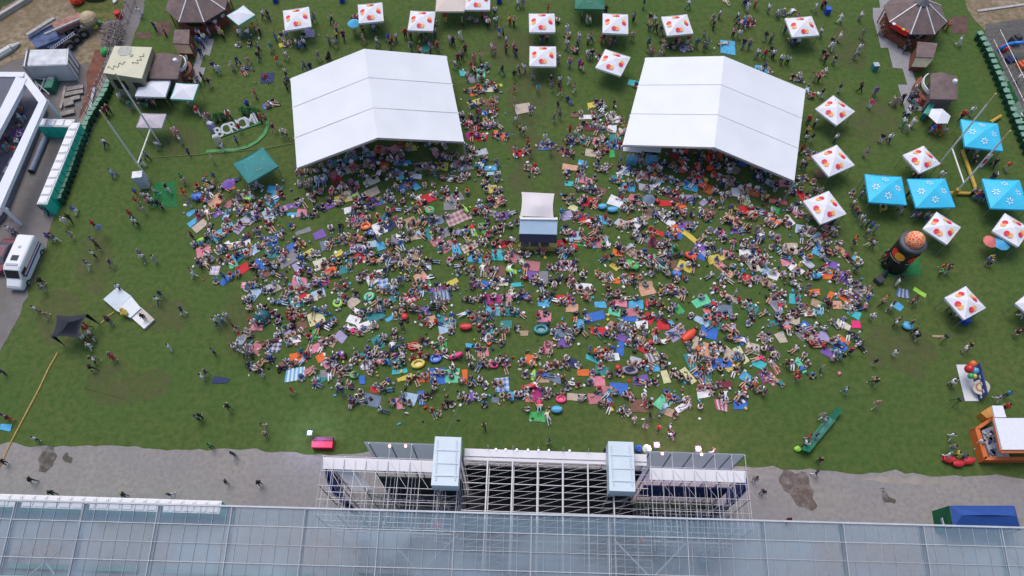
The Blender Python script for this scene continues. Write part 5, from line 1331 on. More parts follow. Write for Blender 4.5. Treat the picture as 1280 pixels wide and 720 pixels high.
for k, (px, py, zf) in enumerate(((1176, 427, 1), (1191, 505, 1))):
    p = V(px, py); o = thing('camera_tripod', p, 'black camera tripod on the right lawn, ' + ('below the lone disc gazebo' if k == 0 else 'below the person in white'), 'tripod')
    for a_ in (0, 2.1, 4.2): m = MB(); m.tube((p.x + .5 * math.cos(a_), p.y + .5 * math.sin(a_), 0), (p.x, p.y, 1.4), .03, 5); m.build('leg', fab('black'), o)
    m = MB(); m.box((p.x, p.y, 1.5), (.3, .5, .3), rz=.6); m.build('camera', fab('charcoal'), o)
for k, (px, py, c_, l) in enumerate(((1033, 17, 'blue', 'blue bin near the right bar beside a disc gazebo'), (1092, 87, 'teal', 'teal bin alone on the lawn left of the paved walk'), (345, 2, 'blue', 'blue bin at the top edge, left one'), (428, 2, 'blue', 'blue bin at the top edge left of a disc gazebo'), (624, 3, 'blue', 'blue bin right of the disc gazebo cut by the top edge'), (1204, 403, 'blue', 'blue bin at the corner of the lone disc gazebo'), (932, 2, 'blue', 'blue bin at the top edge beyond the right marquee'))):
    p = V(px, py); o = thing('litter_bin', p, l, 'litter bin'); M_ = (p, .1)
    MB(*M_).box((0, 0, .45), (.65, .65, .9)).build('body', mat('bin_' + c_, (.01,.06,.45) if c_ == 'blue' else CN['teal'], .5, .1), o); MB(*M_).box((0, 0, .94), (.7, .7, .08)).build('lid', mat('binlid_' + c_, (.02,.09,.5) if c_ == 'blue' else CN['silver'], .5, .1), o)
for k, px in enumerate((787, 811)):
    o = thing('serving_counter', V(px, 190), '%s white topped serving counter with blue front under the right marquee edge' % ('left' if k == 0 else 'right'), 'counter', 'serving counters')
    dx = 0 if k == 0 else 24
    quad_slab([(779 + dx, 182.5), (803 + dx, 183), (802 + dx, 190), (779 + dx, 188.5)], [2.2] * 4, WHC, 'canopy', o, .1)
    quad_slab([(784 + dx, 193), (798 + dx, 194), (797 + dx, 201), (783 + dx, 200)], [1.0] * 4, mat('counter_blue', (.10,.30,.42), .6, .2, 2), 'counter', o, 1.0)
    legs_at([(780 + dx, 189), (801 + dx, 189.5)], 2.2, o, s=.06)
# ================================================================== blankets, mats, loungers ...
CODE = dict(re='red', og='orange', or_='orangered', pk='pink', hp='hotpink', mg='magenta', pu='purple', li='lilac', bl='blue', nv='navy', sk='skyblue',
    lb='lightblue', te='teal', tu='turquoise', gn='green', lm='lime', mi='mint', ye='yellow', le='lemon', cr='cream', be='beige', ta='tan', br='brown', gy='grey', sl='slate',
    si='silver', wh='white', bk='black', ma='maroon', pe='peach', co='coral', ro='rose')
WORD = dict(orangered='orange red', hotpink='hot pink', skyblue='sky blue', lightblue='light blue', lemon='pale yellow', slate='slate blue', silver='light grey', denim='denim', charcoal='dark grey')
def word(c): return WORD.get(c, c)
# tile: "x y length width angle colour kind" in quarter picture points; b blanket p plaid s striped m mat l lounger r ring c cushion u parasol t small tent
BL = {
(1, 1): """570 95 60 45 -10 pu b;745 95 75 22 -8 sk m;640 115 50 40 0 og b;835 110 80 45 -5 ta b;900 52 45 35 80 pk l;1110 48 95 30 -10 si b;1165 120 75 22 -5 sk m;1190 145 70 22 -5 lb m;1035 105 80 50 -10 gy b;403 172 45 25 0 re b;730 180 30 20 0 tu l;340 195 30 22 -20 pu l;398 208 55 20 -5 ma b;95 230 70 40 10 sk b;480 255 60 55 -20 cr b;585 245 70 40 -25 be b;710 150 60 30 0 lb b;800 165 60 30 0 wh b;735 218 50 30 -5 bl b;800 215 35 35 -30 sk b;495 270 30 15 -20 lm l;640 285 40 25 0 te b;850 275 90 35 -20 re b;990 270 100 50 -20 gy b;180 308 60 25 -5 pu b;182 352 60 22 -3 sk m;230 345 50 35 0 pk b;465 333 55 35 -15 wh b;870 335 52 42 0 gn r;1050 335 45 20 50 lm l;1010 365 120 50 -20 pe p;550 415 60 40 -15 og r;613 425 62 50 60 wh b;583 455 60 28 40 bl m;515 375 70 35 -30 mg b;235 440 80 20 -20 gy m;315 455 60 45 -20 pu b;538 560 80 50 -30 re b;415 548 42 25 -25 ye b;625 510 45 40 -20 sk b;625 580 50 18 -40 sk m;160 575 100 60 -25 gy b;215 612 55 40 -30 li b;370 630 60 30 -20 og b;330 600 70 60 -20 cr b;275 703 60 20 -30 og m;215 690 70 50 0 pk b;350 690 40 25 -20 mg b;780 400 60 60 -20 ta b;710 475 60 50 0 gy b;900 385 80 40 -10 sl b;800 455 60 40 -10 be b;860 455 60 25 70 te b;905 490 60 35 -25 ro b;1070 515 80 45 -25 cr p;1085 435 55 25 75 lm m;1133 420 55 28 75 gn m;785 575 100 35 -30 ta b;820 660 60 30 -25 pe b;985 693 60 24 -25 ye m;1190 640 110 45 0 br b;1268 640 40 22 10 lm l;45 650 60 40 -20 br b;840 700 70 40 -15 gn b;635 700 50 40 -10 bl p;1000 525 60 40 80 sk b;1205 555 55 50 90 tu b""",
(2, 1): """395 50 60 40 10 be b;500 50 40 22 80 gn m;350 95 40 25 10 sk m;290 120 75 30 10 pe b;710 205 60 24 -40 si m;650 160 60 40 0 pk b;285 198 45 28 0 tu b;520 288 80 42 20 wh b;305 320 38 24 28 le m;450 320 40 30 0 sk l;500 335 50 30 0 sk l;680 355 70 45 -40 ta b;760 375 115 28 38 wh b;820 425 45 40 0 og b;880 460 115 26 40 ye m;940 515 60 28 42 pu m;968 550 40 22 42 li m;1020 572 90 40 -10 ye b;1060 625 110 25 40 pe m;1130 245 60 45 5 wh b;1172 285 50 28 85 lm m;1175 330 80 35 0 re b;990 340 60 25 20 br b;958 295 35 28 -40 li m;1100 385 90 35 35 pe b;1130 430 60 40 10 pu b;1235 478 42 36 0 nv l;1185 560 90 50 0 wh b;1240 590 60 40 -20 ma b;1270 640 50 45 -30 lb b;890 565 60 36 25 or_ l;315 468 70 50 -15 lb b;310 455 26 20 0 mg c;310 522 38 32 0 re c;275 608 90 60 0 ro s;600 610 70 45 30 gn l;745 595 110 28 38 mi m;820 655 45 38 20 bl l;605 545 60 45 30 ta p;530 545 50 30 10 og b;670 560 80 28 35 si b;520 685 40 28 0 og b;510 615 50 25 35 ye b;670 700 70 32 0 ta b;10 640 28 22 0 lm b;20 705 50 22 0 tu m;155 668 60 48 90 gy b;100 660 50 45 0 pu b;455 475 50 35 10 ta b;625 405 50 25 15 wh b;725 290 26 24 0 re c;840 310 60 28 -10 og b;950 212 40 32 0 or_ l;967 187 26 20 0 ye c;925 178 30 22 0 re l;868 45 34 26 80 or_ l;850 100 34 26 80 or_ l;845 140 34 26 50 or_ l;980 85 34 26 90 or_ l;985 130 34 26 0 or_ l;930 125 38 26 90 co l;1010 160 34 26 60 or_ l;990 45 34 26 80 or_ l;1065 50 30 24 0 re c""",
(1, 2): """300 150 90 62 -18 le b;410 80 52 46 -30 lm r;485 75 60 40 -40 be b;567 48 60 46 -25 mi r;780 48 70 50 -22 re p;900 10 60 20 -12 pu m;930 45 85 50 -12 sl s;675 150 60 24 -30 sk m;745 148 38 32 0 re c;595 140 90 45 -30 te b;490 162 60 45 20 wh b;425 243 60 50 35 li b;97 290 60 60 5 nv p;195 260 60 35 -15 wh b;215 348 90 45 -12 og b;325 350 50 38 -30 og b;295 230 42 32 60 gn b;412 335 60 30 -25 pu b;200 433 100 62 -3 sk s;360 425 75 36 0 gy b;555 385 80 50 -12 gy s;625 352 60 40 -20 re p;545 345 55 35 0 te b;700 340 50 30 0 pk b;812 383 75 52 -15 ye r;900 357 66 48 -12 bl r;718 413 80 22 -8 tu m;745 452 80 26 -18 ye b;492 437 50 42 0 gn r;530 460 40 26 90 bl m;905 440 80 70 90 bl b;980 440 74 66 90 mi b;1045 445 70 30 90 og b;650 515 65 22 -6 mi m;590 510 40 28 0 re b;575 562 100 50 10 sl b;715 578 50 28 90 pk b;770 555 66 58 10 lb b;825 552 75 34 85 bl m;920 288 66 48 -6 gn b;790 295 66 46 -10 re r;950 205 70 46 -15 lb b;1050 200 58 36 0 re l;1000 345 70 30 -20 hp l;1187 385 58 44 5 hp r;1125 385 48 38 0 nv r;1168 265 52 36 100 or_ r;1075 290 55 24 0 sk b;1165 58 50 42 90 mg b;1215 55 45 42 0 mg b;1265 62 66 24 90 li m;1250 182 60 36 0 te b;1230 482 80 64 -4 bl p;1195 562 36 28 0 sl m;1135 320 60 45 0 pk b;230 40 50 38 -15 re b;310 30 70 36 -18 lb b;610 270 66 50 60 te b;225 190 60 44 -20 br b;35 150 90 80 20 te t""",
(2, 2): """155 78 55 34 0 sk b;675 12 70 48 -12 pe b;440 85 60 32 0 sk b;300 100 60 36 0 pe b;415 145 90 45 -10 bl b;510 120 60 36 12 mi b;620 85 70 38 0 sk b;672 85 44 20 85 re l;540 75 70 28 5 pk b;145 212 80 56 0 te r;340 188 60 42 90 sk b;60 228 40 28 0 ta b;240 230 60 42 0 sl b;440 220 90 36 4 re b;570 205 75 50 12 sl b;545 250 46 36 30 pu m;540 302 70 34 100 bl m;590 150 80 28 8 bl b;640 258 50 34 30 ta b;405 355 76 28 18 tu m;505 345 60 36 0 wh b;650 185 60 42 0 wh b;755 180 60 50 0 re b;880 243 76 44 -38 or_ l;820 225 90 56 -30 li b;945 68 84 50 -25 mi b;985 130 66 28 60 co m;950 165 80 36 25 lb b;985 218 80 60 15 bl b;915 275 66 24 100 be m;988 312 92 64 18 pe b;1150 335 98 36 52 le m;880 440 92 28 50 le m;700 345 70 45 -22 gy s;700 400 70 42 0 sk b;765 445 66 24 70 le m;590 415 85 52 6 gy r;528 402 30 26 0 re c;355 425 60 32 0 og b;425 470 76 50 2 pk b;108 445 56 28 100 lm l;150 455 70 32 0 ta b;95 495 46 26 0 re l;120 525 66 50 100 mg b;245 558 56 44 0 hp r;90 555 50 36 0 co b;137 595 32 24 0 pe l;128 642 84 52 0 gn b;222 612 52 40 0 sk l;320 548 85 42 0 be b;415 555 70 52 0 ro b;485 570 34 38 0 bl r;535 500 90 58 8 bl b;635 590 86 66 0 br b;750 578 66 64 38 mi b;845 600 56 36 -30 wh b;940 450 66 44 55 bl b;890 370 90 45 65 te b;1040 375 110 48 0 bl b;1048 585 70 56 5 ro s;1140 582 66 50 0 bl b;1060 485 80 36 0 ma b;965 530 75 44 -5 wh b;1265 445 70 58 60 ma s;1090 50 100 30 30 be b;1060 110 90 52 0 sl b;690 275 28 24 0 re c;180 300 60 50 90 pk b;70 495 40 20 0 re b""",
(3, 2): """30 88 72 28 52 li m;245 80 70 36 25 ta b;245 120 60 18 20 sk m;310 40 48 28 110 og m;425 40 50 24 30 hp m;345 85 50 36 0 pe b;430 130 72 32 28 tu m;378 186 74 32 25 cr b;190 195 62 40 30 bl b;90 205 36 26 0 co l;125 160 70 38 20 be b;440 185 46 32 0 hp b;265 252 70 58 -20 li b;375 262 68 22 35 og m;65 250 56 40 60 be b;25 318 64 28 50 pu m;30 395 80 26 55 co m;162 387 88 22 58 mi m;18 455 70 45 45 ro s;350 330 60 36 12 te b;145 436 34 28 0 og b;672 25 66 46 12 sl s;757 20 76 24 33 lm m;652 95 46 32 35 sk b;690 195 52 40 25 sk l;850 240 60 14 2 ta m;30 175 45 24 -15 te b;230 22 60 28 0 og b""",
(3, 1): """50 290 90 20 8 co m;35 330 45 30 20 gn m;85 195 60 36 0 pk b;148 345 58 36 25 pk b;40 405 30 24 0 og l;12 388 30 24 0 og l;110 230 28 20 90 te l;260 545 76 48 28 sk b;360 525 52 26 45 ta m;395 570 64 26 42 ta m;200 600 66 30 40 si b;115 525 62 55 0 be b;25 655 60 42 25 wh b;235 665 42 34 0 sk l;300 655 60 38 0 og b;320 605 70 36 20 pu b;95 590 60 40 -10 pk b;35 465 60 28 0 gy b;575 318 38 34 0 ye r;740 155 38 28 0 ye r;258 150 50 36 0 br b""",
(0, 1): """955 345 45 18 -38 sk m;970 388 72 24 -38 sk m;990 270 52 42 0 bl l;1080 285 84 48 -30 pe b;1130 355 60 22 -68 sk m;1090 350 46 22 -28 pu m;1245 285 34 20 10 lm l;1010 490 38 22 -18 lm l;1000 410 80 36 -38 be b;1200 412 80 45 -48 li b;1258 372 80 50 -40 si b;1200 502 110 32 -15 wh b;1020 540 74 46 -20 pk b;1075 630 56 44 0 li p;1165 600 46 32 -22 mi b;1235 705 60 38 0 pk b""",
(1, 0): """265 168 50 38 0 li b;60 390 66 56 -5 nv b;1038 368 40 28 0 tu b;1120 368 44 44 0 mi b;1070 458 42 18 0 pu m;1130 565 62 22 0 bl m;1078 675 60 34 -22 mg b;1165 625 56 28 0 pk b;1215 428 32 14 0 lm b""",
(2, 0): """1080 240 78 64 6 sk b;55 545 86 48 -10 be b;605 418 56 28 10 tu b;515 600 60 32 0 wh b;500 645 45 36 0 wh b;515 690 60 36 0 te b;315 578 40 18 0 br b;870 240 66 28 0 li b""",
(0, 2): """1105 460 78 30 4 nv m;30 697 60 34 0 sk b""",
}
LANDMARKS = [((24, 330), 'the ambulance'), ((95, 408), 'the black star tent'), ((158, 385), 'the white platform'), ((160, 82), 'the cream lettered tent'), ((297, 165), 'the big white letters'),
    ((319, 206), 'the teal gazebo'), ((470, 115), 'the left marquee'), ((893, 135), 'the right marquee'), ((672, 272), 'the sound desk tent'), ((1128, 315), 'the black tower'),
    ((1178, 118), 'the curved right bar'), ((1150, 15), 'the right bar pavilion'), ((235, 12), 'the left bar pavilion'), ((1206, 380), 'the lone disc gazebo'), ((1250, 545), 'the orange food stall'),
    ((1212, 478), 'the white floor mat'), ((1028, 538), 'the green inflatable game'), ((402, 552), 'the red table'), ((500, 575), "the stage's left wing"), ((860, 580), "the stage's right wing"),
    ((560, 560), 'the left speaker tower'), ((776, 565), 'the right speaker tower'), ((75, 205), 'the slanting toilet row'), ((182, 232), 'the white delay speaker'), ((138, 628), 'the long toilet row'), ((1226, 645), 'the long blue tent'),
    ((678, 70), 'the two aligned disc gazebos'), ((371, 22), 'the leftmost disc gazebo'), ((463, 15), 'the second disc gazebo'), ((527, 26), 'the third disc gazebo'), ((769, 30), 'the disc gazebo below the dark green one'), ((845, 31), 'the disc gazebo beyond the right marquee'),
    ((766, 78), 'the askew disc gazebo'), ((1002, 33), 'the disc gazebo by the blue bin'), ((1043, 138), 'the upper marquee-side gazebo'), ((1041, 201), 'the middle marquee-side gazebo'), ((1031, 259), 'the lower marquee-side gazebo'), ((1151, 199), 'the disc gazebo above two cyan ones'), ((1107, 237), 'the leftmost cyan gazebo'), ((1228, 168), 'the far cyan gazebo'),
    ((640, 520), 'the front of the crowd'), ((330, 430), "the crowd's left edge"), ((1000, 470), "the crowd's right corner"),
    ((1165, 143), 'the white parasol'), ((192, 150), 'the mauve grey gazebo'), ((210, 112), 'the plain white gazebos'), ((1055, 385), "the crowd's right edge"), ((500, 320), 'the red blanket left of centre'), ((860, 300), 'the long row of mats')]
def where(px, py, k=0):
    c = sorted(LANDMARKS, key=lambda l: (l[0][0] - px) ** 2 + (l[0][1] - py) ** 2)[k]
    dx, dy = px - c[0][0], py - c[0][1]
    if abs(dx) > 1.3 * abs(dy): w_ = 'right of' if dx > 0 else 'left of'
    elif abs(dy) > 1.3 * abs(dx): w_ = 'below' if dy > 0 else 'above'
    else: w_ = ('below right of' if dx > 0 else 'below left of') if dy > 0 else ('above right of' if dx > 0 else 'above left of')
    return w_ + ' ' + c[1]
PENDING = []     # (object, base phrase, px, py)
ORDN = ['leftmost', 'second from left', 'third from left', 'fourth from left', 'fifth from left', 'sixth from left', 'seventh from left', 'eighth from left', 'ninth from left', 'tenth from left', 'eleventh from left', 'twelfth from left']
def short(l):
    for a, b in ((' trousers', ''), ('person in ', 'person, '), ('small ', ''), ('small ', ''), ('long ', ''), ('large ', ''), ('legged', ''), ('inflatable seat ', ''), ('soft ', ''), ('person in', 'person,'), (' light ', ' '), ('person, ', 'person ')):
        if len(l.replace(',', ' ').replace('-', ' ').split()) <= 13: break
        l = l.replace(a, b)
    return l
def finish_labels():
    lab = {}
    for o, base, px, py in PENDING: lab.setdefault(base + ' ' + where(px, py), []).append((px, py, o))
    for l, lst in lab.items():
        l = short(l)
        if len(lst) == 1: lst[0][2]['label'] = l; continue
        lst.sort(key=lambda t: (t[0], t[1]))
        for i, (a, b2, o) in enumerate(lst):
            if len(lst) == 2: o['label'] = l + ', ' + ('left' if i == 0 else 'right') + ' one'
            else: o['label'] = l + ', ' + (ORDN[i] if i < 12 else '%dth from left' % (i + 1))

RINGM = {}
def cloth_grid(L, W, seed, pat=False):
    """a rumpled blanket lying on the ground, local coordinates"""
    rr = random.Random(seed); nx, ny = max(4, int(L / .28)), max(3, int(W / .28))
    m = MB(); vs = []; uv = []
    off = rr.uniform(0, 100)
    cj = [(rr.uniform(-.09, .09), rr.uniform(-.09, .09)) for _ in range(4)]
    for i in range(nx + 1):
        for j in range(ny + 1):
            u, v = i / nx, j / ny
            jx = (cj[0][0] * (1 - u) + cj[1][0] * u) * (1 - v) + (cj[2][0] * (1 - u) + cj[3][0] * u) * v
            jy = (cj[0][1] * (1 - u) + cj[1][1] * u) * (1 - v) + (cj[2][1] * (1 - u) + cj[3][1] * u) * v
            x, y = (u - .5) * L + jx * W, (v - .5) * W + jy * L
            h = .03 + .035 * noise.noise(Vector((x * 1.6 + off, y * 1.6, 0))) + .02 * noise.noise(Vector((x * 4 + off, y * 4, 3)))
            edge = noise.noise(Vector((x * .9 + off, y * .9, 9))) * .08
            vs.append((x + edge, y + edge, max(.006, h))); uv.append((u * L, v * W))
    fs = [(i * (ny + 1) + j, (i + 1) * (ny + 1) + j, (i + 1) * (ny + 1) + j + 1, i * (ny + 1) + j + 1) for i in range(nx) for j in range(ny)]
    m.add(vs, fs); m.uv = uv
    return m
PATC = dict(p={'pe': ((.50,.36,.34), (.24,.12,.16)), 'cr': ((.55,.50,.42), (.20,.14,.14)), 'bl': ((.05,.16,.45), (.5,.56,.62)), 're': ((.45,.03,.05), (.58,.50,.48)), 'nv': ((.03,.04,.12), (.50,.48,.50)), 'ta': ((.40,.30,.20), (.16,.09,.08)), 'li': ((.36,.30,.45), (.6,.55,.6))},
            s={'sl': ((.08,.12,.24), (.30,.36,.44)), 'sk': ((.14,.38,.58), (.58,.62,.68)), 'gy': ((.14,.14,.17), (.46,.44,.46)), 'ro': ((.36,.08,.12), (.48,.42,.46)), 'ma': ((.20,.03,.06), (.10,.10,.22))})
SITE = []   # occupied blankets: px, py, half length, half width, angle, kind, world data, label object
def put_item(px, py, L, W, ang, code, kind, idx):
    t = R(ang); a = V(px - L / 2 * math.cos(t), py - L / 2 * math.sin(t)); b2 = V(px + L / 2 * math.cos(t), py + L / 2 * math.sin(t))
    c = V(px + W / 2 * math.sin(t), py - W / 2 * math.cos(t)); d = V(px - W / 2 * math.sin(t), py + W / 2 * math.cos(t))
    Lw, Ww = (b2 - a).length, (d - c).length; wa = math.atan2(b2.y - a.y, b2.x - a.x); ctr = (a + b2) / 2
    col = CODE[code]; z = .004 + (idx % 23) * .0022
    rr = random.Random(idx * 7 + 1)
    def fin(m, name, mt, smooth=False):
        o = m.build(name, mt, None, smooth)
        # meshes were made around the origin: shift
        return o
    M_ = (Vector((ctr.x, ctr.y, z)), wa)
    if kind in 'bps' or kind == 'm':
        if kind == 'm': Ww = min(Ww, 1.3)
        g_ = cloth_grid(Lw, Ww, idx); T = Matrix.Translation(M_[0]) @ Matrix.Rotation(wa, 4, 'Z'); 
        if kind == 'm':
            for i, v in enumerate(g_.v): g_.v[i] = Vector((v.x, v.y, .025 + (v.z - .03) * .25))
        g_.v = [T @ v for v in g_.v]
        if kind in 'ps': mt = pattern('%s_%s' % (col, kind), *PATC[kind][code], kind, 1.9 if kind == 'p' else 2.4)
        else: mt = fab(col)
        nm, cat, ds, grp = {'b': ('picnic_blanket', 'blanket', '%s picnic blanket', 'picnic blankets'), 'p': ('picnic_blanket', 'blanket', 'checked %s picnic blanket', 'picnic blankets'), 's': ('picnic_blanket', 'blanket', 'striped %s picnic blanket', 'picnic blankets'), 'm': ('sleeping_mat', 'mat', 'long %s mat', 'mats on the lawn')}[kind]
        o = g_.build(nm, mt, None, True)
    elif kind == 'l':
        m = MB(); n, k = 14, 8; vs = []; fs = []
        for i in range(n):
            u = i / (n - 1); x = (u - .5) * Lw; w_ = Ww / 2 * math.sin(math.pi * (.08 + .84 * u)) ** .5
            for j in range(k):
                p = 2 * math.pi * j / k; zz = .30 + .26 * math.sin(p) * (1 - .25 * u) - (.10 * math.cos(p) ** 2 if math.sin(p) > .5 else 0) + (.16 * u if math.sin(p) > 0 else 0)
                vs.append((x, w_ * math.cos(p), max(.01, zz)))
        for i in range(n - 1):
            for j in range(k): fs.append((i * k + j, i * k + (j + 1) % k, (i + 1) * k + (j + 1) % k, (i + 1) * k + j))
        fs += [tuple(range(k)), tuple(reversed(range((n - 1) * k, n * k)))]
        T = Matrix.Translation(M_[0]) @ Matrix.Rotation(wa, 4, 'Z'); m.add([T @ Vector(v) for v in vs], fs)
        nm, cat, ds, grp = 'beanbag_lounger', 'lounger', 'soft %s lounger', 'soft loungers on the lawn'; o = m.build(nm, mat('nylon_' + col, CN[col], .45, .10, 2), None, True)
    elif kind == 'r':
        rt = min(Lw, Ww) * .17; m = MB(); m.torus((ctr.x, ctr.y, z + rt * .8), Lw / 2 - rt, rt, 24, 10, 1, (Ww / 2 - rt) / (Lw / 2 - rt), wa)
        nm, cat, ds, grp = 'inflatable_ring', 'inflatable ring', 'oval %s inflatable seat ring', 'inflatable rings on the lawn'; o = m.build(nm, mat('vinyl_' + col, CN[col], .3, .06, 2), None, True)
        MB().cone((ctr.x, ctr.y, z + .05), Lw * .28, .06, 12, Lw * .28).build('seat', mat('vinyl_' + col, CN[col], .3, .06, 2), o)
    elif kind == 'c':
        m = MB(); m.ball((ctr.x, ctr.y, z + .28), Lw / 2, 14, 8, .55); nm, cat, ds, grp = 'beanbag', 'beanbag', 'round %s beanbag', 'round beanbags on the lawn'; o = m.build(nm, mat('nylon_' + col, CN[col], .45, .10, 2), None, True)
    elif kind == 't':
        o = thing('pop_up_tent', ctr, 'dark teal pop up beach tent at the left edge of the crowd', 'tent')
        m = MB(); vs = []; fs = []; n = 12
        for i in range(7):
            ph = math.pi / 2 * i / 6
            for j in range(n):
                t2 = 2 * math.pi * j / n + wa; q = 1 / max(abs(math.cos(t2 - wa)), abs(math.sin(t2 - wa))) ** .6
                vs.append((ctr.x + Lw * .42 * q * math.cos(ph) * math.cos(t2), ctr.y + Lw * .42 * q * math.cos(ph) * math.sin(t2), 1.1 * math.sin(ph)))
        for i in range(6):
            for j in range(n): fs.append((i * n + j, i * n + (j + 1) % n, (i + 1) * n + (j + 1) % n, (i + 1) * n + j))
        m.add(vs, fs); m.build('shell', mat('tent_teal', (.01,.11,.13), .5, .15), o, True)
        q = ctr + Vector((.0, -Lw * .43, .4)); MB().box(q, (.9, .1, .7)).build('doorway', fab('charcoal'), o)
        SITE.append((px, py, L / 2, W / 2, t, kind, ctr, Lw, Ww, wa, 'beside the teal pop up tent')); return
    tag(o, None, cat, grp); big = ' small' if Lw * Ww < 1.3 else (' large' if Lw * Ww > 4.5 else '')
    base = (big + ' ' + ds % word(col)).strip()
    PENDING.append((o, base, px, py))
    SITE.append((px, py, L / 2, W / 2, t, kind, ctr, Lw, Ww, wa, base))
idx = 0
for (cx, cy), s in BL.items():
    for it in s.split(';'):
        f = it.split(); x, y, L, W, an = map(float, f[:5])
        put_item(cx * 320 + x / 4, cy * 180 + y / 4, L / 4, W / 4, an, f[5], f[6], idx); idx += 1
print('items', idx)
# three red beanbags with people at the lower right, parasols among the crowd
for k, (px, py) in enumerate(((1183, 575), (1195, 580), (1208, 577))):
    put_item(px, py, 14, 10, 10 - k * 10, 're', 'l', idx); idx += 1
def parasol(px, py, r, col, label, open_=True):
    c = V(px, py, 2.0); o = thing('parasol', (c.x, c.y, 0), label, 'parasol'); m = MB(); m.cone((c.x, c.y, 1.85), r, .38, 10, .03); m.build('canopy', fab(col), o); MB().tube((c.x, c.y, 0), (c.x, c.y, 1.95), .03, 6).build('pole', STEEL, o)
parasol(285.5, 229, .75, 'purple', 'violet parasol beside the lower corner of the teal gazebo')
parasol(442, 28, .85, 'skyblue', 'sky blue parasol left of the second disc gazebo')
parasol(1239, 301, .8, 'coral', 'coral red parasol touching the right edge disc gazebo')
parasol(1253, 303, .95, 'skyblue', 'sky blue parasol touching the right edge disc gazebo')
parasol(812, 248, .7, 'slate', 'grey blue parasol in the crowd below the serving counters')
parasol(809, 560.5, .45, 'white', 'small white parasol by the blue barrel')
parasol(122, 283, .42, 'denim', 'dark blue umbrella held beside the red clad pair on the left lawn')

# ================================================================== people
def skin_mesh(J, E, Rr, lvl):
    me = bpy.data.meshes.new('body_src'); keys = list(J); me.from_pydata([J[k] for k in keys], [(keys.index(a), keys.index(b2)) for a, b2 in E], [])
    ob = bpy.data.objects.new('body_src', me); COL.objects.link(ob)
    md = ob.modifiers.new('skin', 'SKIN'); md.use_smooth_shade = True
    for i, k in enumerate(keys): me.skin_vertices[0].data[i].radius = (Rr[k], Rr[k])
    me.skin_vertices[0].data[keys.index('pel')].use_root = True
    if lvl: sb = ob.modifiers.new('sub', 'SUBSURF'); sb.levels = lvl; sb.render_levels = lvl
    dg = bpy.context.evaluated_depsgraph_get(); out = bpy.data.meshes.new_from_object(ob.evaluated_get(dg))
    bpy.data.objects.remove(ob)
    V_ = [v.co.copy() for v in out.vertices]; F = [tuple(p.vertices) for p in out.polygons]
    bpy.data.meshes.remove(out)
    # classify faces by nearest bone
    cls = []
    segs = [(Vector(J[a]), Vector(J[b2]), a, b2) for a, b2 in E]
    for f in F:
        c = sum((V_[i] for i in f), Vector()) / len(f); best = None
        for a, b2, na, nb_ in segs:
            d = b2 - a; t = max(0, min(1, (c - a).dot(d) / d.length_squared)); dist = (c - (a + d * t)).length
            if best is None or dist < best[0]: best = (dist, na, nb_, t)
        na, nb_, t = best[1], best[2], best[3]
        if nb_ in ('head', 'top'): k = 0
        elif nb_[:3] in ('elb',): k = 1
        elif nb_[:3] in ('wri', 'han'): k = 0
        elif nb_[:3] in ('hip', 'kne'): k = 2
        elif nb_[:3] == 'ank': k = 2 if t < .8 else 3
        elif nb_[:3] == 'toe': k = 3
        else: k = 1
        if nb_ == 'waist' and t < .35: k = 2
        cls.append(k)
    return V_, F, cls, Vector(J['head']), Vector(J['top'])
EDG = [('pel', 'waist'), ('waist', 'chest'), ('chest', 'neck'), ('neck', 'head'), ('head', 'top'), ('chest', 'shL'), ('shL', 'elbL'), ('elbL', 'wriL'), ('wriL', 'hanL'), ('chest', 'shR'), ('shR', 'elbR'), ('elbR', 'wriR'), ('wriR', 'hanR'),
       ('pel', 'hipL'), ('hipL', 'kneL'), ('kneL', 'ankL'), ('ankL', 'toeL'), ('pel', 'hipR'), ('hipR', 'kneR'), ('kneR', 'ankR'), ('ankR', 'toeR')]
RAD = dict(pel=.145, waist=.135, chest=.155, neck=.06, head=.105, top=.07, shL=.075, shR=.075, elbL=.05, elbR=.05, wriL=.036, wriR=.036, hanL=.042, hanR=.042, hipL=.095, hipR=.095, kneL=.065, kneR=.065, ankL=.048, ankR=.048, toeL=.04, toeR=.04)
def J(**k):
    return {a: k[a] for a in ('pel', 'waist', 'chest', 'neck', 'head', 'top', 'shL', 'elbL', 'wriL', 'hanL', 'shR', 'elbR', 'wriR', 'hanR', 'hipL', 'kneL', 'ankL', 'toeL', 'hipR', 'kneR', 'ankR', 'toeR')}
up = dict(pel=(0, 0, .95), waist=(0, 0, 1.12), chest=(0, .01, 1.36), neck=(0, .01, 1.52), head=(0, -.02, 1.64), top=(0, -.01, 1.74), shL=(-.19, .01, 1.42), shR=(.19, .01, 1.42))
POSES = {}
POSES['stand'] = J(**up, elbL=(-.25, .03, 1.15), wriL=(-.27, -.06, .92), hanL=(-.27, -.09, .82), elbR=(.25, .03, 1.15), wriR=(.27, -.06, .92), hanR=(.27, -.09, .82), hipL=(-.1, 0, .88), kneL=(-.11, -.02, .48), ankL=(-.12, .03, .09), toeL=(-.14, -.13, .04), hipR=(.1, 0, .88), kneR=(.12, -.02, .48), ankR=(.14, .03, .09), toeR=(.17, -.13, .04))
POSES['walk'] = J(**up, elbL=(-.25, -.10, 1.17), wriL=(-.24, -.28, 1.0), hanL=(-.23, -.36, .97), elbR=(.25, .14, 1.17), wriR=(.27, .16, .93), hanR=(.27, .13, .84), hipL=(-.1, 0, .88), kneL=(-.1, .08, .48), ankL=(-.1, .34, .13), toeL=(-.1, .24, .04), hipR=(.1, 0, .88), kneR=(.1, -.22, .50), ankR=(.1, -.34, .09), toeR=(.1, -.50, .06))
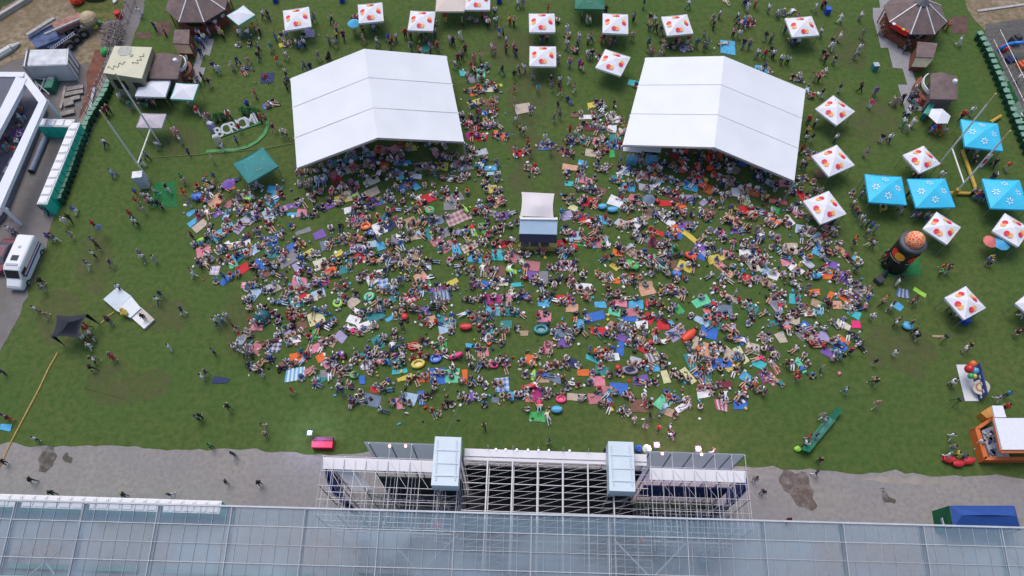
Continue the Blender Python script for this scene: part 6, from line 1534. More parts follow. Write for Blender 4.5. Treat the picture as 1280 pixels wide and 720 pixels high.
POSES['arms'] = J(**up, elbL=(-.30, -.10, 1.22), wriL=(-.18, -.30, 1.25), hanL=(-.12, -.36, 1.28), elbR=(.30, -.08, 1.2), wriR=(.24, -.28, 1.12), hanR=(.20, -.36, 1.14), hipL=(-.1, 0, .88), kneL=(-.13, -.02, .48), ankL=(-.16, .03, .09), toeL=(-.2, -.12, .04), hipR=(.1, 0, .88), kneR=(.13, .0, .48), ankR=(.16, .08, .09), toeR=(.19, -.08, .04))
sit = dict(pel=(0, 0, .16), waist=(0, .03, .32), chest=(0, .03, .55), neck=(0, .01, .70), head=(0, -.03, .82), top=(0, -.03, .92), shL=(-.19, .02, .60), shR=(.19, .02, .60), hipL=(-.11, -.04, .14), hipR=(.11, -.04, .14))
POSES['cross'] = J(**sit, elbL=(-.26, -.06, .36), wriL=(-.20, -.26, .26), hanL=(-.14, -.32, .24), elbR=(.26, -.06, .36), wriR=(.20, -.26, .26), hanR=(.14, -.32, .24), kneL=(-.36, -.34, .18), ankL=(-.02, -.42, .09), toeL=(.10, -.40, .06), kneR=(.36, -.34, .18), ankR=(.04, -.30, .09), toeR=(-.10, -.32, .06))
POSES['legsout'] = J(**{**sit, 'waist': (0, .06, .31), 'chest': (0, .14, .52), 'neck': (0, .16, .66), 'head': (0, .14, .79), 'top': (0, .15, .89), 'shL': (-.19, .15, .57), 'shR': (.19, .15, .57)}, elbL=(-.28, .26, .32), wriL=(-.28, .34, .10), hanL=(-.28, .36, .04), elbR=(.28, .26, .32), wriR=(.28, .34, .10), hanR=(.28, .36, .04), kneL=(-.12, -.48, .15), ankL=(-.12, -.90, .08), toeL=(-.14, -.95, .20), kneR=(.14, -.48, .15), ankR=(.16, -.90, .08), toeR=(.18, -.95, .20))
POSES['kneesup'] = J(**sit, elbL=(-.24, -.20, .50), wriL=(-.12, -.40, .50), hanL=(-.06, -.46, .50), elbR=(.24, -.20, .50), wriR=(.12, -.40, .50), hanR=(.06, -.46, .50), kneL=(-.13, -.42, .48), ankL=(-.12, -.60, .09), toeL=(-.12, -.76, .05), kneR=(.13, -.42, .48), ankR=(.12, -.60, .09), toeR=(.12, -.76, .05))
POSES['lieback'] = J(pel=(0, 0, .14), waist=(0, .18, .14), chest=(0, .42, .16), neck=(0, .58, .17), head=(0, .70, .18), top=(0, .80, .18), shL=(-.19, .47, .14), elbL=(-.34, .26, .08), wriL=(-.28, .04, .07), hanL=(-.26, -.05, .07), shR=(.19, .47, .14), elbR=(.38, .60, .08), wriR=(.22, .78, .08), hanR=(.14, .82, .08), hipL=(-.1, -.06, .12), kneL=(-.14, -.46, .12), ankL=(-.16, -.86, .08), toeL=(-.2, -.92, .18), hipR=(.1, -.06, .12), kneR=(.16, -.40, .36), ankR=(.14, -.68, .09), toeR=(.14, -.84, .06))
POSES['prone'] = J(pel=(0, 0, .14), waist=(0, .18, .15), chest=(0, .40, .22), neck=(0, .55, .30), head=(0, .66, .36), top=(0, .72, .44), shL=(-.19, .45, .22), elbL=(-.24, .60, .06), wriL=(-.10, .82, .06), hanL=(-.04, .88, .06), shR=(.19, .45, .22), elbR=(.24, .60, .06), wriR=(.10, .82, .06), hanR=(.04, .88, .06), hipL=(-.1, -.06, .12), kneL=(-.12, -.46, .09), ankL=(-.13, -.86, .10), toeL=(-.15, -1.0, .06), hipR=(.1, -.06, .12), kneR=(.12, -.46, .09), ankR=(.13, -.86, .10), toeR=(.15, -1.0, .06))
DSC = dict(stand='standing', walk='walking', arms='gesturing', cross='sitting cross legged', legsout='sitting with legs out', kneesup='sitting with knees up', lieback='lying back', prone='lying face down')
SKINS = [(.42,.25,.18), (.36,.20,.13), (.48,.30,.22)]
HAIRS = {'dark': (.016,.012,.010), 'brown': (.06,.032,.018), 'fair': (.28,.19,.09)}
for k, c in enumerate(SKINS): mat('skin_%d' % k, c, .6, .05)
for k, c in HAIRS.items(): mat('hair_' + k, c, .7, .15, 20)
SHOE = mat('shoe_dark', (.05,.05,.05), .7, .1); SHOEW = mat('shoe_white', (.5,.5,.5), .7, .1)
POSEMESH = {}; HAIRMESH = {}; LOW = {}
for pn, JJ in POSES.items():
    vv, ff, cl, hd_, tp = skin_mesh(JJ, EDG, RAD, 1)
    me = bpy.data.meshes.new('person_' + pn); me.from_pydata([tuple(v) for v in vv], [], ff)
    for q in ('skin_0', 'fabric_white', 'fabric_denim', 'shoe_dark'):
        me.materials.append(fab(q[7:]) if q.startswith('fabric') else MATS[q])
    me.polygons.foreach_set('material_index', cl); me.polygons.foreach_set('use_smooth', [True] * len(ff)); me.update(); POSEMESH[pn] = me
    hm = MB(); dirv = (tp - hd_).normalized(); cen = hd_ + dirv * .045 + Vector((0, .025, 0)); hm.ball((0, 0, 0), .118, 9, 6, 1.0)
    hm.v = [v + cen for v in hm.v if True]; me2 = bpy.data.meshes.new('hair'); me2.from_pydata([tuple(v) for v in hm.v], [], hm.f); me2.materials.append(MATS['hair_dark']); me2.polygons.foreach_set('use_smooth', [True] * len(hm.f)); me2.update(); HAIRMESH[pn] = me2
    vv, ff, cl, hd_, tp = skin_mesh(JJ, EDG, RAD, 0)
    hm = MB(); hm.ball((0, 0, 0), .112, 6, 4, 1.0); n0 = len(vv)
    vv = vv + [v + cen for v in hm.v]; ff = ff + [tuple(i + n0 for i in f) for f in hm.f]; cl = cl + [4] * len(hm.f)
    LOW[pn] = (vv, ff, cl)
PERSONS = 0
TOPS = ['white'] * 30 + ['black'] * 14 + ['navy'] * 10 + ['grey'] * 8 + ['red'] * 7 + ['silver'] * 5 + ['denim'] * 5 + ['skyblue'] * 3 + ['pink'] * 5 + ['beige'] * 6 + ['yellow'] * 2 + ['maroon'] * 4 + ['blue'] * 4 + ['teal'] * 2 + ['hotpink'] * 2 + ['lilac'] * 3 + ['orange'] * 2 + ['peach'] * 3 + ['cream'] * 5 + ['tan'] * 3 + ['rose'] * 3 + ['lightblue'] * 4 + ['purple'] * 2 + ['green'] * 1
BOTS = ['denim'] * 12 + ['navy'] * 8 + ['black'] * 10 + ['silver'] * 4 + ['lightblue'] * 5 + ['beige'] * 7 + ['tan'] * 6 + ['peach'] * 5 + ['grey'] * 4 + ['white'] * 6 + ['slate'] * 6
PR = random.Random(99)
def person(loc, rz, pose, top, bot, px, py, base=None, sc=None):
    global PERSONS
    PERSONS += 1
    o = bpy.data.objects.new('person', POSEMESH[pose]); COL.objects.link(o)
    o.location = loc; o.rotation_euler.z = rz; s_ = sc or PR.uniform(.90, 1.02); o.scale = (s_, s_, s_)
    for i, mt in enumerate((MATS['skin_%d' % PR.randrange(3)], fab(top), fab(bot), PR.choice((SHOE, SHOEW)))):
        o.material_slots[i].link = 'OBJECT'; o.material_slots[i].material = mt
    h = bpy.data.objects.new('hair', HAIRMESH[pose]); COL.objects.link(h); h.parent = o
    h.material_slots[0].link = 'OBJECT'; hk = PR.choice(['dark', 'dark', 'brown', 'fair']); h.material_slots[0].material = MATS['hair_' + hk]
    tag(o, None, 'person', 'people on the lawn')
    PENDING.append((o, base or 'person in %s top and %s %s %s' % (word(top), word(bot), 'trousers', DSC[pose]), px, py))
    return o
# standing and walking people, quarter points: x y top bottom
C1 = dict(w='white', k='black', n='navy', g='grey', r='red', b='blue', j='denim', t='tan', e='beige', p='pink', y='yellow', m='maroon', a='teal', s='skyblue', o='orange', l='lilac', h='hotpink', c='cream', u='purple', v='silver', q='green', i='lightblue', z='slate')
SP_ = {
(0, 0): "770 130 nj;600 485 wg;650 530 ag;525 560 mk;1045 415 ke;1065 330 nw;1090 345 wv;1160 330 ee;1185 305 nn;1240 300 pt;1235 520 bn;1275 470 hg;985 555 rw;1025 590 ec;1040 580 pt;1140 570 wg;885 670 pg;900 700 wv;872 655 cg;520 712 wn;695 60 ww;1000 170 wn;1030 140 kj;1060 80 wg;1080 120 wk;1110 170 yk;1050 110 pj;1130 60 gj;1200 165 wi;1240 165 wb;1270 140 oj;1180 150 ot;990 205 bj;1010 215 bn;960 245 pg;985 165 vn;945 515 wg;1095 40 gn;1015 100 kw;1140 20 gk;775 520 tk;720 515 kq;700 515 ka;745 520 nk;960 415 kg;985 400 gj;1010 385 nk;905 350 rk;915 380 rk;925 330 qk;935 300 wk;1000 260 nj;1020 190 wj;1045 165 lj;1090 150 pw;1035 60 kj;1120 90 wj;820 155 tk;1140 575 rk;1180 700 bk;1262 545 qk;1195 640 rj;540 545 mk",
(1, 0): "35 70 wk;60 75 kj;15 150 tk;95 180 gb;130 185 nw;150 170 wb;75 235 at;150 275 we;105 300 oe;10 280 kj;10 240 gk;310 280 ge;365 280 kk;375 90 ek;290 90 gg;400 140 pj;400 180 yn;435 175 mn;395 215 eg;365 200 gj;200 215 wj;222 225 lb;240 215 wn;240 330 gj;270 335 nj;535 195 tt;605 210 wg;490 150 wg;530 140 pk;600 125 vk;580 130 kj;660 190 bt;680 200 rk;700 185 wj;670 225 kg;745 165 rk;770 170 pk;775 230 gj;905 232 rj;870 240 gk;945 90 ry;1030 105 qk;1020 175 ww;970 200 wv;985 205 kk;1215 160 bw;1235 150 gk;1190 250 pt;1250 240 mk;1200 105 wj;1270 100 yr;1195 55 wk;1150 100 pk;1130 75 rk;1160 115 wk;1045 245 mk;995 320 wg;1090 290 pt;1120 280 pt;1030 275 gk;145 360 ck;150 430 kk;155 400 gk;85 640 mp;130 660 wk;150 665 wj;45 590 pk;20 590 rk;820 170 wk;850 180 kg;895 160 vj;590 140 ij;1250 200 wk;1075 330 rt;1010 290 mk;1230 350 kj;1180 240 wt;360 300 kg",
(2, 0): "30 20 wj;55 15 ge;10 105 pk;180 45 rr;470 50 mk;390 105 wq;350 75 qk;375 95 ew;275 145 ww;275 220 wg;335 185 wg;330 210 gj;380 200 ek;395 190 gj;380 270 wg;400 270 kj;10 235 pk;20 260 kj;160 180 wj;175 190 pk;150 195 kj;610 85 gk;690 90 ke;715 100 wg;690 130 yj;720 140 nk;745 150 kg;660 20 kq;885 20 wa;605 180 et;1040 70 wn;1005 95 gt;1010 125 kk;1130 80 wk;1130 110 jk;1160 120 bg;1185 110 oj;1180 35 ww;1220 15 pr;1165 5 bn;960 180 gg;980 215 aj;925 215 ag;880 200 rw;820 200 rk;835 210 pt;755 240 ee;690 240 ee;685 210 ak;700 265 pg;740 275 ee;450 195 ro;490 215 rj;510 200 nj;460 190 kj;290 310 pb;350 330 rw;340 320 bj;230 290 wg;240 400 wn;285 400 ww;312 440 pw;200 430 gg;195 400 kt;130 440 st;105 390 gj;240 460 rw;235 430 mk;10 440 pr;30 350 gk;60 340 we;10 370 kk;240 570 gk;230 530 kt;210 585 gg;165 685 ww;290 650 rk;320 670 wg;80 710 ok;15 510 pt;20 600 wg;40 640 yk;60 650 wk;1110 160 pk;1140 170 we;1160 215 kj;1190 220 gj;1270 180 kg;1230 265 wj;1265 270 rj;965 230 gj",
(3, 0): "5 40 wg;50 65 wg;240 35 we;275 15 rk;290 10 wk;365 90 ww;465 80 wg;360 185 we;320 230 ww;475 170 gt;460 240 we;440 270 vg;290 290 mk;275 270 kt;335 300 kg;20 190 gj;70 295 wk;100 300 vk;15 250 kj;30 270 wk;240 385 pt;260 385 ok;270 465 kw;360 440 kw;465 435 kk;540 455 ug;515 520 hw;630 500 ee;650 510 gt;675 490 nk;565 150 me;585 80 kk;570 135 jk;690 225 ke;695 240 kk;905 130 po;885 120 rk;975 575 rk;1020 555 we;570 690 kw;610 690 wn;680 610 wa;725 610 ww;700 640 wg;695 570 wn;205 600 rj;200 655 yk;240 610 wk;190 690 wk;220 690 kw;340 690 wj;265 160 wg;90 140 kj;130 210 kj;150 210 wk;740 440 wn;738 470 gn;730 490 nk;740 515 pw;715 550 nk;705 545 wj;750 520 rw;730 460 jk;715 480 gj;720 520 ak;610 85 rk;630 90 mw;660 130 wk;690 150 kt;730 175 kj;760 180 kw;780 180 nk;795 170 gk;840 630 yk;825 645 bl;850 645 ro;830 620 uk;880 655 vo;870 520 bo;960 205 ww;1255 390 we;320 210 kw",
(0, 1): "560 145 ib;705 90 nw;730 60 gk;940 40 nk;675 240 br;680 285 re;715 330 ee;720 260 wj;745 260 wk;775 240 ij;790 300 kn;805 310 kk;760 285 wk;740 290 pk;830 215 kw;845 230 ww;905 165 qt;920 185 et;920 245 ot;925 260 oe;1070 165 jt;1070 205 tk;650 350 rj;665 385 wn;680 390 wk;465 400 rk;370 330 bw;320 385 ww;345 370 kk;350 455 gg;258 455 mn;270 470 jw;465 485 gk;465 550 wk;490 510 kk;435 600 gw;550 595 ng;712 565 wg;700 545 gj;770 575 ev;955 635 tw;965 650 ww;200 690 kw;205 685 kk;40 340 wn;45 430 wg;70 440 gj;210 320 mk;230 330 jk;590 715 wk;1060 75 ey;1110 15 ww;785 5 wg;1250 205 tk;960 460 mk;1115 660 ak;240 465 uj",
(3, 1): "490 45 ge;170 25 rk;175 95 wk;185 110 kj;170 180 bw;230 230 gk;245 235 vk;265 240 gk;1200 110 oe;1135 95 kk;1030 80 kk;1040 40 vg;1010 20 gk;1140 160 wn;1125 165 kj;870 155 ww;1100 580 bt;1112 575 yk;1120 590 ek;875 615 oq;905 620 kt;870 640 qk;665 670 kk;650 690 ww;590 545 mk;585 565 rk;580 590 kk;430 500 kt;435 480 ok;735 350 bw;750 360 pj;790 360 vj;810 365 wj;570 320 ky;655 320 vk;680 320 kw;485 205 ya;470 250 vb;430 300 wj;440 330 rj;450 350 nj;470 370 wg;480 390 ij;500 400 nk;520 410 bj;540 425 bn;500 440 cj;510 490 mw;530 500 wk;450 610 wk;440 620 nj;1050 255 rb;1070 265 nb;1090 270 nj;1030 240 ek;700 250 kk;430 295 vk;740 155 rk;1060 250 we;900 630 kw",
(0, 2): "175 105 wg;222 132 tt;785 60 wn;800 30 nj;910 115 nw;1070 165 wb;1090 145 wi;1110 160 ib;1130 140 wl;1085 180 nb;545 165 kg;535 155 mk;460 355 kk;470 360 wk;455 400 kk;550 335 gg;562 348 rr;845 295 ww;1065 315 gk;1190 210 ay;1195 230 ry;1165 190 ko;1010 445 wi;1025 420 nn;1140 595 kk;985 650 gk;1000 640 kk;10 420 nk;20 640 no;40 650 mo;1180 295 wg;1200 285 wi;1230 300 wn;1250 290 ww;1215 325 wk;1250 320 cg;435 190 rk;430 210 rw;445 230 wk;420 250 wk;460 250 kw;445 290 ww;715 145 kk;210 5 ge",
(3, 2): "495 55 bw;510 40 wb;740 55 mt;725 65 pk;590 50 ot;575 70 tk;610 95 wj;620 85 lj;655 160 te;640 175 wk;720 175 kj;740 235 wj;730 215 kk;745 245 ke;525 145 wg;635 325 ww;535 370 ke;530 460 tk;540 470 kt;390 510 ij;545 580 te;985 305 we;1010 290 kk;920 475 wk;930 465 ww;1200 530 sk;1155 550 lw;1255 215 mk;1245 225 kt;455 225 wn;270 400 gj;145 425 ok;150 450 rj;925 120 vk;940 140 wk;910 95 gk;285 660 vg;275 640 gw;1190 595 rk;1265 110 wk;1270 130 gw;360 330 wj;340 320 wk;375 345 kt;95 375 mk;110 380 tk;325 345 ww",
(0, 3): "175 35 wn;155 240 kn;260 305 kk;620 315 kj;850 315 nw;1050 70 qk;1165 110 nj;1130 250 kt;15 150 kk",
(1, 3): "15 255 kk;45 10 tk",
(1, 2): "60 350 gk;25 425 nw;180 515 rt;1140 690 tk;35 690 te;475 548 gk;410 505 jn;430 510 nb",
(2, 3): "185 45 gw;795 15 wn;810 20 kw;1005 100 ww;1255 300 na;1215 235 gg;460 100 nk",
(3, 3): "260 140 kk;240 205 nw;920 20 ww;925 80 ga;105 440 mk;1060 55 wl;900 115 ww;945 110 yk;980 125 jk;205 25 rl;240 20 nw;190 60 wj",
(2, 2): "665 690 gw;735 700 rk;790 695 wk;690 640 kj;610 655 ww",
(2, 1): "85 20 kt;90 45 me;195 30 et;15 30 ee;365 160 wj;430 90 kj",
}
SEATED_AT = set()
n_ind = 0; STANDING = []
for (cx, cy), s in SP_.items():
    for it in s.split(';'):
        f = it.split(); x, y = float(f[0]) , float(f[1]); px, py = cx * 320 + x / 4, cy * 180 + y / 4
        zc = .9
        loc = V(px, py, zc); loc.z = .05
        pose = PR.choice(['stand', 'stand', 'walk', 'arms', 'walk'])
        STANDING.append((loc, PR.uniform(0, 6.28), pose, C1[f[2][0]], C1[f[2][1]], px, py))
# the 262 standing people that show largest are individuals, the farther ones join the crowd
STANDING.sort(key=lambda t: (Vector((0, 0, CAM_H)) - t[0]).length)
for t in STANDING[:262]: person(*t)
n_ind = PERSONS
# ------------------------------------------------------------------ the seated crowd
def inpoly(x, y, P):
    c = False; n = len(P); j = n - 1
    for i in range(n):
        xi, yi = P[i]; xj, yj = P[j]
        if ((yi > y) != (yj > y)) and (x < (xj - xi) * (y - yi) / (yj - yi) + xi): c = not c
        j = i
    return c
MAIN = [(236, 238), (262, 226), (300, 236), (352, 225), (372, 205), (470, 172), (580, 180), (588, 150), (575, 90), (600, 84), (625, 130), (628, 170), (622, 235), (640, 262), (646, 300), (697, 306), (700, 250), (705, 190), (716, 165), (735, 128), (786, 128), (784, 150), (776, 180), (893, 183), (962, 212), (1008, 226), (1024, 250), (1030, 282), (1062, 298), (1082, 322), (1060, 345), (1090, 362), (1076, 398), (1066, 428), (1040, 446), (1006, 462), (982, 486), (940, 508), (880, 512), (820, 520), (782, 524), (760, 508), (700, 508), (668, 522), (640, 506), (560, 512), (484, 516), (430, 498), (404, 480), (352, 478), (342, 462), (296, 436), (300, 408), (322, 396), (300, 372), (262, 326), (252, 290)]
SPARSE = [[(580, 20), (720, 24), (720, 130), (700, 240), (626, 240), (626, 100)], [(320, 10), (640, 0), (640, 60), (560, 64), (455, 56), (330, 96)], [(680, 0), (1000, 0), (1080, 110), (1006, 108), (900, 66), (810, 70), (720, 120)], [(1008, 110), (1080, 160), (1076, 330), (1030, 300), (1000, 226)], [(300, 40), (362, 90), (368, 205), (330, 170), (300, 100)]]
def row_dir(px, py): # direction of the seating rows, concentric with the stage
    p = V(px, py); d = p - Vector((1.0, -4.0, 0)); return math.atan2(d.y, d.x)
CR = random.Random(2024)
clusters = []
def try_cluster(px, py, mind):
    for q in clusters:
        if abs(q[0] - px) < mind and abs(q[1] - py) < mind and ((q[0] - px) ** 2 + (q[1] - py) ** 2) < mind * mind: return False
    clusters.append((px, py)); return True
xs_, ys_ = 230, 80
RC = Vector((1.0, -4.0, 0))       # the seating rows curve round the stage
def pix(p):
    depth = CAM_H * SP + p.y * CP; return 640 + FPX * p.x / depth, 360 + FPX * (CAM_H * CP - p.y * SP) / depth
rad = 22.0
AISLES = [math.radians(d) for d in (34, 52, 66, 79, 90, 101, 116, 131, 148)]
while rad < 96:
    th = .25
    while th < 2.9:
        th += CR.uniform(1.4, 2.3) / rad
        rr_ = rad + CR.uniform(-.45, .45); q = Vector((RC.x + rr_ * math.cos(th), RC.y + rr_ * math.sin(th), 0)); px, py = pix(q)
        if not inpoly(px, py, MAIN): continue
        wob = .012 * math.sin(rad * .5)
        if any(abs(th + wob - a_) * rad < .75 for a_ in AISLES) and CR.random() < .85: continue
        if CR.random() < .07: continue
        try_cluster(px, py, 11.2)
    rad += CR.uniform(1.7, 2.1)
sparse_c = []
for P in SPARSE:
    for _ in range(150):
        px, py = CR.uniform(300, 1084), CR.uniform(2, 330)
        if inpoly(px, py, P) and not inpoly(px, py, MAIN) and try_cluster(px, py, 21) : sparse_c.append((px, py))
print('clusters', len(clusters), len(sparse_c))
AVOID = [(x, y, l, w_, t, k) for (x, y, l, w_, t, k, *_r) in SITE]
def hit(px, py, kinds, grow=0.0):
    for (x, y, l, w_, t, k) in AVOID:
        if k not in kinds: continue
        dx, dy = px - x, py - y
        if abs(dx) > 20 or abs(dy) > 20: continue
        a = dx * math.cos(t) + dy * math.sin(t); b2 = -dx * math.sin(t) + dy * math.cos(t)
        if abs(a) < l + grow and abs(b2) < w_ + grow: return True
    return False
CANO = [[(a, b2) for a, b2 in c] for c, _l in promo]
seats = []   # px, py, rz, pose
def _unused(px, py, d=5.2):
    for s in seats[-400:]:
        if abs(s[0] - px) < d and abs(s[1] - py) < d and (s[0] - px) ** 2 + (s[1] - py) ** 2 < d * d: return True
    return False
# people sitting on the known blankets
for (x, y, l, w_, t, k, ctr, Lw, Ww, wa, base) in SITE:
    n = 0
    if k in 'bps' and Lw * Ww > 1.2: n = CR.choice([0, 1, 1, 2, 2]) if Lw * Ww > 2.4 else CR.choice([0, 1, 1])
    elif k == 'm' : n = CR.choice([0, 0, 0, 1])
    elif k in 'lr': n = CR.choice([0, 1, 1])
    if not inpoly(x, y, MAIN) and k != 'r': n = min(n, 1) if k == 'b' else 0
    if base.startswith('pale yellow') or (k == 'b' and x > 460 and x < 480 and y > 280 and y < 295): n = 0
    for i in range(n):
        u = CR.uniform(-.42, .42) if k in 'bps' else CR.uniform(-.1, .1); v = CR.uniform(-.42, .42) if k in 'bps' else 0
        p = Vector((ctr.x + u * Lw * math.cos(wa) - v * Ww * math.sin(wa), ctr.y + u * Lw * math.sin(wa) + v * Ww * math.cos(wa), .06 if k in 'bpsm' else (.32 if k == 'l' else .12)))
        if k in 'lr' or (k == 'm'): pose = 'lieback' if CR.random() < .6 else 'legsout'
        else: pose = CR.choice(['cross', 'legsout', 'kneesup', 'cross', 'lieback'])
        if k == 'm': rz = wa + math.pi / 2
        else: rz = CR.gauss(0, .9)
        seats.append((x, y, rz, pose, p, k))
nfill = 0; FILLB = []
for (px, py) in clusters:
    sp = (px, py) in sparse_c
    n = CR.choice([3, 4, 4, 5, 5, 6]) if not sp else CR.choice([2, 3, 4])
    rd = row_dir(px, py); c = V(px, py)
    if not hit(px, py, 'bpsmlrct', 1.5) and CR.random() < (.55 if not sp else .4): FILLB.append((px, py, rd))
    for i in range(n):
        a = CR.uniform(-1.15, 1.15) * (.55 + n * .1); b2 = CR.uniform(-.5, .5)
        p = c + Vector((-math.sin(rd), math.cos(rd), 0)) * a + Vector((math.cos(rd), math.sin(rd), 0)) * b2
        d = p.y; uu = None
        # picture point of p
        xc, yc, zc = p.x, p.y, -CAM_H
        depth = -(zc * SP) + yc * CP; v_ = -(yc * SP + zc * CP); qx = 640 + FPX * xc / depth; qy = 360 + FPX * v_ / depth
        if hit(qx, qy, 'mlrc', .2) and CR.random() < .8: continue
        if hit(qx, qy, 'bps', -.5) and CR.random() < .72: continue
        if 645 < qx < 700 and 236 < qy < 307: continue
        if any(abs(s[4].x - p.x) < .34 and abs(s[4].y - p.y) < .34 for s in seats): continue
        pose = CR.choice(['cross', 'cross', 'legsout', 'kneesup', 'cross', 'kneesup', 'kneesup', 'lieback', 'stand'] if CR.random() < .5 else ['cross', 'legsout', 'kneesup'])
        rz = CR.gauss(0, 1.0) + (rd - math.pi / 2) * .8
        p.z = .06; seats.append((qx, qy, rz, pose, p, 'g'))
# a queue and a knot of people on the terrace
for _ in range(26):
    u, v = CR.random(), CR.random(); p = V(10 + u * 30 + v * -14, 118 + v * 78 + u * 4, .95); seats.append((20, 150, CR.uniform(0, 6.28), CR.choice(['stand', 'kneesup', 'arms']), p, 'x'))
print('seats', len(seats))
# filler blankets: every one an object, muted colours
cols = ['re', 'bl', 'te', 'sk', 'pk', 'ye', 'pu', 'wh', 'og', 'tu', 'gy', 'be', 'ta', 'br', 'sl', 'li', 'wh', 'pk', 'nv', 'te', 'ma', 'cr', 'si', 'lb', 're', 'og', 'gn', 'pu', 'sk', 'bl', 'ro', 'ye', 'pe']
nbl = sum(1 for s in SITE if s[5] in 'bps')
CR.shuffle(FILLB)
FILLB.sort(key=lambda f: -f[1] + CR.uniform(-80, 80))
lim = 298 - nbl
print('blankets', nbl, 'fill', len(FILLB), lim)
for k, (px, py, rd) in enumerate(FILLB[:lim]):
    ang = -math.degrees(rd) + 90
    ang = (ang + 90) % 180 - 90
    put_item(px, py, CR.uniform(13, 20), CR.uniform(9, 13), ang + CR.gauss(0, 14), CR.choice(cols), 'b', idx); idx += 1
# rest of the filler blankets and all the small belongings: too many to count
def bulk(name, items_fn, label, cat): pass
VX = []; FX = []; CX = []
def addmesh(vv, ff, cc, M):
    o = len(VX)
    VX.extend((M @ v)[:] for v in vv)
    for f, c in zip(ff, cc): FX.append(tuple(i + o for i in f)); CX.append(c)
def bulk_build(name, label, cat):
    me = bpy.data.meshes.new(name); me.from_pydata(VX, [], FX)
    at = me.color_attributes.new('Dye', 'FLOAT_COLOR', 'CORNER'); arr = []
    for p, c in zip(me.polygons, CX): arr.extend((c[0], c[1], c[2], 1.0) * len(p.vertices))
    at.data.foreach_set('color', arr)
    m = MATS.get('dyed_cloth')
    if not m:
        m = bpy.data.materials.new('dyed_cloth'); m.use_nodes = True; a = m.node_tree.nodes.new('ShaderNodeAttribute'); a.attribute_name = 'Dye'
        m.node_tree.links.new(a.outputs['Color'], m.node_tree.nodes['Principled BSDF'].inputs['Base Color']); m.node_tree.nodes['Principled BSDF'].inputs['Roughness'].default_value = .85; MATS['dyed_cloth'] = m
    me.materials.append(m); me.update()
    o = bpy.data.objects.new(name, me); COL.objects.link(o); tag(o, label, cat, None, 'stuff')
    VX.clear(); FX.clear(); CX.clear(); return o
for k, (px, py, rd) in enumerate(FILLB[lim:]):
    g_ = cloth_grid(CR.uniform(1.1, 1.9), CR.uniform(.8, 1.3), 9000 + k); c = V(px, py, .01 + (k % 17) * .002)
    addmesh(g_.v, g_.f, [CN[CODE[CR.choice(cols)]]] * len(g_.f), Matrix.Translation(c) @ Matrix.Rotation(rd - math.pi / 2 + CR.gauss(0, .25), 4, 'Z'))
if VX: bulk_build('small_blankets', 'muted small blankets among the farthest rows of the seated crowd', 'blankets')
# belongings
cubev = [Vector((x, y, z)) for x in (-.5, .5) for y in (-.5, .5) for z in (0, 1)]; cubef = [(0, 1, 3, 2), (4, 6, 7, 5), (0, 4, 5, 1), (2, 3, 7, 6), (1, 5, 7, 3)]
BC = ['white', 'white', 'white', 'white', 'black', 'black', 'navy', 'grey', 'grey', 'silver', 'brown', 'beige', 'beige', 'cream', 'tan', 'slate', 'red', 'skyblue', 'pink', 'yellow']
for (qx, qy, rz, pose, p, k) in seats:
    if k == 'x': continue
    for _ in range(CR.choice([1, 1, 2])):
        q = Vector((p.x + CR.gauss(0, .7), p.y + CR.gauss(0, .7), .03)); sx, sy, sz = CR.uniform(.12, .45), CR.uniform(.1, .35), CR.uniform(.06, .28)
        M = Matrix.Translation(q) @ Matrix.Rotation(CR.uniform(0, 3.14), 4, 'Z') @ Matrix.Diagonal((sx, sy, sz, 1))
        tv = [v.copy() for v in cubev]
        for v in tv:
            if v.z > .5: v.x *= .78; v.y *= .78
        addmesh(tv, cubef, [CN[CR.choice(BC)]] * 5, M)
bulk_build('picnic_belongings', 'small bags, boxes, bottles and food scattered between the seated people', 'belongings')
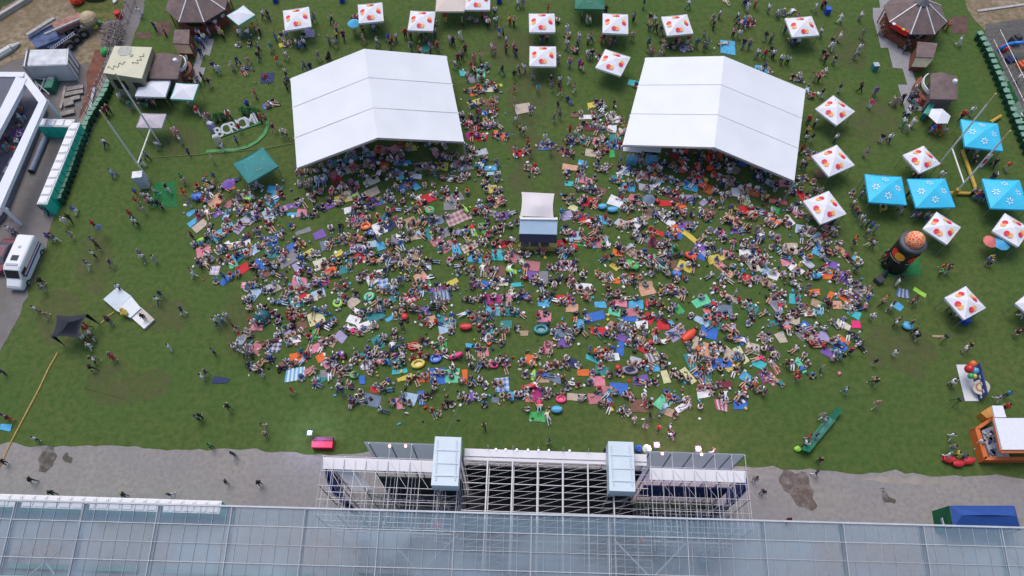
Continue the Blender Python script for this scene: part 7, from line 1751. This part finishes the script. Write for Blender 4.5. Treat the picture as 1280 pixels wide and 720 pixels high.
# nearest seated people are individuals, the rest is one crowd
def desc_near(p, px, py):
    best = None
    for s in SITE:
        d = (s[6].x - p.x) ** 2 + (s[6].y - p.y) ** 2
        if d < 1.3 and (best is None or d < best[0]): best = (d, s[10])
    return best[1] if best else None
order = sorted([s for s in seats if s[5] != 'x'], key=lambda s: s[4].y)
room = 300 - n_ind
ind = order[:max(0, room)]; rest = order[max(0, room):] + [s for s in seats if s[5] == 'x']
for (qx, qy, rz, pose, p, k) in ind:
    top, bot = CR.choice(TOPS), CR.choice(BOTS); dn = desc_near(p, qx, qy)
    person(p, rz, pose, top, bot, qx, qy, 'person in %s %s%s' % (word(top), 'lying' if pose in ('lieback', 'prone') else ('standing' if pose == 'stand' else 'sitting'), (' by a ' + dn.replace('picnic ', '')) if dn else ''))
print('individual persons', PERSONS, 'crowd', len(rest))
for (qx, qy, rz, pose, p, k) in rest:
    vv, ff, cl = LOW[pose]; s_ = CR.uniform(.86, .98)
    pal = (SKINS[CR.randrange(3)], CN[CR.choice(TOPS)], CN[CR.choice(BOTS)] if CR.random() > .22 else SKINS[0], CR.choice([(.05, .05, .05), (.5, .5, .5)]), CR.choice([HAIRS['dark'], HAIRS['dark'], HAIRS['brown'], HAIRS['fair'], CN['white']]))
    addmesh(vv, ff, [pal[c] for c in cl], Matrix.Translation(p) @ Matrix.Rotation(rz, 4, 'Z') @ Matrix.Diagonal((s_ * 1.05, s_ * 1.05, s_, 1)))
for (loc, rz, pose, top, bot, px, py) in STANDING[262:]:
    vv, ff, cl = LOW[pose]; pal = (SKINS[CR.randrange(3)], CN[top], CN[bot], (.05, .05, .05), CR.choice([HAIRS['dark'], HAIRS['dark'], HAIRS['brown'], HAIRS['fair']]))
    addmesh(vv, ff, [pal[c] for c in cl], Matrix.Translation(loc) @ Matrix.Rotation(rz, 4, 'Z') @ Matrix.Diagonal((1.05, 1.05, 1, 1)))
bulk_build('crowd', 'dense crowd of people sitting and lying on the lawn facing the stage', 'crowd')
finish_labels()
for o in list(bpy.data.meshes):
    if o.users == 0: bpy.data.meshes.remove(o)

for o in scene.objects:
    l = o.get('label')
    if l and len(l.replace(',', ' ').split()) > 16: print('LONG', o.name, l)
